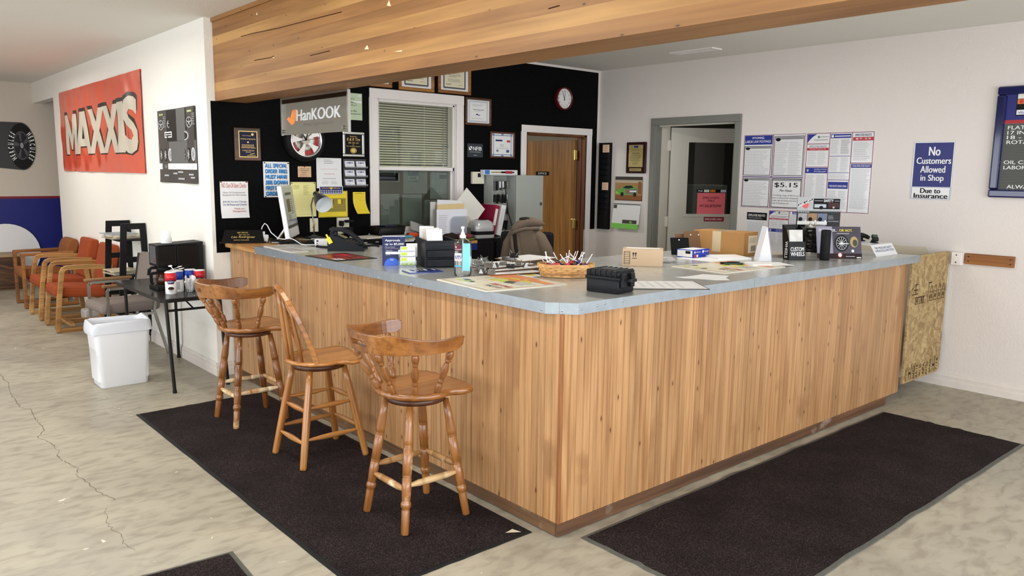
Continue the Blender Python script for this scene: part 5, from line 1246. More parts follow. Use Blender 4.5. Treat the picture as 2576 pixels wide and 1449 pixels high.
# framed certificates
M_oakf = wood('oak_frame', (178, 122, 58), (156, 100, 44), (122, 76, 32), axis=0, stretch=8, scale=3, rough=.35, rnd=.3); M_brf = wood('brown_frame', (104, 62, 38), (84, 48, 28), (62, 34, 20), axis=0, stretch=8, scale=3, rough=.35, rnd=.3)
CREAM = mat('certificate_cream', (228, 220, 190), .7); BORD = mat('certificate_border', (86, 86, 92), .7)
def dcert(p, W, H):
    u0, v0, u1, v1 = W*.17, H*.17, W*.83, H*.83; p.rc(u0, v0, u1, v1, CREAM); p.border(u0, v0, u1, v1, .010, BORD)
    n = 16
    for k in range(n):
        for v in (v0, v1): p.poly(ell(.008, .006, 8, u0+(u1-u0)*(k+.5)/n, v), BORD)
    for k in range(12):
        for u in (u0, u1): p.poly(ell(.006, .008, 8, u, v0+(v1-v0)*(k+.5)/12), BORD)
    p.para(W*.32, H*.50, W*.70, H*.74, 5, GR, seed=8, ragged=.4); p.para(W*.3, H*.36, W*.72, H*.46, 3, GR, seed=9); p.line((W*.24, H*.28), (W*.40, H*.29), .004, K); p.line((W*.6, H*.28), (W*.74, H*.285), .003, GR)
for (a, b), lb in ((((984, 222), (928, 217)), 'oak framed certificate mostly hidden behind the beam, left of two others'), (((1090, 233.5), (1001, 224)), 'oak framed certificate above the window, half hidden by beam'), (((1182, 240.5), (1100, 230)), 'oak framed certificate above the window frame\'s right corner')):
    r_, l_ = on('y', YW, *a), on('y', YW, *b); w_ = r_.x-l_.x
    frame('framed_certificate', lb, 'certificate', 'y', YW, (l_.x, r_.x, r_.z, r_.z+.30), M_oakf, .03, PAPER, dcert, 'certificates above the window')
BLB = mat('pale_blue_border', (120, 140, 176), .7)
def d(p, W, H):
    p.border(W*.14, H*.13, W*.86, H*.87, .004, BLB); p.border(W*.17, H*.16, W*.83, H*.84, .0015, BLB); p.para(W*.28, H*.68, W*.74, H*.78, 3, LG, seed=4); p.rc(W*.3, H*.56, W*.72, H*.575, K); p.para(W*.34, H*.49, W*.68, H*.53, 1, LG, seed=5)
    p.poly([(W*.38, H*.36), (W*.46, H*.43), (W*.52, H*.38), (W*.60, H*.40), (W*.53, H*.35), (W*.47, H*.38)], NAVY); p.para(W*.25, H*.22, W*.75, H*.28, 1, LG, seed=6)
frame('framed_certificate', 'brown framed certificate with blue mountain mark right of window', 'certificate', 'y', YW, R_('y', YW, (1169, 244), (1234, 249), (1233, 317), (1168, 314)), M_brf, .022, PAPER, d)
def d(p, W, H):
    p.border(W*.13, H*.12, W*.87, H*.88, .008, BLB); 
    for u, v in ((.13, .12), (.87, .12), (.13, .88), (.87, .88), (.5, .9), (.5, .1)): p.poly(ell(W*.05, H*.045, 12, W*u, H*v), BLB)
    p.rc(W*.22, H*.64, W*.5, H*.70, NAVY); p.rc(W*.68, H*.61, W*.82, H*.69, mat('logo_red', (190, 60, 60), .6)); p.para(W*.4, H*.44, W*.6, H*.54, 3, GR, seed=2); p.para(W*.24, H*.34, W*.78, H*.42, 2, LG, seed=3); p.poly(ell(W*.05, H*.045, 12, W*.3, H*.28), GR); p.rc(W*.66, H*.22, W*.78, H*.32, BLUK)
frame('framed_certificate', 'brown framed certificate with ornate blue border above grey key cabinet', 'certificate', 'y', YW, R_('y', YW, (1231, 331), (1293, 333), (1292, 399), (1231, 397)), M_brf, .018, PAPER, d)
# member sign
def d(p, W, H):
    p.poly([(W*.10, H*.52), (W*.28, H*.52), (W*.10, H*.78)], Wt); p.poly([(W*.16, H*.80), (W*.30, H*.80), (W*.30, H*.58)], Wt); p.text('NFIB', W*.36, H*.50, W*.92, H*.78, Wt, .04); p.text('The Voice of Small Business', W*.15, H*.36, W*.86, H*.42, Wt, .004); p.text('MEMBER', W*.40, H*.12, W*.62, H*.17, Wt, .01)
u0, u1, w0, w1 = R_('y', YW, (1175, 361), (1214, 362), (1214, 396), (1175, 395))
sheet('member_sign', 'small dark blue-grey membership sign above the thermostat', 'sign', 'y', YW, u0, u1, w0, w1, mat('slate_sign', (44, 50, 60), .4), .003, draw=d)
# thermostat
u0, u1, w0, w1 = R_('y', YW, (1183, 432), (1213, 432), (1213, 463), (1184, 462)); W_, H_ = u1-u0, w1-w0
t = thing('thermostat', 'cream thermostat box on the black wall', 'thermostat'); t.matrix_world = WALLM['y'](YW-.001, u0, w0)
MB().box((0, 0, 0), (W_, H_, .035), mat('cream_plastic', (220, 216, 198), .4), ch=.005).build('housing', t); MB().box((W_*.42, H_*.55, .035), (W_*.68, H_*.88, .0355), mat('lcd_dark', (30, 34, 40), .2)).build('display', t)
# wall outlets
M_out_ = mat('outlet_ivory', (222, 216, 196), .4)
for (a, b, c, d_), lb, plug in ((((846, 547), (876, 547), (876, 588), (846, 588)), 'ivory outlet box with black plugs left of window', True), (((779, 549), (800, 549), (800, 583), (779, 583)), 'ivory outlet plate behind the desk lamp', False)):
    u0, u1, w0, w1 = R_('y', YW, a, b, c, d_); W_, H_ = u1-u0, w1-w0
    t = thing('wall_outlet', lb, 'outlet', group='outlets above the counter'); t.matrix_world = WALLM['y'](YW-.001, u0, w0)
    MB().box((0, 0, 0), (W_, H_, .02 if plug else .006), M_out_, ch=.004).build('plate', t)
    if plug:
        MB().box((W_*.10, H_*.50, .021), (W_*.38, H_*.82, .06), K, ch=.006).build('plug', t); MB().box((W_*.55, H_*.70, .021), (W_*1.25, H_*.86, .06), K, ch=.006).build('plug', t); MB().box((W_*.45, H_*.02, .021), (W_*1.1, H_*.42, .07), K, ch=.006).build('adapter', t)
        MB().tube([(W_*.25, H_*.5, .05), (W_*.3, H_*.2, .07), (W_*.2, -.05, .08), (W_*.1, -.07, .10)], .004, 6, K).build('cord', t)
    else: MB().tube([(W_*.2, H_*.9, .012), (W_*.7, H_*.6, .015), (W_*.2, H_*.3, .012)], .003, 6, YP2).build('cord', t)
# --- hanging acrylic sign
M_acr = mat('acrylic_grey', (112, 110, 102), .07, coat=.6, spec=.6); M_acrl = mat('sign_letter_silver', (206, 208, 212), .3); M_org = mat('sign_orange', (240, 140, 70), .4)
hs_ = thing('hanging_sign', 'grey acrylic sign with orange emblem hanging under beam', 'sign'); ya, yb_, za_, zb_ = 3.119, 2.164, 1.875, 2.132
hs_.matrix_world = WALLM['x'](.192, -ya, za_); W_, H_ = ya-yb_, zb_-za_
MB().box((0, 0, 0), (W_, H_*.86, .006), M_acr).box((0, H_*.86, 0), (W_, H_, .006), mat('acrylic_dark', (24, 12, 8), .12)).build('panel', hs_)
MB().box((-.006, H_-.008, -.004), (W_+.01, H_+.006, .012), M_chr).build('top_rail', hs_); MB().box((W_-.004, -.004, -.01), (W_+.012, H_+.004, .010), M_chr).build('side_rail', hs_); MB().box((-.012, -.002, -.004), (.003, H_, .010), M_chr).build('side_rail', hs_)
pr = Print(); pr.z = .0066; pr.text('HanKOOK', W_*.24, H_*.36, W_*.91, H_*.66, M_acrl, .055, shear=.08); pr.build('lettering', hs_)
pr = Print(); pr.z = .0066
for k in range(3):
    a0 = .055+k*.026
    q_ = [(W_*(.135+k*.034), H_*(.40-.05*k)), (W_*(.165+k*.034), H_*(.36+.02*k)), (W_*(.205+k*.022), H_*(.66+.01*k)), (W_*(.180+k*.022), H_*(.66+.01*k))]; pr.poly(q_, M_org)
pr.poly([(W_*.085, H_*.44), (W_*.115, H_*.36), (W_*.165, H_*.26), (W_*.205, H_*.30), (W_*.225, H_*.40), (W_*.15, H_*.42), (W_*.125, H_*.50)], M_org); pr.build('emblem', hs_)
pr = Print(); pr.z = .0066; pr.text('PERFORMANCE', W_*.36, H_*.21, W_*.80, H_*.28, mat('ghost_lettering', (96, 96, 92), .3), .01); pr.build('tagline', hs_)
for u, v in ((.03, .10), (.955, .10)): MB().cyl((W_*u, H_*v, .0), (W_*u, H_*v, .022), .012, n=14, material=M_chr).build('standoff', hs_)
# ================================================================== right wall
# time card rack
R4 = R_('x', XR, (1515, 360), (1541, 359), (1534, 576), (1509, 575)); W_, H_ = R4[1]-R4[0], R4[3]-R4[2]
t = thing('time_card_rack', 'tall black time card rack on wall beside office door', 'rack'); t.matrix_world = WALLM['x'](XR-.001, R4[0], R4[2]); M_tr = mat('rack_steel_black', (16, 16, 17), .45)
MB().box((0, 0, 0), (W_, H_, .012), M_tr).box((0, 0, 0), (.010, H_, .05), M_tr).box((W_-.010, 0, 0), (W_, H_, .05), M_tr).build('channel', t)
sl0 = None
for k in range(14):
    if sl0 is None: sl0 = MB().box((.010, 0, .012), (W_-.010, H_*.065, .016), M_tr, M=Matrix.Rotation(-.25, 4, 'X')).build('slot', t); o = sl0
    else: o = sl0.copy(); COL.objects.link(o)
    o.location = (0, H_*(.035+k*.066), .022)
MB().box((.010, .0, .012), (W_-.010, H_*.17, .048), M_tr, ch=.003).build('bottom_box', t)
TC = mat('time_card', (226, 196, 168), .7)
for (a, b, c, d_), n in ((((1516, 364), (1533, 364), (1534, 383), (1518, 384)), 'upper'), (((1515, 459), (1530, 459), (1531, 478), (1515, 478)), 'lower')):
    u0, u1, w0, w1 = R_('x', XR-.05, a, b, c, d_)
    sheet('time_card', '%s tan time card in the black rack' % n, 'card', 'x', XR-.052, u0, u1, w0, w1, TC, .001, draw=lambda p, W, H: p.para(W*.1, H*.1, W*.9, H*.9, 7, REDK, seed=5, fill=.15), group='cards in the time card rack')
# brass plaque
R4 = R_('x', XR, (1581, 358), (1630, 357), (1625, 437), (1576, 435)); W_, H_ = R4[1]-R4[0], R4[3]-R4[2]
t = thing('award_plaque', 'dark plaque with brass plate above the race car calendar', 'plaque'); t.matrix_world = WALLM['x'](XR-.001, R4[0], R4[2]); BRP = mat('brass_plate', (196, 180, 122), .35, .5); INKB = mat('engraved_ink', (72, 58, 34), .6)
MB().box((0, 0, 0), (W_, H_, .022), mat('plaque_mahogany', (46, 20, 20), .25, coat=.4), ch=.008).build('board', t); MB().box((W_*.14, H_*.20, .022), (W_*.86, H_*.91, .0235), BRP).box((W_*.2, H_*.07, .022), (W_*.8, H_*.16, .0235), BRP).build('plate', t)
pr = Print(); pr.z = .0238; pr.rc(W_*.4, H_*.82, W_*.62, H_*.88, NAVY); pr.text('R & R TIRE INC.', W_*.32, H_*.74, W_*.68, H_*.765, INKB); pr.rc(W_*.3, H_*.63, W_*.7, H_*.645, INKB); pr.rc(W_*.25, H_*.575, W_*.78, H_*.585, INKB); pr.para(W_*.22, H_*.38, W_*.80, H_*.56, 8, INKB, seed=3, fill=.3); pr.para(W_*.34, H_*.28, W_*.66, H_*.36, 3, INKB, seed=4); pr.text('MEMBER SINCE 1997', W_*.25, H_*.095, W_*.75, H_*.135, INKB, .02); pr.build('engraving', t)
# race car calendar
A_, B_ = R_('x', XR, (1549, 445), (1618, 444), (1615, 505), (1548, 504)), R_('x', XR, (1547, 509), (1615, 511), (1608, 565), (1540, 561))
cal = thing('wall_calendar', 'wall calendar with a green race car picture', 'calendar'); cal.matrix_world = WALLM['x'](XR-.001, A_[0], 0)
Wc = A_[1]-A_[0]
SKY_ = mat('photo_tan', (170, 128, 82), .4, var=.2, vscale=6); DIRT = mat('photo_dirt', (140, 92, 52), .4); GCAR = mat('car_green', (104, 170, 70), .35); DCAR = mat('car_dark', (40, 46, 44), .35); STAND = mat('photo_stand', (62, 54, 48), .5); PAL = mat('photo_pale', (190, 176, 150), .5)
MB().box((0, A_[2], .003), (Wc, A_[3], .006), mat('calendar_card', (30, 26, 24), .4)).build('picture_page', cal)
pr = Print(); pr.z = .0064; h0, h1 = A_[2], A_[3]; hh = h1-h0
pr.rc(.002, h0+hh*.02, Wc-.002, h1-.002, SKY_); pr.rc(.002, h0+hh*.86, Wc-.002, h1-.002, STAND); pr.rc(.002, h0+hh*.74, Wc-.002, h0+hh*.86, PAL); pr.rc(Wc*.85, h0+hh*.3, Wc*.97, h0+hh*.8, DIRT); pr.rc(.002, h0+hh*.02, Wc-.002, h0+hh*.22, DIRT)
cpts = [(.04, .30), (.02, .40), (.10, .47), (.28, .52), (.40, .64), (.60, .65), (.72, .56), (.84, .53), (.86, .40), (.80, .28), (.30, .22), (.12, .24)]
pr.poly([(Wc*a, h0+hh*b) for a, b in cpts], GCAR); pr.poly([(Wc*a, h0+hh*b) for a, b in ((.29, .52), (.40, .62), (.60, .63), (.70, .55), (.5, .50))], DCAR); pr.poly([(Wc*a, h0+hh*b) for a, b in ((.38, .48), (.84, .51), (.84, .38), (.78, .28), (.40, .26))], mat('car_grey', (120, 130, 122), .4))
pr.text('58', Wc*.40, h0+hh*.32, Wc*.53, h0+hh*.44, mat('car_number_red', (206, 56, 60), .4), .03); pr.rc(Wc*.55, h0+hh*.36, Wc*.80, h0+hh*.42, Wt)
for u in (.27, .74): pr.poly(ell(Wc*.06, hh*.09, 16, Wc*u, h0+hh*.26), DCAR)
pr.poly([(Wc*a, h0+hh*b) for a, b in ((.03, .28), (.16, .26), (.10, .36), (.03, .38))], mat('car_lime', (160, 210, 70), .4)); pr.build('picture', cal)
o = MB(); dxs = B_[0]-A_[0]; tilt = lambda p: (p[0], p[1], p[2]+.03*(B_[3]-p[1])/(B_[3]-B_[2])); 
mb = MB(); mb.box((dxs*.5, B_[2], .004), (dxs*.5+Wc, B_[3], .009), PAPER); mb.build('month_page', cal, fn=tilt)
pr = Print(); pr.z = .0095; b0, bh = B_[2], B_[3]-B_[2]; x_ = dxs*.5
pr.rc(x_, b0+bh*.90, x_+Wc, b0+bh*.965, K); pr.rc(x_, b0+bh*.93, x_+Wc, b0+bh*.95, SILV); pr.rc(x_+.005, b0+bh*.72, x_+Wc*.14, b0+bh*.88, STAND)
for r in range(5):
    for c in range(7):
        if r*7+c > 2: pr.text(str(r*7+c-2), x_+Wc*(.08+c*.13), b0+bh*(.70-r*.14), x_+Wc*(.10+c*.13), b0+bh*(.725-r*.14), LG, 0, fit='h')
pr.rc(x_+Wc*.40, b0+bh*.03, x_+Wc*.93, b0+bh*.20, STAND); pr.rc(x_+Wc*.66, b0+bh*.05, x_+Wc*.76, b0+bh*.16, GCAR); pr.build('dates', cal, fn=tilt)
mb = MB(); mb.box((x_+.005, b0-.05, .012), (x_+Wc-.005, b0+.004, .014), mat('calendar_green', (122, 200, 80), .45)); mb.build('advert_strip', cal, fn=tilt)
# labour law posters
M_pp = mat('poster_gloss_white', (226, 226, 228), .22, coat=.5); MARO = mat('poster_maroon', (132, 28, 72), .4); RBLU = mat('poster_blue', (30, 44, 140), .4); PINK_ = mat('poster_red', (176, 34, 52), .4); TEAL = mat('logo_green', (60, 110, 90), .5); SLG = mat('notice_grey', (150, 152, 154), .5)
def panel(p, u0, v0, u1, v1, head=None, hm=None, seed=1, black=True, cols=1, title=None, tm=None, sub=None):
    if black: p.border(u0, v0, u1, v1, .005, K)
    w, h = u1-u0, v1-v0; top = v1-h*.03
    if black: p.rc(u0+.008, v1-h*.085, u1-.008, v1-.008, SLG); p.poly(ell(w*.085, h*.045, 14, u0+w*.13, v1-h*.085), K); p.rc(u0+w*.25, v1-h*.058, u1-w*.08, v1-h*.040, GR); top = v1-h*.14
    if title: p.text(title, u0+w*.1, v1-h*.12, u1-w*.1, v1-h*.04, tm or NAVY, .012); top = v1-h*.15
    if head: p.rc(u0, top-h*.12, u1, top, hm); p.text(head, u0+w*.12, top-h*.085, u1-w*.12, top-h*.03, Wt, .01); top -= h*.15
    cw = (w-.02)/cols
    n = max(4, int((top-v0-.02)/.0135))
    for c in range(cols): p.para(u0+.012+c*cw, v0+.012, u0+.004+(c+1)*cw, top, n, LG, fill=.26, ragged=.3, seed=seed*7+c)
def d(p, W, H):
    p.border(.006, .006, W-.006, H-.006, .004, MARO); p.rc(W*.485, .006, W*.497, H-.006, MARO); p.rc(.006, H*.42, W-.006, H*.432, mat('poster_purple', (70, 30, 110), .4))
    p.rc(.012, H*.86, W*.478, H-.012, RBLU); p.text('WYOMING', W*.14, H*.935, W*.34, H*.965, Wt, .012); p.text('LABOR LAW POSTINGS', W*.03, H*.885, W*.45, H*.918, Wt, .012)
    panel(p, W*.02, H*.445, W*.47, H*.84, seed=1); panel(p, W*.51, H*.445, W*.975, H*.965, seed=2, cols=2); panel(p, W*.02, H*.02, W*.47, H*.41, seed=3)
    p.border(W*.51, H*.02, W*.975, H*.41, .006, K); p.rc(W*.52, H*.375, W*.965, H*.40, SLG); p.text('$5.15', W*.55, H*.285, W*.92, H*.355, K, .02); p.text('Per Hour', W*.64, H*.235, W*.84, H*.265, K, .015, shear=.2)
    p.text('A training wage of $4.25 per', W*.53, H*.17, W*.95, H*.195, GR, .004); p.text('hour is allowed for employees', W*.53, H*.135, W*.95, H*.16, GR, .004); p.text('under age 20 during the first 90', W*.53, H*.10, W*.95, H*.125, GR, .004); p.text('days of employment.', W*.53, H*.065, W*.80, H*.09, GR, .004)
def wsheet(nm, lb, cat, pts, paper, dr, ax='x', v=XR, th=.0015): 
    u0, u1, w0, w1 = rect(ax, v, pts); return sheet(nm, lb, cat, ax, v, u0, u1, w0, w1, paper, th, draw=dr)
wsheet('labor_law_poster', 'glossy WYOMING LABOR LAW POSTINGS poster beside the shop door', 'poster', ((1873, 340), (2028, 333), (2018, 527), (1862, 523)), M_pp, d)
def dfed(p, W, H):
    p.border(.004, .004, W-.004, H-.004, .005, MARO)
    for u in (.355, .68): p.rc(W*u, .006, W*(u+.010), H-.006, MARO)
    p.poly([(.01, H-.012), (.01, H*.87), (W*.04, H*.90), (W*.10, H*.95), (W*.16, H-.012)], RBLU); p.poly(ell(.010, .010, 12, W*.19, H*.945), TEAL); p.text('quickbooks', W*.215, H*.935, W*.335, H*.955, K, .01); p.rc(W*.12, H*.905, W*.33, H*.912, GR); p.rc(.006, H*.855, W*.355, H*.863, MARO)
    panel(p, W*.02, H*.58, W*.35, H*.85, 'Employee Protections Act', PINK_, 3, False, 2, 'EMPLOYEE RIGHTS'); p.rc(.006, H*.565, W*.355, H*.572, MARO)
    p.rc(W*.01, H*.49, W*.352, H*.56, RBLU); p.text('Job Safety and Health', W*.15, H*.53, W*.34, H*.548, Wt, .012); p.text("IT'S THE LAW!", W*.15, H*.503, W*.33, H*.52, Wt, .008); p.poly(ell(.010, .012, 12, W*.05, H*.525), LG); p.para(W*.02, H*.03, W*.17, H*.47, 34, LG, seed=5); p.para(W*.19, H*.03, W*.34, H*.47, 34, LG, seed=6)
    p.rc(W*.375, H*.925, W*.67, H*.975, RBLU); p.poly(ell(.010, .012, 12, W*.40, H*.95), Wt); p.rc(W*.43, H*.944, W*.66, H*.955, Wt); p.para(W*.38, H*.73, W*.50, H*.91, 14, LG, seed=7); p.para(W*.53, H*.73, W*.66, H*.91, 14, GR, seed=8); p.rc(W*.37, H*.70, W*.672, H*.706, RBLU)
    p.para(W*.38, H*.51, W*.51, H*.69, 13, LG, seed=9); p.para(W*.54, H*.51, W*.66, H*.69, 13, LG, seed=10); p.rc(W*.37, H*.495, W*.672, H*.501, RBLU); p.para(W*.38, H*.42, W*.66, H*.48, 5, LG, seed=11); p.rc(W*.362, H*.405, W*.68, H*.412, mat('poster_purple', (70, 30, 110), .4))
    p.rc(W*.375, H*.30, W*.672, H*.385, RBLU); p.text('YOUR RIGHTS UNDER USERRA', W*.395, H*.32, W*.655, H*.345, Wt, .012); p.para(W*.38, H*.05, W*.52, H*.28, 18, LG, seed=12); p.para(W*.54, H*.05, W*.66, H*.28, 18, LG, seed=13)
    panel(p, W*.70, H*.63, W*.985, H*.985, '$7.25', PINK_, 15, False, 1, 'EMPLOYEE RIGHTS'); p.rc(W*.69, H*.612, W-.006, H*.622, MARO); p.rc(W*.70, H*.56, W*.985, H*.605, RBLU); p.text('YOUR EMPLOYEE RIGHTS', W*.715, H*.572, W*.97, H*.594, Wt, .012); p.para(W*.71, H*.06, W*.975, H*.55, 40, LG, seed=16)
wsheet('labor_law_poster', 'glossy federal employee rights poster with maroon borders, largest one', 'poster', ((2029, 334), (2204, 330), (2184, 537), (2019, 533)), M_pp, dfed)
def d(p, W, H):
    p.rc(W*.03, H*.83, W*.97, H*.98, K); p.text('EMPLOYEE RIGHTS!', W*.10, H*.90, W*.88, H*.945, Wt, .03); p.para(W*.1, H*.85, W*.9, H*.89, 2, LG, seed=2); p.para(W*.08, H*.06, W*.90, H*.80, 26, LG, seed=3)
wsheet('rights_notice', 'white EMPLOYEE RIGHTS notice with black heading under first poster', 'notice', ((1880, 533), (1933, 531), (1924, 656), (1870, 656)), M_pp, d)
wsheet('labor_law_poster', 'lower federal labor poster hidden behind the counter displays', 'poster', ((1936, 533), (2086, 529), (2072, 640), (1926, 640)), M_pp, dfed)
# no customers sign
def d(p, W, H):
    p.border(.002, .002, W-.002, H-.002, .003, LG); p.rc(.012, H*.225, W-.012, H-.012, mat('sign_blue', (14, 24, 108), .35)); 
    p.text('No', W*.38, H*.755, W*.66, H*.905, Wt, .05); p.text('Customers', W*.10, H*.615, W*.93, H*.725, Wt, .05); p.text('Allowed', W*.21, H*.465, W*.81, H*.58, Wt, .05); p.text('in Shop', W*.23, H*.295, W*.79, H*.43, Wt, .05)
    p.text('Due to', W*.25, H*.115, W*.74, H*.20, K, .06); p.text('Insurance', W*.10, H*.03, W*.92, H*.112, K, .06); p.border(.010, .010, W-.010, H*.22, .002, NAVY)
    for u, v in ((.5, .985), (.5, .012)): p.poly(ell(.005, .005, 8, W*u, H*v), SILV)
wsheet('shop_sign', 'blue and white No Customers Allowed in Shop sign', 'sign', ((2299, 356), (2404, 354), (2394, 504), (2289, 502)), mat('sign_white_metal', (230, 230, 232), .3), d)
# letter board with prices, cut by the frame
lbW, z0_, z1_ = .92, 1.490, 2.292; t = thing('letter_board', 'navy framed grey letter board with service prices at right edge', 'letter board'); t.matrix_world = WALLM['x'](XR-.001, .246, z0_); H_ = z1_-z0_
M_nf = mat('navy_frame_gloss', (10, 22, 78), .15, coat=.6); fw_ = .06
for a, b in (((0, 0), (lbW, fw_)), ((0, H_-fw_), (lbW, H_)), ((0, fw_), (fw_, H_-fw_)), ((lbW-fw_, fw_), (lbW, H_-fw_))): MB().box((a[0], a[1], 0), (b[0], b[1], .035), M_nf, ch=.012).build('frame_rail', t)
MB().box((fw_, fw_, 0), (lbW-fw_, H_*.665, .012), mat('letterboard_felt', (98, 100, 96), .9)).build('felt', t); MB().box((fw_, H_*.70, 0), (lbW-fw_, H_-fw_, .012), mat('board_header_blue', (16, 22, 110), .4)).build('header', t); MB().box((fw_, H_*.668, 0), (lbW-fw_, H_*.698, .014), mat('board_red', (170, 26, 40), .4)).build('divider', t)
GRV = mat('felt_groove', (70, 72, 70), .95)
for k in range(42):
    v = fw_+(H_*.665-fw_)*(k+.5)/42; MB().box((fw_, v, .012), (lbW-fw_, v+.0035, .0128), GRV).build('groove', t)
for s, u, v, w_ in (('FLAT TIRE REPAIR', .085, .615, .40), ('17 IN.& SMALLER', .085, .570, .40), ('18 - 24 INCH', .085, .528, .36), ('ROTATION', .085, .485, .27), ('OIL CHANGE', .08, .305, .30), ('LABOR', .082, .258, .145), ('HANKOOK TIRES', .23, .165, .36), ('ALWAYS IN STOCK', .115, .085, .42)):
    pr = Print(); pr.z = .0135; pr.text(s, u, H_*v, u+w_, H_*v+.026, Wt, .02); pr.build('letter_row', t)
pr = Print(); pr.z = .0125
pr.rc(.125, H_*.735, .205, H_*.935, K)
for k, c in enumerate(((230, 226, 214), (214, 120, 40), (10, 10, 12), (226, 228, 236))):
    v = H_*(.885-k*.047); pr.rc(.130, v, .200, v+.034, mat('card_logo_%d' % k, c, .4))
pr.poly(ell(.014, .013, 12, .155, H_*.86), mat('logo_red', (190, 60, 60), .6)); pr.text('VISA', .14, H_*.752, .19, H_*.772, NAVY, .03); pr.build('card_logos', t)
# signs on the shop door leaf
def leafsheet(nm, lb, cat, pts, paper, dr, off=.002, th=.001):
    q = [on_leaf(*p_) for p_ in pts]; u0 = (q[0].x+q[3].x)/2; u1 = (q[1].x+q[2].x)/2; w0 = (q[2].z+q[3].z)/2; w1 = (q[0].z+q[1].z)/2
    Ml = LEAFM @ Matrix(((1, 0, 0, u0), (0, 0, -1, -off), (0, 1, 0, w0), (0, 0, 0, 1)))
    return sheet(nm, lb, cat, None, 0, u0, u1, w0, w1, paper, th, draw=dr, M=Ml)
def d(p, W, H):
    p.text("EMPLOYEE'S", W*.2, H*.72, W*.78, H*.82, K, .02); p.text('ONLY', W*.37, H*.58, W*.62, H*.68, K, .02); p.text('NO EXCEPTIONS!', W*.10, H*.34, W*.87, H*.45, K, .02); p.rc(W*.28, H*.325, W*.7, H*.335, K)
# sits on the glazing, behind the bead line
leafsheet('door_notice', 'pink EMPLOYEES ONLY NO EXCEPTIONS notice on the shop door glass', 'notice', ((1756, 485), (1826, 486), (1823, 538), (1753, 539)), mat('pink_laminate', (244, 118, 128), .25, coat=.4), d, off=-.014)
def d(p, W, H):
    p.text('Push', W*.04, H*.25, W*.19, H*.78, Wt, .03); 
    for u, c in ((.23, 'card_logo_0'), (.44, 'card_logo_1'), (.80, 'card_logo_3')): p.rc(W*u, H*.12, W*(u+.18), H*.88, MATS[c])
    p.text('VISA', W*.82, H*.3, W*.97, H*.7, NAVY, .03)
leafsheet('card_strip', 'black strip with Push and payment card logos', 'sticker', ((1755, 476), (1829, 477), (1829, 485), (1755, 484)), K, d, off=-.0145)
leafsheet('employees_plate', 'small dark red EMPLOYEES ONLY plate on the shop door', 'sign', ((1770, 546), (1820, 546), (1820, 557), (1770, 556.5)), mat('plate_red', (150, 16, 42), .4), lambda p, W, H: p.text('EMPLOYEES ONLY', W*.06, H*.25, W*.94, H*.72, Wt, .02), off=.002, th=.002)
mbx = MB(LEAFM); q = on_leaf(1769, 462); q2 = on_leaf(1825, 476)
bx = thing('shop_cabinet', 'pale grey metal cabinet seen through the shop door glass', 'cabinet', (0, 0, 0)); c_ = LEAFM @ Vector(((q.x+q2.x)/2, .35, 0)); bx.location = (c_.x, c_.y, 0)
MB(Matrix.Rotation(-math.radians(35), 4, 'Z')).box((-.22, -.15, 0), (.22, .15, 1.52), mat('cabinet_pale', (196, 196, 190), .5), ch=.006).build('body', bx); MB(Matrix.Rotation(-math.radians(35), 4, 'Z')).box((-.10, -.155, 1.44), (.08, -.15, 1.46), M_grey).build('handle', bx)
# ================================================================== behind the counter: file cabinets and what stands on them
ZF, YFc = 1.018, 3.285
M_fc = mat('file_black', (13, 13, 14), .4)
for k, (x0, x1, lb) in enumerate(((.80, 1.56, 'black lateral file cabinet under the window\'s left half'), (1.57, 2.33, 'black lateral file cabinet under the paper pile'), (2.34, 3.06, 'black lateral file cabinet behind the jacket'))):
    t = thing('file_cabinet', lb, 'cabinet', (x0, YFc, 0), 0, 'file cabinets along the black wall'); W_ = x1-x0
    MB().box((0, 0, 0), (W_, .43, ZF), M_fc, ch=.004).build('body', t)
    for j in range(3):
        dr_ = MB().box((.01, -.016, .03+j*.325), (W_-.01, 0, .34+j*.325), M_fc, ch=.004).build('drawer', t)
        MB().box((W_*.3, -.03, .27+j*.325), (W_*.7, -.016, .285+j*.325), M_fc).build('handle', dr_)
    lbx = W_*.14
    MB().box((lbx, -.0165, ZF-.062), (lbx+.04, -.0155, ZF-.046), mat('label_white', (220, 220, 220), .6)).build('label_holder', t)
def bk(px, py, y=3.45): return on('y', y, px, py)
def put(o, px, y=3.45, z=ZF, rz=0):
    q = on('y', y, px, 590); o.location = (q.x, y, z); o.rotation_euler = (0, 0, rz); return o
# black tray, coloured desk oddments
t = thing('desk_tray', 'black plastic desk tray below the window', 'tray'); put(t, 974, 3.50, ZF+.062)
mb = MB(); loft(mb, [ring_(.26, .17, .02, 0), ring_(.28, .19, .02, .075), ring_(.27, .18, .018, .075), ring_(.25, .16, .018, .01)], M_fc); mb.build('tray_shell', t)
MB().box((-.05, -.06, .06), (.07, .05, .085), mat('navy_pad', (20, 30, 52), .3), ch=.008).build('pad', t)
o = MB().box((-.07, -.03, 0), (.07, .03, .022), mat('teal_plastic', (70, 150, 160), .4), ch=.008).build('tape_measure_case'); put(o, 1018, 3.42, ZF+.033); tag(o, 'teal plastic case lying on papers below the window', 'case')
o = MB().box((-.05, -.025, 0), (.05, .025, .035), mat('orange_plastic', (204, 70, 40), .4), ch=.008).build('staple_box'); put(o, 1037, 3.50, ZF+.033); tag(o, 'orange plastic box beside the teal case', 'box')
o = MB().box((-.075, -.02, 0), (.06, .02, .02), mat('stapler_red', (170, 24, 30), .35), ch=.006).box((-.07, -.018, .022), (.065, .018, .042), mat('stapler_red', (170, 24, 30), .35), M=Matrix.Rotation(-.12, 4, 'Y'), ch=.006).build('red_stapler'); put(o, 1079, 3.40, ZF+.033); tag(o, 'red stapler on the file cabinet near paper pile', 'stapler')
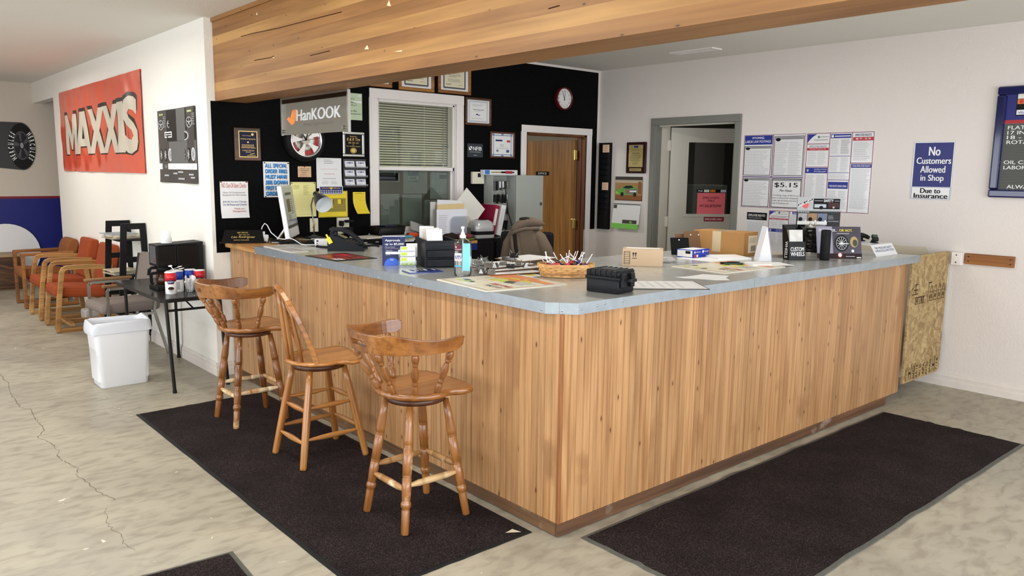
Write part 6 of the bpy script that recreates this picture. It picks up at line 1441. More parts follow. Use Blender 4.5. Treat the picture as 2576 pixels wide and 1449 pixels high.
o = MB().box((-.13, -.006, 0), (.13, .006, .09), mat('grey_card', (160, 160, 158), .5)).build('grey_folder'); put(o, 1062, 3.62, ZF+.045); o.rotation_euler = (-.5, .30, 0); tag(o, 'grey card folder leaning behind the red stapler', 'folder')
for k, (px, w_, rz, n_) in enumerate(((935, .30, .2, 'under the black tray'), (985, .32, -.1, 'below the window sill'), (1040, .30, .15, 'beneath the teal case'), (1105, .28, -.15, 'in front of the paper pile'))):
    o = MB().box((-w_/2, -.11, 0), (w_/2, .11, .010), mat('loose_paper_%d' % (k % 3), ((214, 208, 196), (226, 224, 220), (196, 186, 170))[k % 3], .8), ch=.001).build('loose_papers'); put(o, px, 3.42 if k < 3 else 3.34, ZF+(.051, .0105, .021, 0)[k], rz); tag(o, 'loose sheets of paper lying %s' % n_, 'papers', 'loose papers on the file cabinets')
# paper pile in an upright holder
t = thing('paper_holder', 'clear upright holder stuffed with files and papers', 'file holder'); q = bk(1125, 590, 3.5); t.location = (q.x, 3.5, ZF)
MB().prism(rrect(.235, .21, .05, 5, .065, .105), -.122, -.118, M_clear, M=Matrix(((1, 0, 0, 0), (0, 0, 1, 0), (0, 1, 0, 0), (0, 0, 0, 1)))).build('front_panel', t)
MB().box((-.17, -.12, 0), (.18, .10, .006), M_clear).build('base', t); MB().box((-.172, -.12, 0), (-.168, .10, .10), M_clear).box((.178, -.12, 0), (.182, .10, .10), M_clear).build('side_panel', t)
for k, (x, y, w_, h_, rot, c, lb) in enumerate(((-.02, -.10, .34, .265, 0, (224, 226, 236), 'white sheet at the front of the paper holder'), (.0, -.06, .30, .31, -.02, (214, 190, 140), 'manila folder in the paper holder'), (-.01, -.03, .28, .345, .05, (222, 222, 226), 'tall printed sheet behind the manila folder'), (.11, .01, .30, .34, .75, (224, 222, 214), 'tilted white sheet standing corner-up in the holder'), (-.12, -.0, .14, .33, 0, (196, 196, 190), 'narrow grey sheet at the left of the holder'), (.02, .05, .3, .30, .1, (210, 208, 200), 'rear sheet in the paper holder'))):
    mb = MB(Matrix.Rotation(rot, 4, 'Y')); mb.box((-w_/2, -.004, -h_*.0), (w_/2, .004, h_), mat('sheet_%d' % k, c, .7)); o = mb.build('filed_paper'); o.location = (q.x+x, 3.5+y, ZF+.008+(.105 if rot > .5 else 0)); tag(o, lb, 'paper', 'papers in the upright holder')
    if k == 0:
        pr = Print(); pr.z = .0045; pr.para(.02, .05, .12, .22, 10, LG, seed=3); p_ = pr.build('print', o); p_.matrix_local = Matrix(((1, 0, 0, -w_/2), (0, 0, -1, 0), (0, 1, 0, 0), (0, 0, 0, 1)))
# label printer
t = thing('label_printer', 'silver and black label printer on the file cabinet', 'printer'); put(t, 1210, 3.42, ZF, math.radians(-8)); M_sil = mat('printer_silver', (186, 188, 190), .3, .3)
mb = MB(); loft(mb, [ring_(.21, .17, .03, 0), ring_(.215, .175, .03, .03)], M_sil); mb.build('base', t); MB().box((-.10, -.08, .03), (.10, .08, .065), K, ch=.008).build('label_slot', t)
mb = MB(); loft(mb, [ring_(.20, .165, .03, .062), ring_(.21, .172, .035, .10), ring_(.19, .15, .04, .145), ring_(.13, .10, .03, .165)], M_sil); n_ = len(ring_(.13, .10, .03, .165)); mb.add(ring_(.13, .10, .03, .165), [tuple(range(n_))], M_sil); mb.build('cover', t)
MB().box((-.045, -.05, .160), (.035, .03, .170), mat('lcd_dark', (30, 34, 40), .2), ch=.004).build('display', t)
# tape dispenser between holder and printer
t = thing('tape_dispenser', 'black and white tape dispenser behind the printer', 'dispenser'); put(t, 1174, 3.62, ZF)
MB().prism(rrect(.11, .20, .05, 6, 0, .12), -.04, .04, mat('dispenser_grey', (196, 196, 194), .4), M=Matrix(((1, 0, 0, 0), (0, 0, 1, 0), (0, 1, 0, 0), (0, 0, 0, 1)))).build('body', t); MB().box((-.055, -.045, 0), (.06, .045, .12), K, ch=.01).build('base', t)
MB().cyl((-.01, -.045, .15), (-.01, -.052, .15), .035, n=20, material=K).build('reel', t)
# binders
def binder(lb, px, y, lean, col, lab):
    q = on('y', y, px, 590); t = thing('ring_binder', lb, 'binder', (q.x, y, ZF), 0, 'binders leaning by the key cabinet'); t.rotation_euler = (0, lean, math.radians(-52))
    m = mat('binder_%d%d%d' % col, col, .35)
    MB().box((0, -.025, .012), (.24, -.022, .29), m).box((0, .022, .012), (.24, .025, .29), m).build('cover', t); MB().box((-.003, -.025, .012), (0, .025, .29), m).build('spine', t); MB().box((.01, -.02, .02), (.225, .02, .28), PAPER).build('pages', t)
    MB().box((-.0035, -.015, .17), (-.003, .015, .27) if lab else (-.003, .015, .18), mat('label_white', (220, 220, 220), .6)).build('spine_label', t)
    return t
def tilted_binder(lb, px, col, labc):
    q0_ = on('y', 3.45, px, 590); t = thing('ring_binder', lb, 'binder', (q0_.x, 3.44, ZF+.009), 0, 'binders leaning by the key cabinet'); t.rotation_euler = (0, math.radians(13), 0)
    m = mat('binder_%d_%d_%d' % col, col, .3)
    MB().box((-.028, 0, 0), (-.025, .255, .295), m).box((.025, 0, 0), (.028, .255, .295), m).build('cover', t); MB().box((-.028, -.003, 0), (.028, 0, .295), m).build('spine', t); MB().box((-.022, .008, .008), (.022, .235, .285), PAPER).build('pages', t)
    MB().box((-.016, -.0036, .10), (.016, -.003, .26), labc).build('spine_label', t)
tilted_binder('maroon ring binder leaning beside the grey key cabinet', 1236, (140, 18, 54), mat('label_white', (220, 220, 220), .6)); tilted_binder('white ring binder leaning on the maroon one', 1252, (226, 226, 224), mat('binder_white_label', (206, 208, 210), .5))
# gloves and ruler
def blob(nm, lb, cat, px, y, col, sx, sy, sz, z=ZF):
    mb = MB(); rr_ = random.Random(px)
    def fn(a, b):
        t_ = 2*PI*a; p_ = PI*b; v = Vector((math.sin(p_)*math.cos(t_), math.sin(p_)*math.sin(t_), -math.cos(p_))); k = 1+.35*noise.noise(v*2.2+Vector((px, 0, 0)))
        return (sx*v.x*k, sy*v.y*k, max(0, sz*(v.z*k+.75)))
    mb.grid(24, 16, fn, mat('cloth_%d_%d_%d' % col, col, .9, bump=.4, bscale=90)); o = mb.build(nm); put(o, px, y, z); return tag(o, lb, cat)
blob('work_glove', 'dark brown work glove crumpled before the paper holder', 'glove', 1133, 3.325, (46, 34, 30), .085, .04, .03, ZF+.011); blob('work_glove', 'maroon work glove beside the dark brown one', 'glove', 1170, 3.325, (120, 56, 62), .08, .035, .03, ZF+.004)
o = MB().box((-.16, -.015, 0), (.16, .015, .004), mat('lime_ruler', (170, 210, 60), .4)).build('lime_ruler'); put(o, 1156, 3.31, ZF); tag(o, 'lime green ruler along the file cabinet edge', 'ruler')
# video recorder
t = thing('video_recorder', 'flat black recorder box beside the desk phone', 'recorder'); put(t, 930, 3.36, ZF, .0); MB().box((-.19, -.06, 0), (.19, .14, .05), M_fc, ch=.005).build('case', t); MB().box((-.10, -.061, .02), (-.06, -.060, .026), LG).box((.02, -.061, .02), (.05, -.060, .026), LG).build('front_marks', t)
# blue packet on cabinet front
o = MB().box((-.035, -.02, 0), (.035, .0, .085), mat('packet_blue', (24, 34, 110), .4)).box((-.036, -.021, .062), (.036, .0005, .086), mat('packet_gold', (190, 140, 70), .4)).build('blue_packet'); q = on('y', YFc-.02, 1190, 612); o.location = (q.x, YFc-.018, q.z-.06); tag(o, 'blue packet with gold band stuck to file cabinet front', 'packet')
# --- key cabinet on the wall, door open
kc = thing('key_cabinet', 'grey wall key cabinet with its door hanging open', 'cabinet'); kx0, kx1, kz0, kz1, kd = 2.565, 2.86, 1.045, 1.602, .135; M_kg = mat('key_cabinet_grey', (168, 173, 166), .45)
kc.location = (kx0, YW-.001, kz0); kw, kh = kx1-kx0, kz1-kz0
MB().box((0, -.006, 0), (kw, 0, kh), M_kg).box((0, -kd, 0), (.006, -.006, kh), M_kg).box((kw-.006, -kd, 0), (kw, -.006, kh), M_kg).box((.006, -kd, 0), (kw-.006, -.006, .006), M_kg).box((.006, -kd, kh-.006), (kw-.006, -.006, kh), M_kg).build('body', kc)
dr_ = MB().box((kw, -kd-.012, 0), (kw+.372, -kd-.004, kh), M_kg, ch=.002).build('door', kc); MB().prism(rrect(.022, .034, .010, 4, kw+.335, kh*.48), kd+.012, kd+.024, M_chr, M=Matrix(((1, 0, 0, 0), (0, 0, -1, 0), (0, 1, 0, 0), (0, 0, 0, 1)))).build('lock', dr_)
for r in range(4): MB().box((.02, -.012, kh*(.20+.235*r)), (kw-.02, -.006, kh*(.22+.235*r)), M_kg).build('hook_rail', kc)
rk_ = random.Random(12); KC = [K, mat('tag_white', (226, 226, 226), .5), M_chr, K, K, mat('fob_grey', (70, 72, 76), .4), K]
kb = None; n_ = 0
for r in range(4):
    for c in range(11):
        x = kx0+.03+c*(kw-.06)/10; z = kz0+kh*(.21+.235*r); y = YW-.03-rk_.random()*.03; m = KC[rk_.randrange(7)] if (r, c) != (1, 5) else mat('tag_lime', (150, 220, 50), .5); l = rk_.uniform(.06, .10)
        mb = MB(); mb.tube([(math.cos(a)*.009, 0, math.sin(a)*.009) for a in [k*PI/4 for k in range(8)]], .0012, 5, M_chr, closed=True); mb.box((-.012, -.005, -.014-l), (.012, .005, -.010), m, ch=.003)
        o = mb.build('key_fob'); o.location = (x, y, z-.005); o.rotation_euler = (0, rk_.uniform(-.15, .15), rk_.uniform(-.4, .4))
        tag(o, 'car key hanging on the %s hook row of the key cabinet' % ('lowest', 'second lowest', 'second highest', 'top')[r], 'key', 'keys in the grey cabinet')
o = MB().tube([(0, 0, 0), (.01, -.01, -.15), (.03, -.02, -.30), (.07, -.03, -.42), (.10, -.03, -.45)], .007, 6, mat('lanyard_dark', (44, 46, 50), .8)).build('lanyard'); o.location = (kx0+.20, YW-.09, kz1-.08); tag(o, 'dark lanyard strap hanging in the key cabinet', 'lanyard')
# torch blister pack on top of the cabinet
R4 = rect('y', YW-.10, ((1218, 427), (1302, 428), (1302, 440), (1218, 440))); t = thing('torch_box', 'white boxed torch lying on top of the key cabinet', 'box'); t.location = (R4[0], YW-.10, kz1+.001); W_, H_ = R4[1]-R4[0], R4[3]-R4[2]
MB().box((0, 0, 0), (W_, .06, H_), mat('carton_white', (224, 226, 230), .5), ch=.002).build('carton', t); pr = Print(); pr.z = .0005
pr.rc(W_*.02, H_*.1, W_*.16, H_*.95, mat('carton_blue', (60, 120, 190), .5)); pr.rc(W_*.2, H_*.4, W_*.52, H_*.62, OLV); pr.rc(W_*.5, H_*.35, W_*.64, H_*.7, K); pr.rc(W_*.62, H_*.25, W_*.84, H_*.8, mat('torch_red', (170, 40, 60), .5)); pr.rc(W_*.84, H_*.4, W_*.9, H_*.65, K); p_ = pr.build('print', t); p_.matrix_local = Matrix(((1, 0, 0, 0), (0, 0, -1, 0), (0, 1, 0, 0), (0, 0, 0, 1)))
# --- office chair wearing a hooded jacket
jc = Vector((1.79, 2.22, 0))
ch_ = thing('desk_chair', 'black desk chair behind the counter under a jacket', 'chair', jc, math.radians(-50)); M_cf = mat('chair_black', (16, 16, 17), .7)
MB().box((-.21, -.03, .70), (.21, .03, 1.17), M_cf, ch=.025).build('backrest', ch_); MB().box((-.23, .02, .60), (.23, .46, .68), M_cf, ch=.03).build('seat', ch_); MB().cyl((0, .24, .10), (0, .24, .60), .03, n=12, material=M_cf).build('column', ch_)
for k in range(5): a = k*2*PI/5; MB().sweep([(0, .24, .11), (.28*math.cos(a), .24+.28*math.sin(a), .06)], .04, .03, M_cf).build('base_leg', ch_)
for k in range(5): a = k*2*PI/5; MB().cyl((.28*math.cos(a)-.015, .24+.28*math.sin(a), .03), (.28*math.cos(a)+.015, .24+.28*math.sin(a), .03), .03, n=12, material=M_cf).build('caster', ch_)
MB().box((-.03, -.02, .55), (.03, .03, .75), M_cf).build('back_bracket', ch_)
jk = thing('hooded_jacket', 'brown hooded work jacket draped over the desk chair', 'jacket', jc, math.radians(-41)); M_jk = mat('duck_canvas', (100, 86, 72), .9, bump=.35, bscale=160, var=.12, vscale=7); M_jl = mat('jacket_lining', (38, 34, 32), .95)
mb = MB(); n = 48; rings = []
for z, xc, a, b in ((.78, .03, .215, .105), (.95, .028, .188, .102), (1.05, .015, .168, .096), (1.12, -.002, .146, .088), (1.17, -.015, .115, .075), (1.195, -.02, .075, .05), (1.205, -.02, .03, .03)):
    r_ = []
    for k in range(n):
        t_ = 2*PI*k/n; f = 1+(.075*math.sin(7*t_+z*3)+.05*noise.noise(Vector((math.cos(t_)*2.5, math.sin(t_)*2.5, z*5))))*min(1, (1.24-z)*4)
        r_.append((xc+a*f*math.copysign(abs(math.cos(t_))**.8, math.cos(t_)), b*f*math.copysign(abs(math.sin(t_))**.8, math.sin(t_)), z))
    rings.append(r_)
loft(mb, rings, M_jk, False); mb.build('body', jk)
mb = MB(); mb.tube([(.05, -.02, 1.175), (.10, -.045, 1.12), (.145, -.06, 1.03), (.175, -.065, .93), (.20, -.06, .80)], [.035, .052, .056, .054, .05], 14, M_jk); mb.build('sleeve', jk)
mb = MB(); mb.tube([(-.11, -.0, 1.165), (-.145, -.01, 1.08), (-.165, -.01, .95), (-.17, 0, .80)], [.03, .045, .05, .045], 12, M_jk); mb.build('sleeve', jk)
# hood slumped over the collar, tip to the right
P_ = [(-.125, -.055, 1.165), (-.10, -.055, 1.195), (-.055, -.05, 1.225), (-.005, -.04, 1.248), (.05, -.03, 1.247), (.10, -.025, 1.236), (.138, -.02, 1.226)]
mb = MB(); mb.tube(P_, [.014, .030, .040, .042, .036, .026, .006], 16, M_jk); o = mb.build('hood', jk)
mb = MB(); mb.sphere((-.022, -.055, 1.272), .045, 14, 10, M_jl, sc_=(1.0, .5, .33)); mb.build('hood_opening', jk)
mb = MB(); mb.tube([(-.135, -.075, 1.15), (-.09, -.098, 1.178), (-.02, -.10, 1.198), (.05, -.085, 1.20), (.085, -.05, 1.195)], .014, 10, M_jk); mb.build('collar', jk)
for dx, m in ((0, M_jk), (.026, M_jl), (.05, M_jk)):
    mb = MB(); mb.tube([(-.125+dx, -.078, 1.15), (-.115+dx, -.096, 1.05), (-.09+dx, -.108, .94), (-.075+dx, -.112, .80)], .013, 8, m); mb.build('front_placket', jk)
# ================================================================== things on the counter
ZT_ = HT
def tri(pts): return [on('z', HT, *p) for p in pts]
def flat(nm, lb, cat, pts, th, m, dr=None, z=HT, grp=None, printname='print'):
    """a flat thing on the counter; pixel corners: left, near, right, far (u from left corner to near corner)"""
    a, b, c, d_ = [on('z', z, *p) for p in pts]
    u = ((b-a)+(c-d_))/2; v = ((d_-a)+(c-b))/2; W, H = u.length, v.length; e1 = u.normalized(); e3 = Vector((0, 0, 1)); e2 = e3.cross(e1)
    if v.dot(e2) < 0: e2 = -e2
    o0 = (a+b+c+d_)/4-e1*W/2-e2*H/2
    M = Matrix(((e1.x, e2.x, 0, o0.x), (e1.y, e2.y, 0, o0.y), (0, 0, 1, z), (0, 0, 0, 1)))
    return sheet(nm, lb, cat, None, 0, 0, W, 0, H, m, th, draw=dr, M=M, group=grp, printname=printname)
def faceaxes(rz): return Matrix.Rotation(rz, 4, 'Z')
FR = Matrix(((1, 0, 0, 0), (0, 0, -1, 0), (0, 1, 0, 0), (0, 0, 0, 1)))   # local front face: x right, y up, normal -Y
def front_print(parent, dr, W, H, y, x0=0, z0=0, nm='print', M=None):
    pr = Print(); pr.z = .0003; dr(pr, W, H); o = pr.build(nm, parent); o.matrix_local = (M or Matrix()) @ Matrix(((1, 0, 0, x0), (0, 0, -1, y), (0, 1, 0, z0), (0, 0, 0, 1))); return o
# --- name block
q = on('y', 3.47, 572, 604); q2 = on('y', 3.47, 660, 604)
t = thing('name_plate', 'black and gold desk name plate at the counter\'s wall end', 'name plate', ((q.x+q2.x)/2, 3.50, HT-.0005), math.radians(-28)); L_ = .31
MB().box((-L_/2-.015, -.045, 0), (L_/2+.015, .045, .014), mat('gloss_black', (8, 8, 9), .12, coat=.5), ch=.003).build('base', t)
mb = MB(); prof = [(-.035, .014), (.03, .014), (.02, .095), (.008, .098)]; vs_ = [(s*(L_/2-.02*(z > .05)), y, z) for s in (-1, 1) for y, z in prof]; mb.add(vs_, [(0, 1, 2, 3), (7, 6, 5, 4)]+[(k, k+4, (k+1) % 4+4, (k+1) % 4) for k in range(4)], MATS['gloss_black']); mb.build('block', t)
def d(p, W, H):
    p.text('R&R TIRE INC.', W*.36, H*.74, W*.62, H*.86, GOLD, .01, shear=.25); p.text('R&R TIRE, INC.', W*.40, H*.55, W*.66, H*.64, GOLD, .006); p.text('Leo Rodriguez', W*.22, H*.26, W*.78, H*.50, GOLD, .0, shear=.35); p.text('SERVICE MANAGER', W*.28, H*.08, W*.64, H*.16, GOLD, .008)
pr = Print(); pr.z = .0006; d(pr, L_, .09); o = pr.build('lettering', t); an = math.atan2(.043, .084)
o.matrix_local = Matrix.Translation((-L_/2, -.0355, .0145)) @ Matrix.Rotation(PI/2-an, 4, 'X')
# --- charger brick with white cable
M_wp = mat('white_plastic', (230, 230, 232), .3)
q = on('y', 3.45, 664, 598); t = thing('charger_brick', 'white charger brick with cable beside the name plate', 'charger', (q.x, 3.45, HT))
MB().box((-.028, -.028, .0), (.028, .028, .060), M_wp, ch=.006).build('brick', t); MB().box((-.008, -.005, .060), (.008, .005, .085), M_wp, ch=.002).build('plug', t)
pts = [(658, 577, 3.45), (660, 570, 3.45), (666, 562, 3.44), (672, 566, 3.40), (682, 585, 3.34), (700, 600, 3.28), (716, 602, 3.2), (730, 599, 3.12), (742, 604, 3.05), (757, 614, 2.98), (768, 616, 2.9), (792, 616, 2.82)]
w3 = [Vector((on('y', y, x, yy).x, y, max(HT+.004, on('y', y, x, yy).z))) for x, yy, y in pts]
tag(MB().tube(w3, .0035, 8, M_wp).build('white_cable'), 'white charging cable looping past the monitor foot', 'cable')
# --- tangled black cables
rc3 = random.Random(8); M_ck = mat('cable_black', (14, 14, 15), .5)
for k, (x0, y0, x1, y1, lb) in enumerate(((.12, 3.52, .42, 3.40, 'black cable tangle left of the monitor'), (.10, 3.30, .46, 3.12, 'black cable under the white monitor'), (.20, 3.60, .70, 3.50, 'black cable along the black wall'), (.16, 3.22, .50, 2.92, 'thick black cable running to the phone'))):
    pts = []
    for i in range(12):
        f = i/11; pts.append((x0+(x1-x0)*f+rc3.uniform(-.03, .03), y0+(y1-y0)*f+rc3.uniform(-.04, .04), HT+.006+abs(rc3.gauss(0, .018))*(1 if 0 < i < 11 else 0)))
    tag(MB().tube(pts, .0045 if k < 3 else .007, 7, M_ck).build('black_cable'), lb, 'cable', 'cables behind the counter monitor')
# small dark clutter: power strip
t = thing('power_strip', 'long dark power strip lying in front of the monitor', 'power strip', (.31, 3.20, HT), math.radians(-48)); MB().box((-.20, -.022, 0), (.20, .022, .022), mat('strip_dark', (40, 38, 36), .5), ch=.006).build('strip', t)
# --- monitor
mp = on('y', 3.30, 736, 597); rzm = math.radians(-34.6)
t = thing('computer_monitor', 'white all-in-one monitor turned toward the clerk side', 'monitor', (mp.x+.05, 3.36, HT)); t.rotation_euler = (0, 0, rzm)
zb = mp.z-HT; Mt = Matrix.Translation((0, 0, zb)) @ Matrix.Rotation(math.radians(-8), 4, 'Y')
MB(Mt).box((-.035, -.235, 0), (.0, .235, .40), M_wp, ch=.008).build('shell', t); MB(Mt).box((0, -.222, .075), (.0012, .222, .388), mat('screen_lit', (120, 126, 134), .15, emit=.35)).build('screen', t)
pr = Print(); pr.z = .0004
pr.rc(.0, .0, .444, .022, mat('screen_bar', (40, 44, 52), .3)); pr.rc(.10, .12, .24, .22, mat('screen_olive', (106, 98, 70), .4)); pr.rc(.08, .25, .34, .27, mat('screen_grey', (70, 74, 80), .4)); pr.para(.09, .05, .22, .11, 5, mat('screen_grey', (70, 74, 80), .4), seed=3); pr.para(.26, .10, .36, .22, 8, mat('screen_grey', (70, 74, 80), .4), seed=4)
p_ = pr.build('screen_content', t); p_.matrix_local = Mt @ Matrix(((0, 0, 1, .0013), (1, 0, 0, -.222), (0, 1, 0, .075), (0, 0, 0, 1)))
MB().sweep([(-.03, 0, zb+.12), (-.13, 0, .02), (-.13, 0, .012)], .10, .012, M_chr, upv=(0, 1, 0) if False else (1, 0, 0)).build('stand_arm', t)
MB().cyl((-.15, -.17, .008), (.10, -.10, .008), .007, n=8, material=M_chr).cyl((-.15, .17, .008), (.10, .10, .008), .007, n=8, material=M_chr).cyl((-.13, -.16, .008), (-.13, .16, .008), .007, n=8, material=M_chr).build('stand_foot', t)
# --- desk lamp
M_lg = mat('lamp_grey', (62, 68, 76), .35, .3); M_lw = mat('lamp_inner_white', (226, 230, 232), .35)
lb0 = on('y', 3.58, 790, 585); t = thing('desk_lamp', 'grey gooseneck desk lamp with cone shade', 'lamp', (lb0.x, 3.58, HT))
hd = on('y', 3.52, 797, 492); tip = on('y', 3.38, 817, 517); base_ = Vector((lb0.x, 3.58, HT))
MB().lathe([(0, .075), (.012, .075), (.022, .03), (.03, .012)], 24, M_lg).build('base', t)
hz = hd-base_; MB().tube([(0, 0, .02), (0, 0, .12), (-.012, 0, .20), (-.02, 0, .27), (hz.x-.02, hz.y*.5, hz.z-.02), (hz.x, hz.y, hz.z)], .006, 8, M_chr).build('gooseneck', t)
ax_ = (tip-hd).normalized(); tp_ = (tip-base_)
def cone(prof, m, nm):
    mb = MB(); p0 = hz-ax_*.035; mb.lathe(prof, 28, m, p=tuple(p0), q=tuple(p0+ax_*.185), ends=False); return mb.build(nm, t)
cone([(0, .001), (.02, .022), (.22, .026), (.30, .034), (.45, .048), (.85, .066), (1.0, .072)], M_lg, 'lamp_shade'); cone([(.30, .001), (.34, .030), (.45, .046), (.85, .064), (.995, .0715)], M_lw, 'shade_lining')
# --- white adapter boxes
q = on('z', HT, 808, 619); t = thing('network_box', 'white rounded network box beside the desk phone', 'device', (q.x+.02, q.y, HT), math.radians(-30)); MB().box((-.065, -.035, 0), (.065, .035, .055), M_wp, ch=.012).build('case', t); MB().box((-.05, -.0362, .035), (-.035, -.035, .045), K).box((-.05, -.0362, .020), (-.04, -.035, .025), K).build('ports', t)
q = on('y', 3.2, 797, 600); o = MB().box((-.09, -.05, 0), (.09, .05, .03), M_wp, ch=.01).build('white_device'); o.location = (q.x+.05, 3.2, HT); o.rotation_euler = (0, 0, -.4); tag(o, 'flat white device behind the network box', 'device')
tag(MB().tube([(.30, 3.05, HT+.006), (.36, 2.95, HT+.006), (.31, 2.87, HT+.006), (.34, 2.78, HT+.006), (.37, 2.70, HT+.006)], .0075, 8, M_ck).build('black_cable'), 'black cable looping in front of the phone', 'cable')
# --- desk phone
q = on('z', HT, 862, 632); t = thing('desk_phone', 'black office desk phone with handset and yellow tag', 'phone', (q.x+.075, q.y+.06, HT), math.radians(-38)); M_ph = mat('phone_black', (24, 26, 32), .42)
mb = MB(); prof = [(-.12, 0), (.12, 0), (.12, .018), (.10, .030), (-.085, .105), (-.12, .105)]; vs_ = [(x, s*.10, z) for s in (-1, 1) for x, z in prof]; n = len(prof)
mb.add(vs_, [tuple(range(n-1, -1, -1))[::-1], tuple(range(n, 2*n))[::-1]]+[(k, (k+1) % n, n+(k+1) % n, n+k) for k in range(n)], M_ph); o = mb.build('body', t); bv = o.modifiers.new('b', 'BEVEL'); bv.width = .006; bv.segments = 2
mb = MB(); pts = [(-.10, -.062, .125), (-.08, -.062, .150), (-.03, -.062, .150), (.03, -.062, .122), (.075, -.062, .088), (.105, -.062, .060), (.112, -.062, .042)]; mb.sweep(pts, .046, .028, M_ph, upv=(0, 0, 1)); o = mb.build('handset', t); bv = o.modifiers.new('b', 'BEVEL'); bv.width = .009; bv.segments = 3
for a_, b_ in (((-.11, -.08, .105), (-.06, -.044, .135)), ((.075, -.08, .035), (.112, -.044, .060))): MB().box(a_, b_, M_ph, ch=.006).build('cradle', t)
MB(Matrix.Translation((-.04, .035, .090)) @ Matrix.Rotation(math.radians(22), 4, 'Y')).box((-.05, -.04, 0), (.03, .04, .006), mat('phone_display', (120, 128, 120), .2)).build('display', t)
kb = None
for r in range(4):
    for c in range(3):
        o = MB(Matrix.Translation((.015+r*.02, .012+c*.022, .062-r*.0082)) @ Matrix.Rotation(math.radians(22), 4, 'Y')).box((-.006, -.008, 0), (.006, .008, .007), mat('phone_key', (60, 62, 66), .4)).build('key', t)
MB().box((-.15, -.09, .07), (-.12, .10, .082), M_ph, M=Matrix.Translation((0, 0, .03)) @ Matrix.Rotation(.35, 4, 'Y')).build('rear_ledge', t)
MB(Matrix.Translation((-.10, -.104, .055)) @ Matrix.Rotation(-.5, 4, 'Y')).box((-.015, -.001, 0), (.015, .0, .045), YP2).box((-.004, -.0015, .04), (.008, -.001, .07), YP2).build('yellow_tag', t)
cpts = [(.115+.11*i/60, -.062-.03*math.sin(i*.08)+.008*math.sin(i*1.6), .028+.012*math.sin(i*.05)+.008*math.cos(i*1.6)) for i in range(61)]
MB().tube(cpts, .003, 6, M_ph).build('coiled_cord', t)
# --- newspapers and red counter mat
NEWS = mat('newsprint', (196, 192, 186), .85, var=.12, vscale=30)
flat('newspaper', 'folded newspaper at the counter\'s far left edge', 'newspaper', ((664, 621), (738, 637), (768, 633), (706, 618)), .006, NEWS, lambda p, W, H: (p.para(W*.05, H*.1, W*.45, H*.9, 9, GR, seed=2), p.para(W*.52, H*.1, W*.95, H*.9, 9, GR, seed=3)))
flat('paper_form', 'grey printed form next to the folded newspaper', 'paper', ((700, 617), (760, 629), (800, 625), (742, 614)), .003, mat('form_grey', (206, 206, 204), .7), lambda p, W, H: p.para(W*.1, H*.1, W*.9, H*.9, 8, GR, seed=5))
DKR = mat('mat_art_red', (140, 20, 28), .3); RED2 = mat('mat_art_bright_red', (206, 34, 44), .3)
def d(p, W, H):
    p.rc(W*.08, H*.08, W*.92, H*.92, DKR); rr_ = random.Random(3)
    for k in range(14): u, v = rr_.uniform(.12, .75), rr_.uniform(.12, .85); p.rc(W*u, H*v, W*(u+.15), H*(v+.035), (mat('mat_art_pink', (176, 120, 120), .4), RED2, K)[k % 3])
    p.rc(W*.70, H*.10, W*.9, H*.30, PAPER); p.poly(ell(W*.05, H*.05, 12, W*.8, H*.2), K); p.rc(W*.12, H*.62, W*.45, H*.86, RED2)
flat('counter_mat', 'black bordered red advertising mat near the phone', 'counter mat', ((765, 645), (850, 657), (946, 651), (868, 636)), .003, mat('mat_black', (22, 20, 20), .35), d, grp='advertising mats on the counter')
# --- navy tent card
q = on('z', HT, 962, 668); q2 = on('z', HT, 1018, 667); rz = math.radians(-33); W_ = .135; H_ = .175
t = thing('tent_card', 'navy tent card reading Approvals up to $5,000', 'tent card', (q.x, q.y, HT), rz); M_nv = mat('tent_navy', (18, 32, 84), .3); dep = .075
lean = math.atan2(dep/2, H_); Lf = math.hypot(dep/2, H_); Mf = Matrix.Rotation(-lean, 4, 'X')
MB(Mf).box((0, 0, 0), (W_, .002, Lf), M_nv).build('front_panel', t)
MB(Matrix.Translation((0, dep, 0)) @ Matrix.Rotation(lean, 4, 'X')).box((0, -.002, 0), (W_, 0, Lf), mat('tent_white', (226, 228, 234), .5)).build('rear_panel', t); MB().box((0, .002, 0), (W_, dep-.002, .002), MATS['tent_white']).build('base_panel', t)
def d(p, W, H):
    p.text('Approvals', W*.12, H*.79, W*.78, H*.88, Wt, .02); p.text('up to $5,000', W*.12, H*.665, W*.94, H*.755, Wt, .02); p.text('Shop now. Pay later.', W*.12, H*.60, W*.56, H*.635, Wt, .006); p.text('Lease-to-own financing made easy', W*.12, H*.55, W*.95, H*.585, mat('tan_ink', (206, 180, 160), .6), .004); p.text('Available from', W*.14, H*.49, W*.44, H*.515, Wt, .004)
    p.poly(rrect(W*.78, H*.085, H*.042, 5, W*.52, H*.42), Wt); p.text('Apply now', W*.3, H*.395, W*.72, H*.445, LG, .01); p.text('to participate', W*.14, H*.345, W*.34, H*.365, Wt, .004)
    p.poly(ell(W*.34, H*.26, 24, W*.42, 0, 0, PI), mat('tent_blue', (50, 96, 206), .4)); p.text('try', W*.34, H*.16, W*.5, H*.21, Wt, .02); p.poly(ell(W*.06, H*.045, 16, W*.84, H*.93), mat('tent_ring', (36, 54, 112), .4))
front_print(t, d, W_, Lf, -.0005, M=Mf)
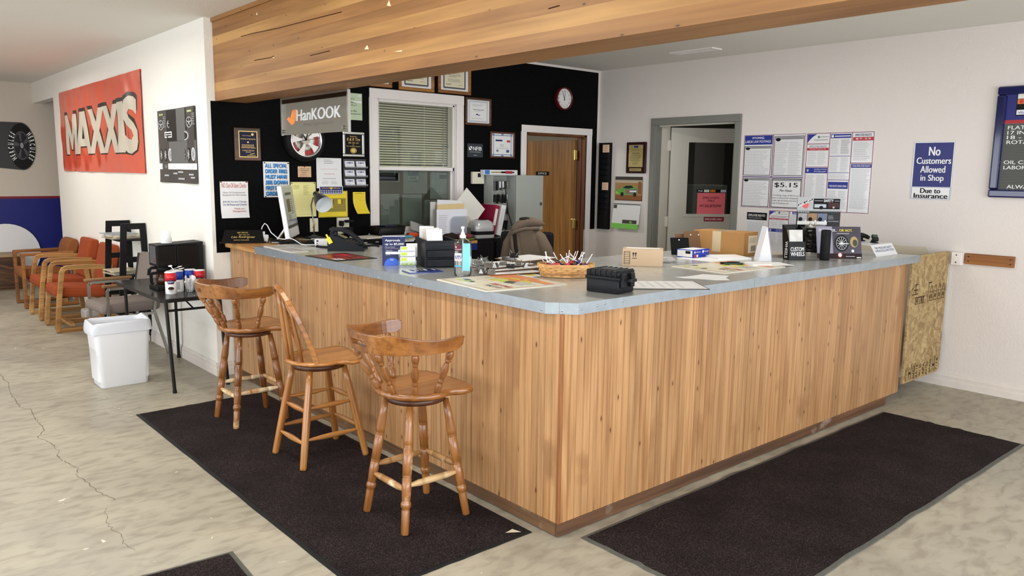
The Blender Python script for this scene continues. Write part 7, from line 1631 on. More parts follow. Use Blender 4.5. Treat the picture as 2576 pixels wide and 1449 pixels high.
# --- tiered card holder
q = on('z', HT, 1000, 676); t = thing('card_holder', 'clear tiered card holder with lime cards', 'card holder', (q.x+.02, q.y+.01, HT), math.radians(-28)); M_lime = mat('lime_card', (190, 220, 60), .5)
for k in range(3):
    y = k*.038; z = .028*k
    MB().box((.0, y, 0), (.10, y+.003, .045+z), M_clear).box((0, y, 0), (.10, y+.03, .004), M_clear).build('tier', t)
    cd = MB(Matrix.Translation((.006+.004*k, y+.006, .012+z)) @ Matrix.Rotation(-.2, 4, 'X')).box((0, 0, 0), (.088, .010, .052), M_card).build('card_stack'); cd.matrix_world = t.matrix_world.copy() if False else Matrix.Translation(t.location) @ Matrix.Rotation(t.rotation_euler.z, 4, 'Z')
    pr = Print(); pr.z = .0003; pr.rc(.004, .026, .038, .048, M_lime); pr.rc(.044, .026, .084, .048, Wt); pr.rc(.004, .004, .084, .014 if k else .022, M_lime if k == 0 else LG); p_ = pr.build('print', cd); p_.matrix_local = Matrix.Translation((.006+.004*k, y+.006, .012+z)) @ Matrix.Rotation(-.2, 4, 'X') @ Matrix(((1, 0, 0, 0), (0, 0, -1, -.0003), (0, 1, 0, 0), (0, 0, 0, 1)))
    tag(cd, 'stack of lime and white cards on the %s tier' % ('front', 'middle', 'rear')[k], 'card', 'cards in the tiered holder')
cd = MB().box((.05, .105, .03), (.115, .112, .135), PAPER).build('tall_card'); cd.matrix_world = Matrix.Translation(t.location) @ Matrix.Rotation(t.rotation_euler.z, 4, 'Z'); tag(cd, 'tall white card behind the tiered card holder', 'card'); pr = Print(); pr.z = .0003; pr.rc(.006, .075, .022, .085, REDK); p_ = pr.build('print', cd); p_.matrix_local = Matrix(((1, 0, 0, .05), (0, 0, -1, .105), (0, 1, 0, .03), (0, 0, 0, 1)))
MB().box((.048, .10, 0), (.118, .118, .055), mat('holder_dark', (30, 30, 32), .3)).build('rear_pocket', t)
# --- drawer organiser
q = on('z', HT, 1068, 676); rz = math.radians(-22); t = thing('drawer_organiser', 'black plastic three-drawer organiser with tray top', 'organiser', (q.x+.01, q.y+.01, HT), rz); M_or = mat('organiser_black', (30, 32, 38), .4); W_, D_, H_ = .185, .27, .165
MB().box((0, 0, 0), (.010, D_, H_), M_or).box((W_-.010, 0, 0), (W_, D_, H_), M_or).box((0, D_-.006, 0), (W_, D_, H_), M_or).box((.010, 0, 0), (W_-.010, D_, .006), M_or).box((.010, 0, .055), (W_-.010, D_, .060), M_or).box((.010, 0, .108), (W_-.010, D_, .114), M_or).box((.010, 0, .114), (W_-.010, .006, .16), M_or, ch=.002).build('shell', t)
for k, (z0_, z1_) in enumerate(((.008, .053), (.062, .106))):
    dr_ = MB().box((.012, -.006, z0_), (W_-.012, .004, z1_), mat('drawer_black', (22, 24, 30), .3), ch=.003).box((.014, .004, z0_), (W_-.014, D_-.01, z0_+.004), M_or).build('drawer', t)
    MB().prism(ell(.045, .016, 12, W_/2, z1_-.004, PI, 2*PI), .0062, .0085, M_or, M=FR).build('scoop', dr_)
MB().box((.02, -.004, .125), (W_-.03, .0, .150), M_or, ch=.002).build('front_panel', t)
rr_ = random.Random(6)
for k in range(9):
    c = ((236, 236, 238), (226, 222, 214), (214, 204, 190), (230, 230, 236))[k % 4]; h = rr_.uniform(.075, .115); w_ = rr_.uniform(.07, .10)
    o = MB().box((-w_/2, -.0025, 0), (w_/2, .0025, h), mat('envelope_%d' % (k % 4), c, .7)).build('envelope'); 
    loc = Matrix.Translation(t.location) @ Matrix.Rotation(rz, 4, 'Z') @ Vector((W_*.36+rr_.uniform(-.015, .02), .03+k*.024, .117)); o.location = loc; o.rotation_euler = (-.08, rr_.uniform(-.12, .12), rz)
    tag(o, 'paper envelope standing in the organiser tray, %s from the front' % ('first', 'second', 'third', 'fourth', 'fifth', 'sixth', 'seventh', 'eighth', 'ninth')[k], 'envelope', 'envelopes in the organiser tray')
# --- blue strip of samples
flat('sample_strip', 'flat blue strip of film samples by the sanitizer', 'sample strip', ((1020, 684), (1042, 691), (1104, 683), (1082, 676)), .006, mat('strip_blue', (40, 56, 130), .25, coat=.4), lambda p, W, H: [p.rc(W*.1, H*(.08+k*.13), W*.5, H*(.15+k*.13), (Wt, K, LG, OLV)[k % 4]) for k in range(7)])
# --- hand sanitizer
q = on('z', HT, 1163, 696); t = thing('sanitizer_bottle', 'clear pump bottle of hand sanitizer with blue label', 'bottle', (q.x+.018, q.y+.02, HT), math.radians(-41))
M_gel = glass('gel_clear', (.90, .93, .95), .10, .08)
mb = MB(); rs = [ring_(.080, .055, .022, .002), ring_(.094, .064, .026, .010), ring_(.096, .066, .026, .10), ring_(.096, .066, .026, .172), ring_(.084, .056, .024, .190), ring_(.040, .036, .016, .203), ring_(.030, .030, .014, .208)]; loft(mb, rs, M_gel); mb.build('bottle_body', t)
MB().lathe([(.206, .017), (.222, .017), (.224, .012), (.236, .010), (.238, .006), (.262, .006)], 20, M_wp).build('pump_collar', t); MB().box((-.008, -.034, .258), (.010, .012, .270), M_wp, ch=.004).build('pump_nozzle', t); MB().cyl((0, 0, .02), (0, 0, .206), .003, n=8, material=M_wp).build('dip_tube', t)
def d(p, W, H):
    p.rc(W*.52, H*.16, W*.94, H*.88, mat('label_sky', (120, 200, 240), .3)); p.rc(W*.06, H*.68, W*.46, H*.84, mat('label_maroon', (90, 20, 44), .4)); p.text('2x', W*.08, H*.76, W*.18, H*.82, Wt, .02); p.text('more germ kill', W*.1, H*.70, W*.44, H*.74, Wt, .004); p.rc(W*.06, H*.42, W*.46, H*.62, mat('label_pale', (216, 220, 232), .4)); p.rc(W*.08, H*.48, W*.44, H*.56, NAVY); p.text('Purell', W*.11, H*.49, W*.42, H*.555, Wt, .02, shear=.2); p.rc(W*.06, H*.27, W*.46, H*.30, mat('label_cyan', (60, 180, 226), .4)); p.rc(W*.08, H*.44, W*.4, H*.46, mat('pink_ink', (230, 130, 140), .6))
front_print(t, d, .094, .205, -.0345, -.047, 0, 'label')
# --- clipboards with binder clips
M_masn = mat('hardboard_brown', (122, 84, 54), .6, var=.1); M_clip = mat('clip_steel', (150, 152, 150), .22, .95); M_clk = mat('clip_black', (20, 20, 22), .35)
cb0 = None
def clipboard(lb, x, y, z, rz, board):
    t = thing('clipboard', lb, 'clipboard', (x, y, z+.005), rz, 'clipboards piled by the sanitizer'); 
    MB().box((0, -.115, 0), (.32, .115, .004), board, ch=.001).build('board', t); MB().box((.025, -.108, .004), (.305, .108, .0075), PAPER).build('paper', t)
    mb = MB(); mb.prism([(0, -.05), (.035, -.04), (.04, 0), (.035, .04), (0, .05)], .0076, .010, M_clip).box((-.006, -.05, .004), (.004, .05, .020), M_clip, ch=.002).cyl((0, -.052, .016), (0, .052, .016), .004, n=8, material=M_clip); mb.build('clip', t)
    return t
M_redb = mat('clipboard_maroon', (110, 26, 36), .5)
clipboard('lowest brown clipboard nearest the sanitizer', .345, .985, HT+.0005, math.radians(-14), M_masn); clipboard('upper brown clipboard slid left on the pile', .37, 1.03, HT+.0125, math.radians(-6), M_masn); clipboard('third brown clipboard turned on the pile', .40, 1.06, HT+.0245, math.radians(2), M_masn)
clipboard('maroon clipboard with white paper behind the lollipop basket', .72, 1.075, HT+.0005, math.radians(-4), M_redb); clipboard('brown clipboard with blank white page at the back', .66, 1.13, HT+.0368, math.radians(6), M_masn)
def bclip(x, y, z, rz, sc_, m, lb):
    mb = MB(); prof = [(-.012, 0), (.012, 0), (.002, .022), (-.002, .022)]; vs_ = [(s*.02, a, b) for s in (-1, 1) for a, b in prof]; mb.add(vs_, [(3, 2, 1, 0), (4, 5, 6, 7)]+[(k, k+4, (k+1) % 4+4, (k+1) % 4) for k in range(4)], m)
    mb.tube([(-.010, -.008, .004), (-.008, -.018, .018), (0, -.024, .030), (.008, -.018, .018), (.010, -.008, .004)], .0012, 5, M_clip); mb.tube([(-.010, .008, .004), (-.008, .016, .022), (0, .020, .034), (.008, .016, .022), (.010, .008, .004)], .0012, 5, M_clip)
    o = mb.build('binder_clip'); o.location = (x, y, z); o.rotation_euler = (0, 0, rz); o.scale = (sc_,)*3; return tag(o, lb, 'clip', 'binder clips on the clipboards')
rr_ = random.Random(21)
for k, (px, py) in enumerate(((1203, 662), (1217, 654), (1228, 668), (1247, 668), (1266, 664), (1284, 670), (1303, 664), (1213, 680), (1236, 682), (1322, 668))):
    q = on('z', HT+.045, px, py)
    bclip(q.x, q.y, HT+.034 if k not in (7, 8) else HT+.03, rr_.uniform(-1, 1), rr_.uniform(1.0, 1.35), M_clip if k != 5 else M_clk, 'steel binder clip on the clipboard pile, %s from the left' % ('first', 'second', 'fourth', 'sixth', 'seventh', 'eighth', 'ninth', 'third', 'fifth', 'tenth')[k])
q = on('z', HT+.05, 1293, 648); bclip(q.x, q.y, HT+.045, .3, 1.5, M_clk, 'black clip on the rear white page')
# --- advertising mats
ORG = mat('mat_orange', (226, 140, 84), .4); YLW = mat('mat_yellow', (222, 206, 70), .4); CRM = mat('mat_cream', (228, 222, 200), .4); DKG = mat('mat_dark_green', (58, 66, 48), .4); MRN = mat('mat_maroon', (140, 50, 44), .4)
def dmat(p, W, H, s=1):
    p.rc(W*.04, H*.04, W*.96, H*.96, MRN); p.rc(W*.05, H*.05, W*.95, H*.95, CRM); rr_ = random.Random(s); p.rc(W*.05, H*.62, W*.6, H*.95, ORG)
    for k in range(10): u, v = rr_.uniform(.2, .6), rr_.uniform(.45, .85); p.poly([(W*u, H*v), (W*(u+rr_.uniform(.08, .2)), H*(v+rr_.uniform(-.06, .06))), (W*(u+.1), H*(v+.1)), (W*(u-.02), H*(v+.06))], (YLW, YLW, DKG, mat('mat_lime', (196, 214, 80), .4))[k % 4])
    for k in range(8): u, v = rr_.uniform(.1, .5), rr_.uniform(.1, .4); p.poly(ell(W*.05, H*.04, 10, W*u, H*v), (LG, DKG, mat('mat_lime', (196, 214, 80), .4), PAPER)[k % 4])
    p.text('DIESEL POWER', W*.58, H*.30, W*.92, H*.38, RED2, .03); p.text('TUNE IT UP', W*.62, H*.20, W*.90, H*.26, K, .02); p.rc(W*.55, H*.78, W*.92, H*.9, ORG)
    p.para(W*.62, H*.5, W*.9, H*.7, 5, LG, seed=s)
flat('counter_mat', 'cream and orange advertising mat at the counter corner', 'counter mat', ((1103, 705), (1227, 736), (1423, 716), (1288, 689)), .004, mat('mat_edge', (226, 220, 204), .5), lambda p, W, H: dmat(p, W, H, 4), grp='advertising mats on the counter')
flat('counter_mat', 'yellow and red advertising mat on the right counter arm', 'counter mat', ((1688, 672), (1834, 689), (1966, 672), (1842, 656)), .004, mat('mat_edge', (226, 220, 204), .5), lambda p, W, H: dmat(p, W, H, 9), grp='advertising mats on the counter')
flat('flyer', 'small glossy flyer beside the lollipop basket', 'flyer', ((1284, 688), (1330, 698), (1362, 693), (1318, 684)), .001, PAPER, lambda p, W, H: (p.rc(W*.1, H*.1, W*.5, H*.6, MRN), p.rc(W*.55, H*.3, W*.9, H*.8, YLW), p.rc(W*.15, H*.65, W*.5, H*.9, K)))
flat('desk_pad', 'white desk pad behind the black hard case', 'desk pad', ((1574, 716), (1574, 741), (1752, 717), (1690, 700)), .003, mat('pad_black', (40, 40, 42), .5), lambda p, W, H: (p.rc(W*.0+.006, .016, W-.006, H-.006, PAPER), p.border(W*.03, H*.08, W*.97, H*.95, .003, mat('pad_rose', (214, 178, 176), .6)), p.para(W*.1, H*.2, W*.9, H*.8, 6, mat('pad_faint', (206, 206, 208), .7), seed=3)))
# torn label stuck to the counter
pr = Print(); pts = [(1697, 697), (1722, 700), (1760, 702), (1800, 705), (1836, 705), (1826, 699), (1834, 694), (1800, 692), (1768, 690), (1748, 693), (1724, 696)]; q = [on('z', HT, *p_) for p_ in pts]
mb = MB(); mb.prism([(a.x, a.y) for a in q], HT+.0002, HT+.0008, PAPER); tag(mb.build('torn_label'), 'torn white label stuck to the metal counter', 'label')
# --- basket of lollipops
q = on('z', HT, 1428, 700); bc = Vector((q.x+.045, q.y+.06, HT)); t = thing('wicker_basket', 'oval woven basket full of lollipops', 'basket', bc, math.radians(-41)); M_wk = wood('splint_light', (222, 176, 112), (204, 154, 90), (176, 124, 66), axis=0, stretch=6, scale=6, rough=.5, rnd=.8); M_wk2 = wood('splint_dark', (206, 156, 92), (186, 134, 72), (150, 102, 52), axis=2, stretch=6, scale=6, rough=.5, rnd=.6)
RX, RY = .152, .098
MB().prism(ell(RX*.88, RY*.88, 32), .002, .006, M_wk).build('base', t)
ns = 30
for k in range(ns):
    a = 2*PI*(k+.5)/ns; ca, sa = math.cos(a), math.sin(a); 
    def rp(z): f = .88+.12*z/.06; return Vector((RX*f*ca, RY*f*sa, z))
    tn = Vector((-RX*sa, RY*ca, 0)).normalized(); nrm = Vector((RY*ca, RX*sa, 0)).normalized()
    mb = MB(); vs_ = []
    for z in (.003, .03, .06):
        for s in (-1, 1): vs_.append(tuple(rp(z)+tn*s*.0075))
    mb.add(vs_, [(0, 1, 3, 2), (2, 3, 5, 4)], M_wk2); mb.build('upright_splint', t)
for r in range(5):
    z0_ = .004+r*.0105; mb = MB(); n = ns*4; vs_ = []; fs = []
    for k in range(n):
        a = 2*PI*k/n; ph = math.sin(ns*a/1.0*.5+(PI if r % 2 else 0)); f = .88+.12*(z0_+.005)/.06
        nrm = Vector((RY*math.cos(a), RX*math.sin(a), 0)).normalized(); c = Vector((RX*f*math.cos(a), RY*f*math.sin(a), 0))+nrm*(.0016*ph+.0012)
        vs_ += [(c.x, c.y, z0_), (c.x, c.y, z0_+.0098)]
        fs.append((2*k, 2*((k+1) % n), 2*((k+1) % n)+1, 2*k+1))
    mb.add(vs_, fs, M_wk, True); mb.build('weave_band', t)
mb = MB(); pts = [(RX*1.01*math.cos(2*PI*k/48), RY*1.01*math.sin(2*PI*k/48), .064) for k in range(48)]; mb.sweep(pts, .008, .018, M_wk, closed=True); mb.build('rim', t)
LC = [mat('lolly_%d' % i, c, .25, coat=.5) for i, c in enumerate(((196, 30, 56), (60, 26, 34), (220, 90, 50), (40, 40, 110), (206, 60, 90), (66, 44, 28), (190, 30, 40)))]
rr_ = random.Random(17); M_st = mat('lolly_stick', (238, 238, 240), .5)
sticks = [(1362, 645, 1373, 675), (1371, 651, 1378, 675), (1378, 655, 1404, 670), (1391, 637, 1408, 668), (1413, 643, 1430, 672), (1430, 641, 1428, 665), (1455, 629, 1440, 662), (1442, 646, 1455, 665), (1473, 641, 1460, 672), (1463, 646, 1452, 668), (1488, 659, 1477, 672), (1382, 662, 1398, 676)]
lp0 = None; Rb = Matrix.Rotation(math.radians(-41), 4, 'Z')
for k in range(34):
    mb = MB(); mb.cyl((0, 0, .008), (0, 0, .075), .0022, n=7, material=M_st); m = LC[k % 7]; mb.sphere((0, 0, 0), .013, 10, 7, m); mb.lathe([(.006, .004), (.012, .010), (.014, .002)], 8, m)
    o = mb.build('lollipop'); a = rr_.uniform(0, 2*PI); r = math.sqrt(rr_.random())*.72
    if k < 12:
        x1, y1, x0_, y0_ = sticks[k]; fz = Vector((CR.x, CR.y, 0)).normalized()
        dirx = (x1-x0_)/41; base_p = on('z', HT+.055, x0_, y0_+2); l = Rb.inverted() @ (base_p-bc); l.x = max(-RX*.66, min(RX*.66, l.x)); l.y = max(-RY*.45, min(RY*.45, l.y)); o.location = bc+Rb @ Vector((l.x, l.y, .066))
        dv = (CR*(x1-x0_)+CU*(y0_-y1)).normalized(); dv = (dv+Vector((rr_.uniform(-.15, .15), rr_.uniform(-.15, .15), .05))).normalized()
    else:
        o.location = bc+Rb @ Vector((RX*r*math.cos(a), RY*r*math.sin(a), .030+.045*rr_.random()+.016*(1-r))); dv = Vector((rr_.uniform(-1, 1), rr_.uniform(-1, 1), rr_.uniform(.15, .6))).normalized()
    o.rotation_mode = 'QUATERNION'; o.rotation_quaternion = Vector((0, 0, 1)).rotation_difference(dv)
    tag(o, '%s lollipop with white stick in the woven basket' % ('cherry red', 'dark brown', 'orange', 'deep blue', 'pink', 'cola brown', 'red')[k % 7], 'lollipop', 'lollipops in the basket')
# --- black hard case
qA, q, qC = tri(((1473, 732), (1554, 742), (1593, 726))); rz = math.atan2(q.y-qA.y, q.x-qA.x); t = thing('hard_case', 'black ribbed plastic hard case at counter corner', 'case', (q.x, q.y, HT), rz); M_hc = mat('case_black', (22, 24, 28), .45, bump=.15, bscale=200); L_, D_ = (q-qA).length, .15
def rbx(x0, x1, y0, y1, z0, z1, r=.012): return [[(x, y, z) for x, y in rrect(x1-x0-2*i, y1-y0-2*i, r, 4, (x0+x1)/2, (y0+y1)/2)] for i, z in ((.004, z0), (0, z0+.005), (0, z1-.004), (.004, z1))]
def solid(rings, m, nm, par):
    mb = MB(); loft(mb, rings, m); n = len(rings[-1]); mb.add(rings[-1], [tuple(range(n))], m); return mb.build(nm, par)
solid(rbx(-L_, 0, 0, D_, 0, .068), M_hc, 'case_body', t); solid(rbx(-L_-.006, .006, -.006, D_+.006, .064, .080), M_hc, 'seal_flange', t); solid(rbx(-L_-.003, .003, -.003, D_+.003, .080, .108, .016), M_hc, 'lid', t)
for k in range(6): MB().box((-L_+.02+k*.029, -.0065, .082), (-L_+.026+k*.029, .0, .106), M_hc).box((-L_+.02+k*.029, .0, .1075), (-L_+.026+k*.029, D_, .111), M_hc).build('rib', t)
MB().box((-L_*.72, D_*.28, .108), (-L_*.28, D_*.72, .1105), M_hc, ch=.001).build('raised_panel', t)
for yy in (.030, .105): MB().box((.002, yy-.016, .030), (.020, yy+.016, .096), M_hc, ch=.004).build('latch', t)
MB().sweep([(.008, .045, .062), (.040, .045, .066), (.044, .05, .066), (.044, .085, .066), (.040, .09, .066), (.008, .09, .062)], .012, .012, M_hc).build('handle', t)
# --- shipping box with arrows
M_kr = mat('kraft_card', (196, 170, 140), .75, var=.05, vscale=8); M_kr2 = mat('kraft_brown', (176, 130, 76), .75, var=.08, vscale=8); M_kr3 = mat('kraft_dark', (120, 88, 60), .8, var=.1, vscale=6); TAPE = mat('tape_clear', (206, 184, 146), .2)
def carton(nm, lb, px, py, rz, L, D, H, m):
    q = on('z', HT, px, py); t = thing(nm, lb, 'box', (q.x, q.y, HT), rz); MB().box((0, 0, 0), (L, D, H), m, ch=.002).build('carton', t); return t
def BCr(b, c): b, c = on('z', HT, *b), on('z', HT, *c); return math.atan2(c.y-b.y, c.x-b.x)
t = carton('shipping_box', 'pale kraft shipping box with two arrows', 1565, 668, math.radians(-52), .245, .13, .105, M_kr)
def d(p, W, H):
    p.border(W*.04, H*.10, W*.19, H*.85, .0025, K); [p.rc(W*.05, H*(.2+.11*k), W*.18, H*(.22+.11*k), K) for k in range(6)]
    for u in (.27, .33): p.rc(W*u-.002, H*.55, W*u+.002, H*.74, K); p.poly([(W*u-.007, H*.70), (W*u+.007, H*.70), (W*u, H*.82)], K)
    p.rc(W*.24, H*.44, W*.36, H*.47, K)
front_print(t, d, .245, .105, -.0006); MB().box((.02, .03, .105), (.225, .10, .1055), mat('paper_white', (232, 232, 232), .7)).build('shipping_label', t)
# plastic bag of parts
mb = MB(); q = on('z', HT, 1684, 662)
def fn(a, b):
    t_ = 2*PI*a; p_ = PI*b; v = Vector((math.sin(p_)*math.cos(t_), math.sin(p_)*math.sin(t_), -math.cos(p_))); k = 1+.5*noise.noise(v*3); return (.055*v.x*k, .04*v.y*k, max(.0, .02*(v.z*k+.8)))
mb.grid(20, 12, fn, mat('poly_bag', (206, 206, 204), .15, alpha=.6)); o = mb.build('plastic_bag'); o.location = (q.x+.02, q.y+.03, HT+.001); tag(o, 'crumpled clear plastic bag beside the shipping box', 'bag')
# --- blue parts box
t = carton('parts_box', 'blue and white auto parts box before the brown carton', 1743, 650, BCr((1743, 650), (1802, 643)), .20, .13, .055, mat('parts_blue', (24, 52, 170), .4)); MB().box((-.0012, .006, .006), (-.0002, .124, .050), PAPER).build('side_label', t); MB().box((.008, .012, .055), (.17, .118, .0556), PAPER).build('top_label', t)
def d(p, W, H):
    p.poly(ell(.008, .008, 12, W*.10, H*.70), Wt); p.text('Europe', W*.18, H*.60, W*.44, H*.80, Wt, .02, shear=.2); p.poly(ell(.010, .010, 12, W*.60, H*.72), Wt); p.text('Europe', W*.68, H*.62, W*.94, H*.84, Wt, .02, shear=.2); p.rc(W*.05, H*.1, W*.16, H*.4, RED2); p.rc(W*.2, H*.1, W*.3, H*.4, Wt)
front_print(t, d, .20, .055, -.0006)
MB().box((-.0015, .02, .028), (-.0013, .06, .046), K).build('barcode', t)
# white tape scraps and papers near box
flat('paper_scrap', 'crumpled white packing list by the blue parts box', 'paper', ((1795, 648), (1835, 658), (1862, 650), (1822, 641)), .012, PAPER)
flat('paper_form', 'white form under the blue parts box', 'paper', ((1706, 650), (1800, 660), (1850, 652), (1770, 642)), .0015, PAPER, z=HT)
# --- big brown carton with taped top, flaps to the left
qA, qB, qC = tri(((1791, 632), (1870, 646), (1904, 641))); Lb, Db = (qC-qB).length, (qA-qB).length
t = carton('cardboard_box', 'large brown taped cardboard box on the right counter', 1870, 646, BCr((1870, 646), (1904, 641)), Lb, Db, .165, M_kr2); MB().box((-.0008, Db*.45, .02), (-.0002, Db*.62, .165), TAPE).box((-.0005, Db*.4, .165), (Lb, Db*.62, .1655), TAPE).build('packing_tape', t); MB().box((Lb*.3, -.0012, .02), (Lb*.95, -.0004, .14), mat('shipping_label_cream', (226, 210, 180), .6)).build('shipping_label', t)
pr = Print(); pr.z = 0; pr.para(Lb*.35, .09, Lb*.9, .13, 5, GR, seed=3); [pr.rc(Lb*(.5+.04*k), .03, Lb*(.52+.04*k), .07, K) for k in range(9)]; p_ = pr.build('label_print', t); p_.matrix_local = Matrix(((1, 0, 0, 0), (0, 0, -1, -.0016), (0, 1, 0, 0), (0, 0, 0, 1)))
# dark cardboard tray behind
q = on('z', HT, 1790, 640); t = thing('cardboard_tray', 'dark brown folded cardboard tray left of the large carton', 'box', (q.x-.10, q.y+.16, HT+.003), math.radians(-30))
MB(Matrix.Rotation(-.18, 4, 'X')).box((0, 0, 0), (.17, .006, .155), M_kr3).build('front_flap', t); MB(Matrix.Translation((-.02, .03, 0)) @ Matrix.Rotation(-.25, 4, 'X')).box((-.03, 0, 0), (.10, .006, .135), M_kr3).build('rear_flap', t); MB().box((0, .0, 0), (.17, .14, .006), M_kr3).build('floor_panel', t)
for u in (.05, .11): MB(Matrix.Rotation(-.18, 4, 'X')).cyl((u, -.001, .13), (u, -.002, .13), .005, n=10, material=PAPER).build('punch_hole', t)
q = on('z', HT, 1730, 645); t = thing('black_tablet', 'black tablet stand leaning by the cardboard tray', 'tablet', (q.x+.02, q.y+.08, HT+.006), math.radians(-40)); MB(Matrix.Rotation(-.5, 4, 'X')).box((-.06, 0, 0), (.07, .012, .13), mat('tablet_black', (20, 22, 22), .3), ch=.004).cyl((.0, -.001, .11), (0, -.002, .11), .005, n=10, material=PAPER).build('tablet', t)
# pens and papers on the far mat
for k, (px, py, a) in enumerate(((1838, 661, -.55), (1848, 663, -.5), (1856, 660, -.62))):
    q = on('z', HT+.01, px, py); o = MB().cyl((-.07, 0, 0), (.055, 0, 0), .005, n=10, material=(K, mat('pen_green', (40, 70, 60), .3), K)[k]).cyl((.055, 0, 0), (.072, 0, 0), .005, .0012, n=10, material=M_chr).build('pen'); o.location = (q.x, q.y, HT+.010); o.rotation_euler = (0, 0, a); tag(o, '%s on the yellow and red advertising mat' % ('black pen lying leftmost', 'dark green pen lying', 'black pen lying rightmost')[k], 'pen', 'pens on the counter mat')
flat('paper_stack', 'short stack of white slips beside the pens', 'paper', ((1872, 664), (1905, 671), (1930, 667), (1896, 660)), .010, PAPER, z=HT+.0045)
flat('paper_form', 'white sheet at the mat\'s right end', 'paper', ((1915, 662), (1952, 671), (1985, 666), (1946, 658)), .001, PAPER, z=HT+.0045)
flat('receipt_pile', 'pile of small receipts behind the tent card', 'papers', ((1925, 642), (1955, 652), (1995, 644), (1965, 636)), .02, mat('receipt_grey', (176, 168, 156), .8, var=.3, vscale=30))
# --- narrow tent card with photo
q = on('z', HT, 1908, 657); t = thing('tent_card', 'tall narrow tent card with a picture panel', 'tent card', (q.x, q.y, HT), math.radians(-66)); Hc = .225; dp = .12; ln = math.atan2(dp/2, Hc); Lc = math.hypot(dp/2, Hc)
Mtc = Matrix.Translation((.155, 0, 0)) ; M_pg = mat('tent_photo', (150, 140, 150), .3, var=.3, vscale=12)
CW_ = .086
def slant(x0, x1, m, nm, par):
    mb = MB(); a = [(x0, 0), (x0+.003, 0), (x1+.003, Hc), (x1, Hc)]; vs_ = [(x, y, z) for y in (0, .15) for x, z in a]; mb.add(vs_, [(0, 1, 2, 3), (7, 6, 5, 4)]+[(k, k+4, (k+1) % 4+4, (k+1) % 4) for k in range(4)], m); return mb.build(nm, par)
t.rotation_euler = (0, 0, math.radians(-46)); slant(0, .045, MATS['tent_white'], 'rear_panel', t); slant(.088, .048, M_pg, 'picture_panel', t); MB().box((.004, .0, .0), (.086, .15, .002), MATS['tent_white']).build('base_panel', t)
mb = MB(); mb.add([(.004, .004, .002), (.088, .004, .002), (.048, .004, Hc-.004)], [(0, 1, 2)], MATS['tent_white']); mb.build('gusset', t)
# --- CUSTOM WHEELS brochure box
q = on('z', HT, 1985, 655); t = thing('brochure_box', 'black CUSTOM WHEELS brochure box with leaflets', 'brochure box', (q.x, q.y, HT), math.radians(-28)); M_bb = mat('brochure_black', (12, 12, 14), .3); W_, D_ = .125, .075
lx_ = -.02
def wall(pts, m, nm):
    mb = MB(); n = len(pts); mb.add(pts, [tuple(range(n))], m); return mb.build(nm, t)
MB(Matrix.Rotation(-.14, 4, 'X')).box((0, 0, 0), (W_, .002, .125), M_bb).build('front_panel', t); MB(Matrix.Translation((0, D_, 0)) @ Matrix.Rotation(-.14, 4, 'X')).box((0, -.002, 0), (W_, 0, .235), M_bb).build('rear_panel', t)
for x in (0, W_-.002):
    mb = MB(); a = [(0, 0), (D_, 0), (D_+.033, .233), (.06, .21), (.0175, .125)]; vs_ = [(xx, y, z) for xx in (x, x+.002) for y, z in a]; mb.add(vs_, [(4, 3, 2, 1, 0), (5, 6, 7, 8, 9)]+[(k, (k+1) % 5, (k+1) % 5+5, k+5) for k in range(5)], M_bb); mb.build('side_panel', t)
MB().box((.002, .002, 0), (W_-.002, D_, .003), M_bb).build('floor_panel', t)
front_print(t, lambda p, W, H: (p.text('CUSTOM', W*.1, H*.48, W*.9, H*.70, Wt, .03), p.text('WHEELS', W*.1, H*.22, W*.92, H*.44, Wt, .03)), W_, .125, -.0004, M=Matrix.Rotation(-.14, 4, 'X'))
pr = Print(); pr.z = .0006; pr.text('WHEELS', .018, .012, .050, .125, Wt, .03, rot=-1); p_ = pr.build('side_lettering', t); p_.matrix_local = Matrix(((0, 0, -1, 0), (-1, 0, 0, .075), (0, 1, 0, 0), (0, 0, 0, 1)))
for k in range(4):
    o = MB(Matrix.Rotation(-.14, 4, 'X')).box((.012, .012+k*.012, .006), (W_-.012, .014+k*.012, .205), mat('leaflet_%d' % k, ((206, 206, 200), (180, 182, 170), (214, 206, 160), (190, 196, 200))[k], .3, var=.35, vscale=22)).build('leaflet'); o.matrix_world = Matrix.Translation(t.location) @ Matrix.Rotation(t.rotation_euler.z, 4, 'Z'); tag(o, 'glossy wheel leaflet in the brochure box, %s' % ('front one', 'second one', 'third one', 'rearmost')[k], 'leaflet', 'leaflets in the brochure box')
# --- air spring demo
q = on('z', HT, 2058, 640); t = thing('air_spring', 'black rubber air spring with steel end plates', 'air spring', (q.x+.03, q.y+.05, HT)); M_ab = mat('spring_rubber', (16, 15, 12), .22, coat=.4)
MB().lathe([(0, .075), (.010, .077), (.014, .074)], 36, M_chr).build('lower_plate', t); MB().lathe([(.014, .06), (.022, .074), (.045, .084), (.075, .078), (.085, .066), (.095, .076), (.125, .084), (.155, .082), (.180, .070), (.186, .06)], 36, M_ab).build('bellows', t); MB().lathe([(.186, .068), (.190, .072), (.205, .072), (.210, .062)], 36, M_chr).build('upper_plate', t)
for a in (0.5, 2.6): MB().cyl((.04*math.cos(a), .04*math.sin(a), .21), (.04*math.cos(a), .04*math.sin(a), .226), .008, n=10, material=M_chr).build('stud', t)
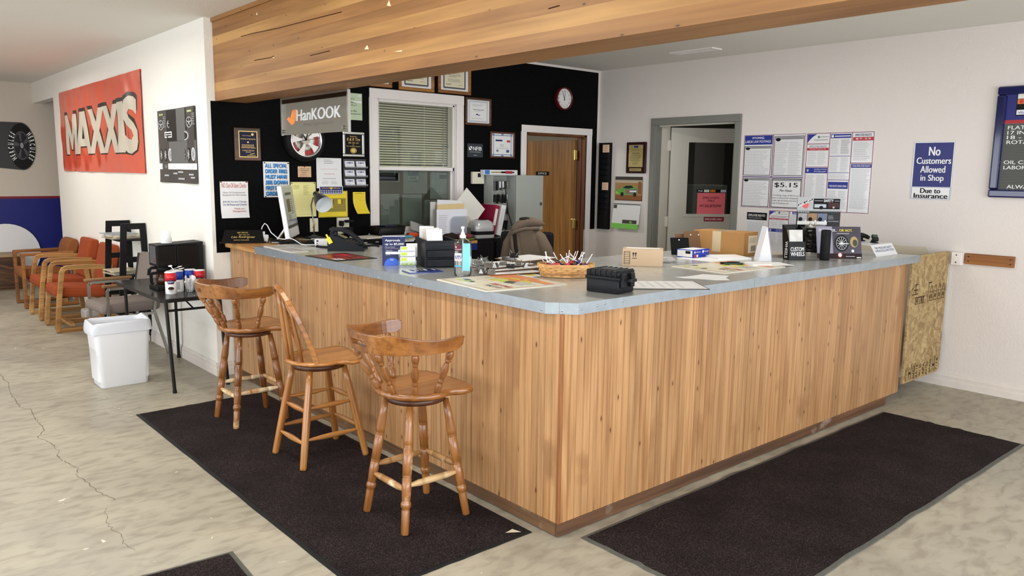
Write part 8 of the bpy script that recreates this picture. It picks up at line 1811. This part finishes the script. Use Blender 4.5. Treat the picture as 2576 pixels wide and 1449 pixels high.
# --- AIR LIFT sign
q = on('z', HT, 2040, 632); t = thing('display_sign', 'grey and black display sign with truck pictures', 'display', on('x', 3.22, 2062, 560)*1.0, math.radians(-47)); t.location.z = HT; W_ = .315
l_ = on('y', .66, 2003, 600); sx0 = -.17; M_ds = mat('sign_grey', (160, 162, 164), .35); 
MB().box((sx0, 0, .15), (sx0+W_, .006, .405), M_bb).box((sx0, -.001, .300), (sx0+W_, .0, .405), M_ds).box((sx0+.02, .006, 0), (sx0+W_-.02, .012, .16), M_bb).box((sx0+.02, .0, 0), (sx0+W_-.02, .10, .006), M_bb).build('panel', t)
def d(p, W, H):
    p.rc(W*.37, H*.66, W*.97, H*.96, K); p.text('SAFETY', W*.60, H*.865, W*.82, H*.94, Wt, .04); p.rc(W*.39, H*.89, W*.58, H*.905, LG); p.rc(W*.84, H*.89, W*.95, H*.905, LG); p.rc(W*.39, H*.70, W*.66, H*.80, mat('truck_silver', (170, 180, 190), .4)); p.poly(ell(W*.045, H*.055, 14, W*.55, H*.70), K); p.rc(W*.70, H*.70, W*.95, H*.85, mat('truck_dark', (60, 24, 26), .4)); p.poly(ell(W*.025, H*.03, 10, W*.83, H*.71), LG)
    p.poly(ell(W*.07, H*.11, 20, W*.19, H*.78), RED2); p.poly([(W*.01, H*.70), (W*.35, H*.90), (W*.35, H*.99), (W*.01, H*.79)], Wt); p.poly([(W*.015, H*.715), (W*.345, H*.91), (W*.345, H*.98), (W*.015, H*.785)], mat('logo_ink', (20, 20, 22), .5))
    vs_, fs = text_geo('AIR LIFT', .03); xm = max(v[0] for v in vs_); p.up(.0001); p.add([(W*(.03+.30*v[0]/xm), H*(.727+.185*v[0]/xm+.050*v[1]/.7), p.z) for v in vs_], fs, Wt)
    p.text('Since 1949', W*.25, H*.62, W*.34, H*.68, Wt, .01, shear=.2)
    p.rc(0, H*.60, W, H*.605, K); p.text('Air Lift air springs', W*.02, H*.545, W*.28, H*.585, Wt, .02)
    for k, c in enumerate(((150, 150, 156), (150, 110, 70), (90, 104, 130))): u = W*(.03+k*.225); p.rc(u, H*.30, u+W*.215, H*.53, mat('tile_photo_%d' % k, c, .4, var=.4, vscale=30)); p.poly(ell(W*.05, H*.06, 12, u+W*.06, H*.36), K); p.poly(ell(W*.02, H*.03, 10, u+W*.18, H*.31), Wt)
    p.rc(W*.02, H*.20, W*.70, H*.30, PAPER); p.para(W*.72, H*.36, W*.86, H*.48, 4, LG, seed=2); p.rc(W*.72, H*.30, W*.97, H*.315, LG); p.rc(W*.44, H*.03, W*.56, H*.16, PAPER); p.rc(W*.45, H*.06, W*.55, H*.12, RED2); p.rc(W*.59, H*.03, W*.70, H*.16, PAPER); p.para(W*.05, H*.04, W*.42, H*.14, 4, LG, seed=3)
front_print(t, d, W_, .255, -.0016, sx0, .15)
# --- black rod sample
q = on('z', HT, 2076, 655); t = thing('strut_sample', 'plain black cylinder standing before the poster', 'cylinder', (q.x+.01, q.y+.012, HT)); MB().lathe([(0, .030), (.003, .032), (.198, .032), (.203, .029)], 28, mat('strut_black', (22, 22, 24), .5, bump=.3, bscale=300)).build('tube', t); MB().lathe([(.203, .026), (.205, .024), (.206, 0)], 24, mat('strut_cap', (30, 30, 32), .4)).build('cap', t)
# --- poster easel
qa = on('z', HT, 2056, 650); qb = on('z', HT, 2155, 646); W_ = .31; rz = math.radians(-40); t = thing('easel_poster', 'dark easel poster reading OR NOT with wheel picture', 'poster', (qa.x, qa.y, HT), rz); H_ = .225; Mp = Matrix.Rotation(-.28, 4, 'X')
MB(Mp).box((0, 0, 0), (W_, .003, H_), mat('poster_night', (58, 52, 70), .25, coat=.4, var=.5, vscale=5)).build('board', t); MB(Matrix.Translation((.10, .13, 0)) @ Matrix.Rotation(.38, 4, 'X')).box((0, -.003, 0), (.10, 0, .20), MATS['tent_white']).build('strut', t)
def d(p, W, H):
    p.rc(0, 0, W, H*.16, mat('poster_brown', (44, 28, 30), .3)); p.poly([(0, H*.16), (W*.36, H*.16), (W*.36, H), (0, H)], mat('poster_lilac', (150, 148, 170), .3, var=.2, vscale=8)); p.text('FIX IT NOW OR...', W*.06, H*.84, W*.46, H*.92, Wt, .02); p.text('OR NOT.', W*.52, H*.84, W*.82, H*.92, YLW, .03); p.rc(W*.46, H*.77, W*.74, H*.79, LG)
    c = (W*.56, H*.48); p.poly(ell(W*.16, H*.26, 28, *c), mat('wheel_tire', (30, 30, 34), .4)); p.poly(ell(W*.125, H*.205, 28, *c), LG); p.poly(ell(W*.115, H*.19, 28, *c), K)
    for k in range(12): a = k*PI/6; p.line(c, (c[0]+W*.112*math.cos(a), c[1]+H*.185*math.sin(a)), .003, SILV)
    p.poly(ell(W*.09, H*.17, 20, W*.84, H*.52), mat('sensor_gold', (170, 150, 96), .4)); p.poly(ell(W*.055, H*.11, 20, W*.86, H*.49), DKG); p.rc(W*.5, H*.455, W*.72, H*.475, Wt); p.poly(ell(W*.05, H*.075, 14, W*.51, H*.11), RED2); p.poly(ell(W*.04, H*.06, 14, W*.51, H*.11), PAPER); p.poly(ell(W*.03, H*.045, 14, W*.80, H*.24), Wt); p.rc(W*.64, H*.06, W*.84, H*.08, LG); p.rc(W*.88, H*.02, W*.98, H*.05, Wt); p.rc(W*.05, H*.03, W*.12, H*.10, YLW); p.rc(W*.14, H*.04, W*.18, H*.10, RED2)
front_print(t, d, W_, H_, -.0005, M=Mp)
# --- tire pressure sensor stand
t = thing('sensor_stand', 'white folded card stand lettered TIRE PRESSURE SAFETY HEADQUARTERS', 'display', (3.10, .235, HT), math.radians(-30)); M_ws = mat('stand_white', (228, 230, 232), .3)
prof = [(.0, .0), (.055, .085), (.30, .085), (.30, .088), (.053, .088), (-.004, .0)]
W_ = .15
qn = on('z', HT, 2205, 647); qr = on('z', HT, 2258, 640)
t.location = (qn.x, qn.y, HT); rz = math.atan2(qr.y-qn.y, qr.x-qn.x); t.rotation_euler = (0, 0, rz); W_ = (qr-qn).length
mb = MB()
fold = [(0, 0), (.050, .078), (.30, .088), (.34, .0)]
def slab(a, b, th, m, nm, parent, W):
    (y0, z0), (y1, z1) = a, b; dn = Vector((-(z1-z0), (y1-y0))).normalized()*th
    vs_ = [(x, y, z) for x in (0, W) for y, z in ((y0, z0), (y1, z1), (y1+dn.x, z1+dn.y), (y0+dn.x, z0+dn.y))]
    return MB().add(vs_, [(0, 1, 2, 3), (7, 6, 5, 4)]+[(k, k+4, (k+1) % 4+4, (k+1) % 4) for k in range(4)], m).build(nm, parent)
slab(fold[0], fold[1], .002, M_ws, 'front_flap', t, W_); slab(fold[1], fold[2], .002, M_ws, 'deck', t, W_); slab(fold[2], fold[3], .002, M_ws, 'rear_flap', t, W_)
fl = math.hypot(.05, .078); Mfl = Matrix.Rotation(-math.atan2(.05, .078), 4, 'X')
front_print(t, lambda p, W, H: (p.text('TIRE PRESSURE SAFETY', W*.10, H*.62, W*.92, H*.80, NAVY, .004), p.text('HEADQUARTERS', W*.08, H*.34, W*.94, H*.56, NAVY, .006)), W_, fl, -.0024, M=Mfl)
def sensor(x, y, z, rz_, lb):
    Ms = Matrix.Translation(qn) @ Matrix.Rotation(rz, 4, 'Z') @ Vector((x, y, z)); s = thing('pressure_sensor', lb, 'sensor', Ms, rz+rz_, 'sensors on the card stand'); s.scale = (1.5, 1.5, 1.5)
    MB(Matrix.Rotation(-.35, 4, 'Y')).box((-.03, -.014, .018), (.022, .014, .036), mat('sensor_black', (26, 30, 28), .4), ch=.005).box((-.018, -.011, .036), (.012, .011, .038), mat('sensor_green', (40, 80, 60), .4)).build('body', s); MB().cyl((0, 0, 0), (0, 0, .022), .009, n=12, material=K).cyl((.012, 0, .018), (.060, .0, .004), .006, .005, n=10, material=K).cyl((.060, 0, .004), (.068, 0, .002), .005, n=10, material=M_brass).build('valve_stem', s); MB().cyl((0, 0, 0), (0, 0, .003), .02, n=16, material=K).build('foot', s)
sensor(W_*.62, .12, .0835, .6, 'tire pressure sensor nearest the front of the card stand'); qs = Matrix.Rotation(-rz, 4, 'Z') @ (on('z', HT+.087, 2166, 606)-qn); sensor(min(W_*.8, max(.02, qs.x)), min(.29, qs.y), .0885, 2.4, 'tire pressure sensor at the rear of the card stand')
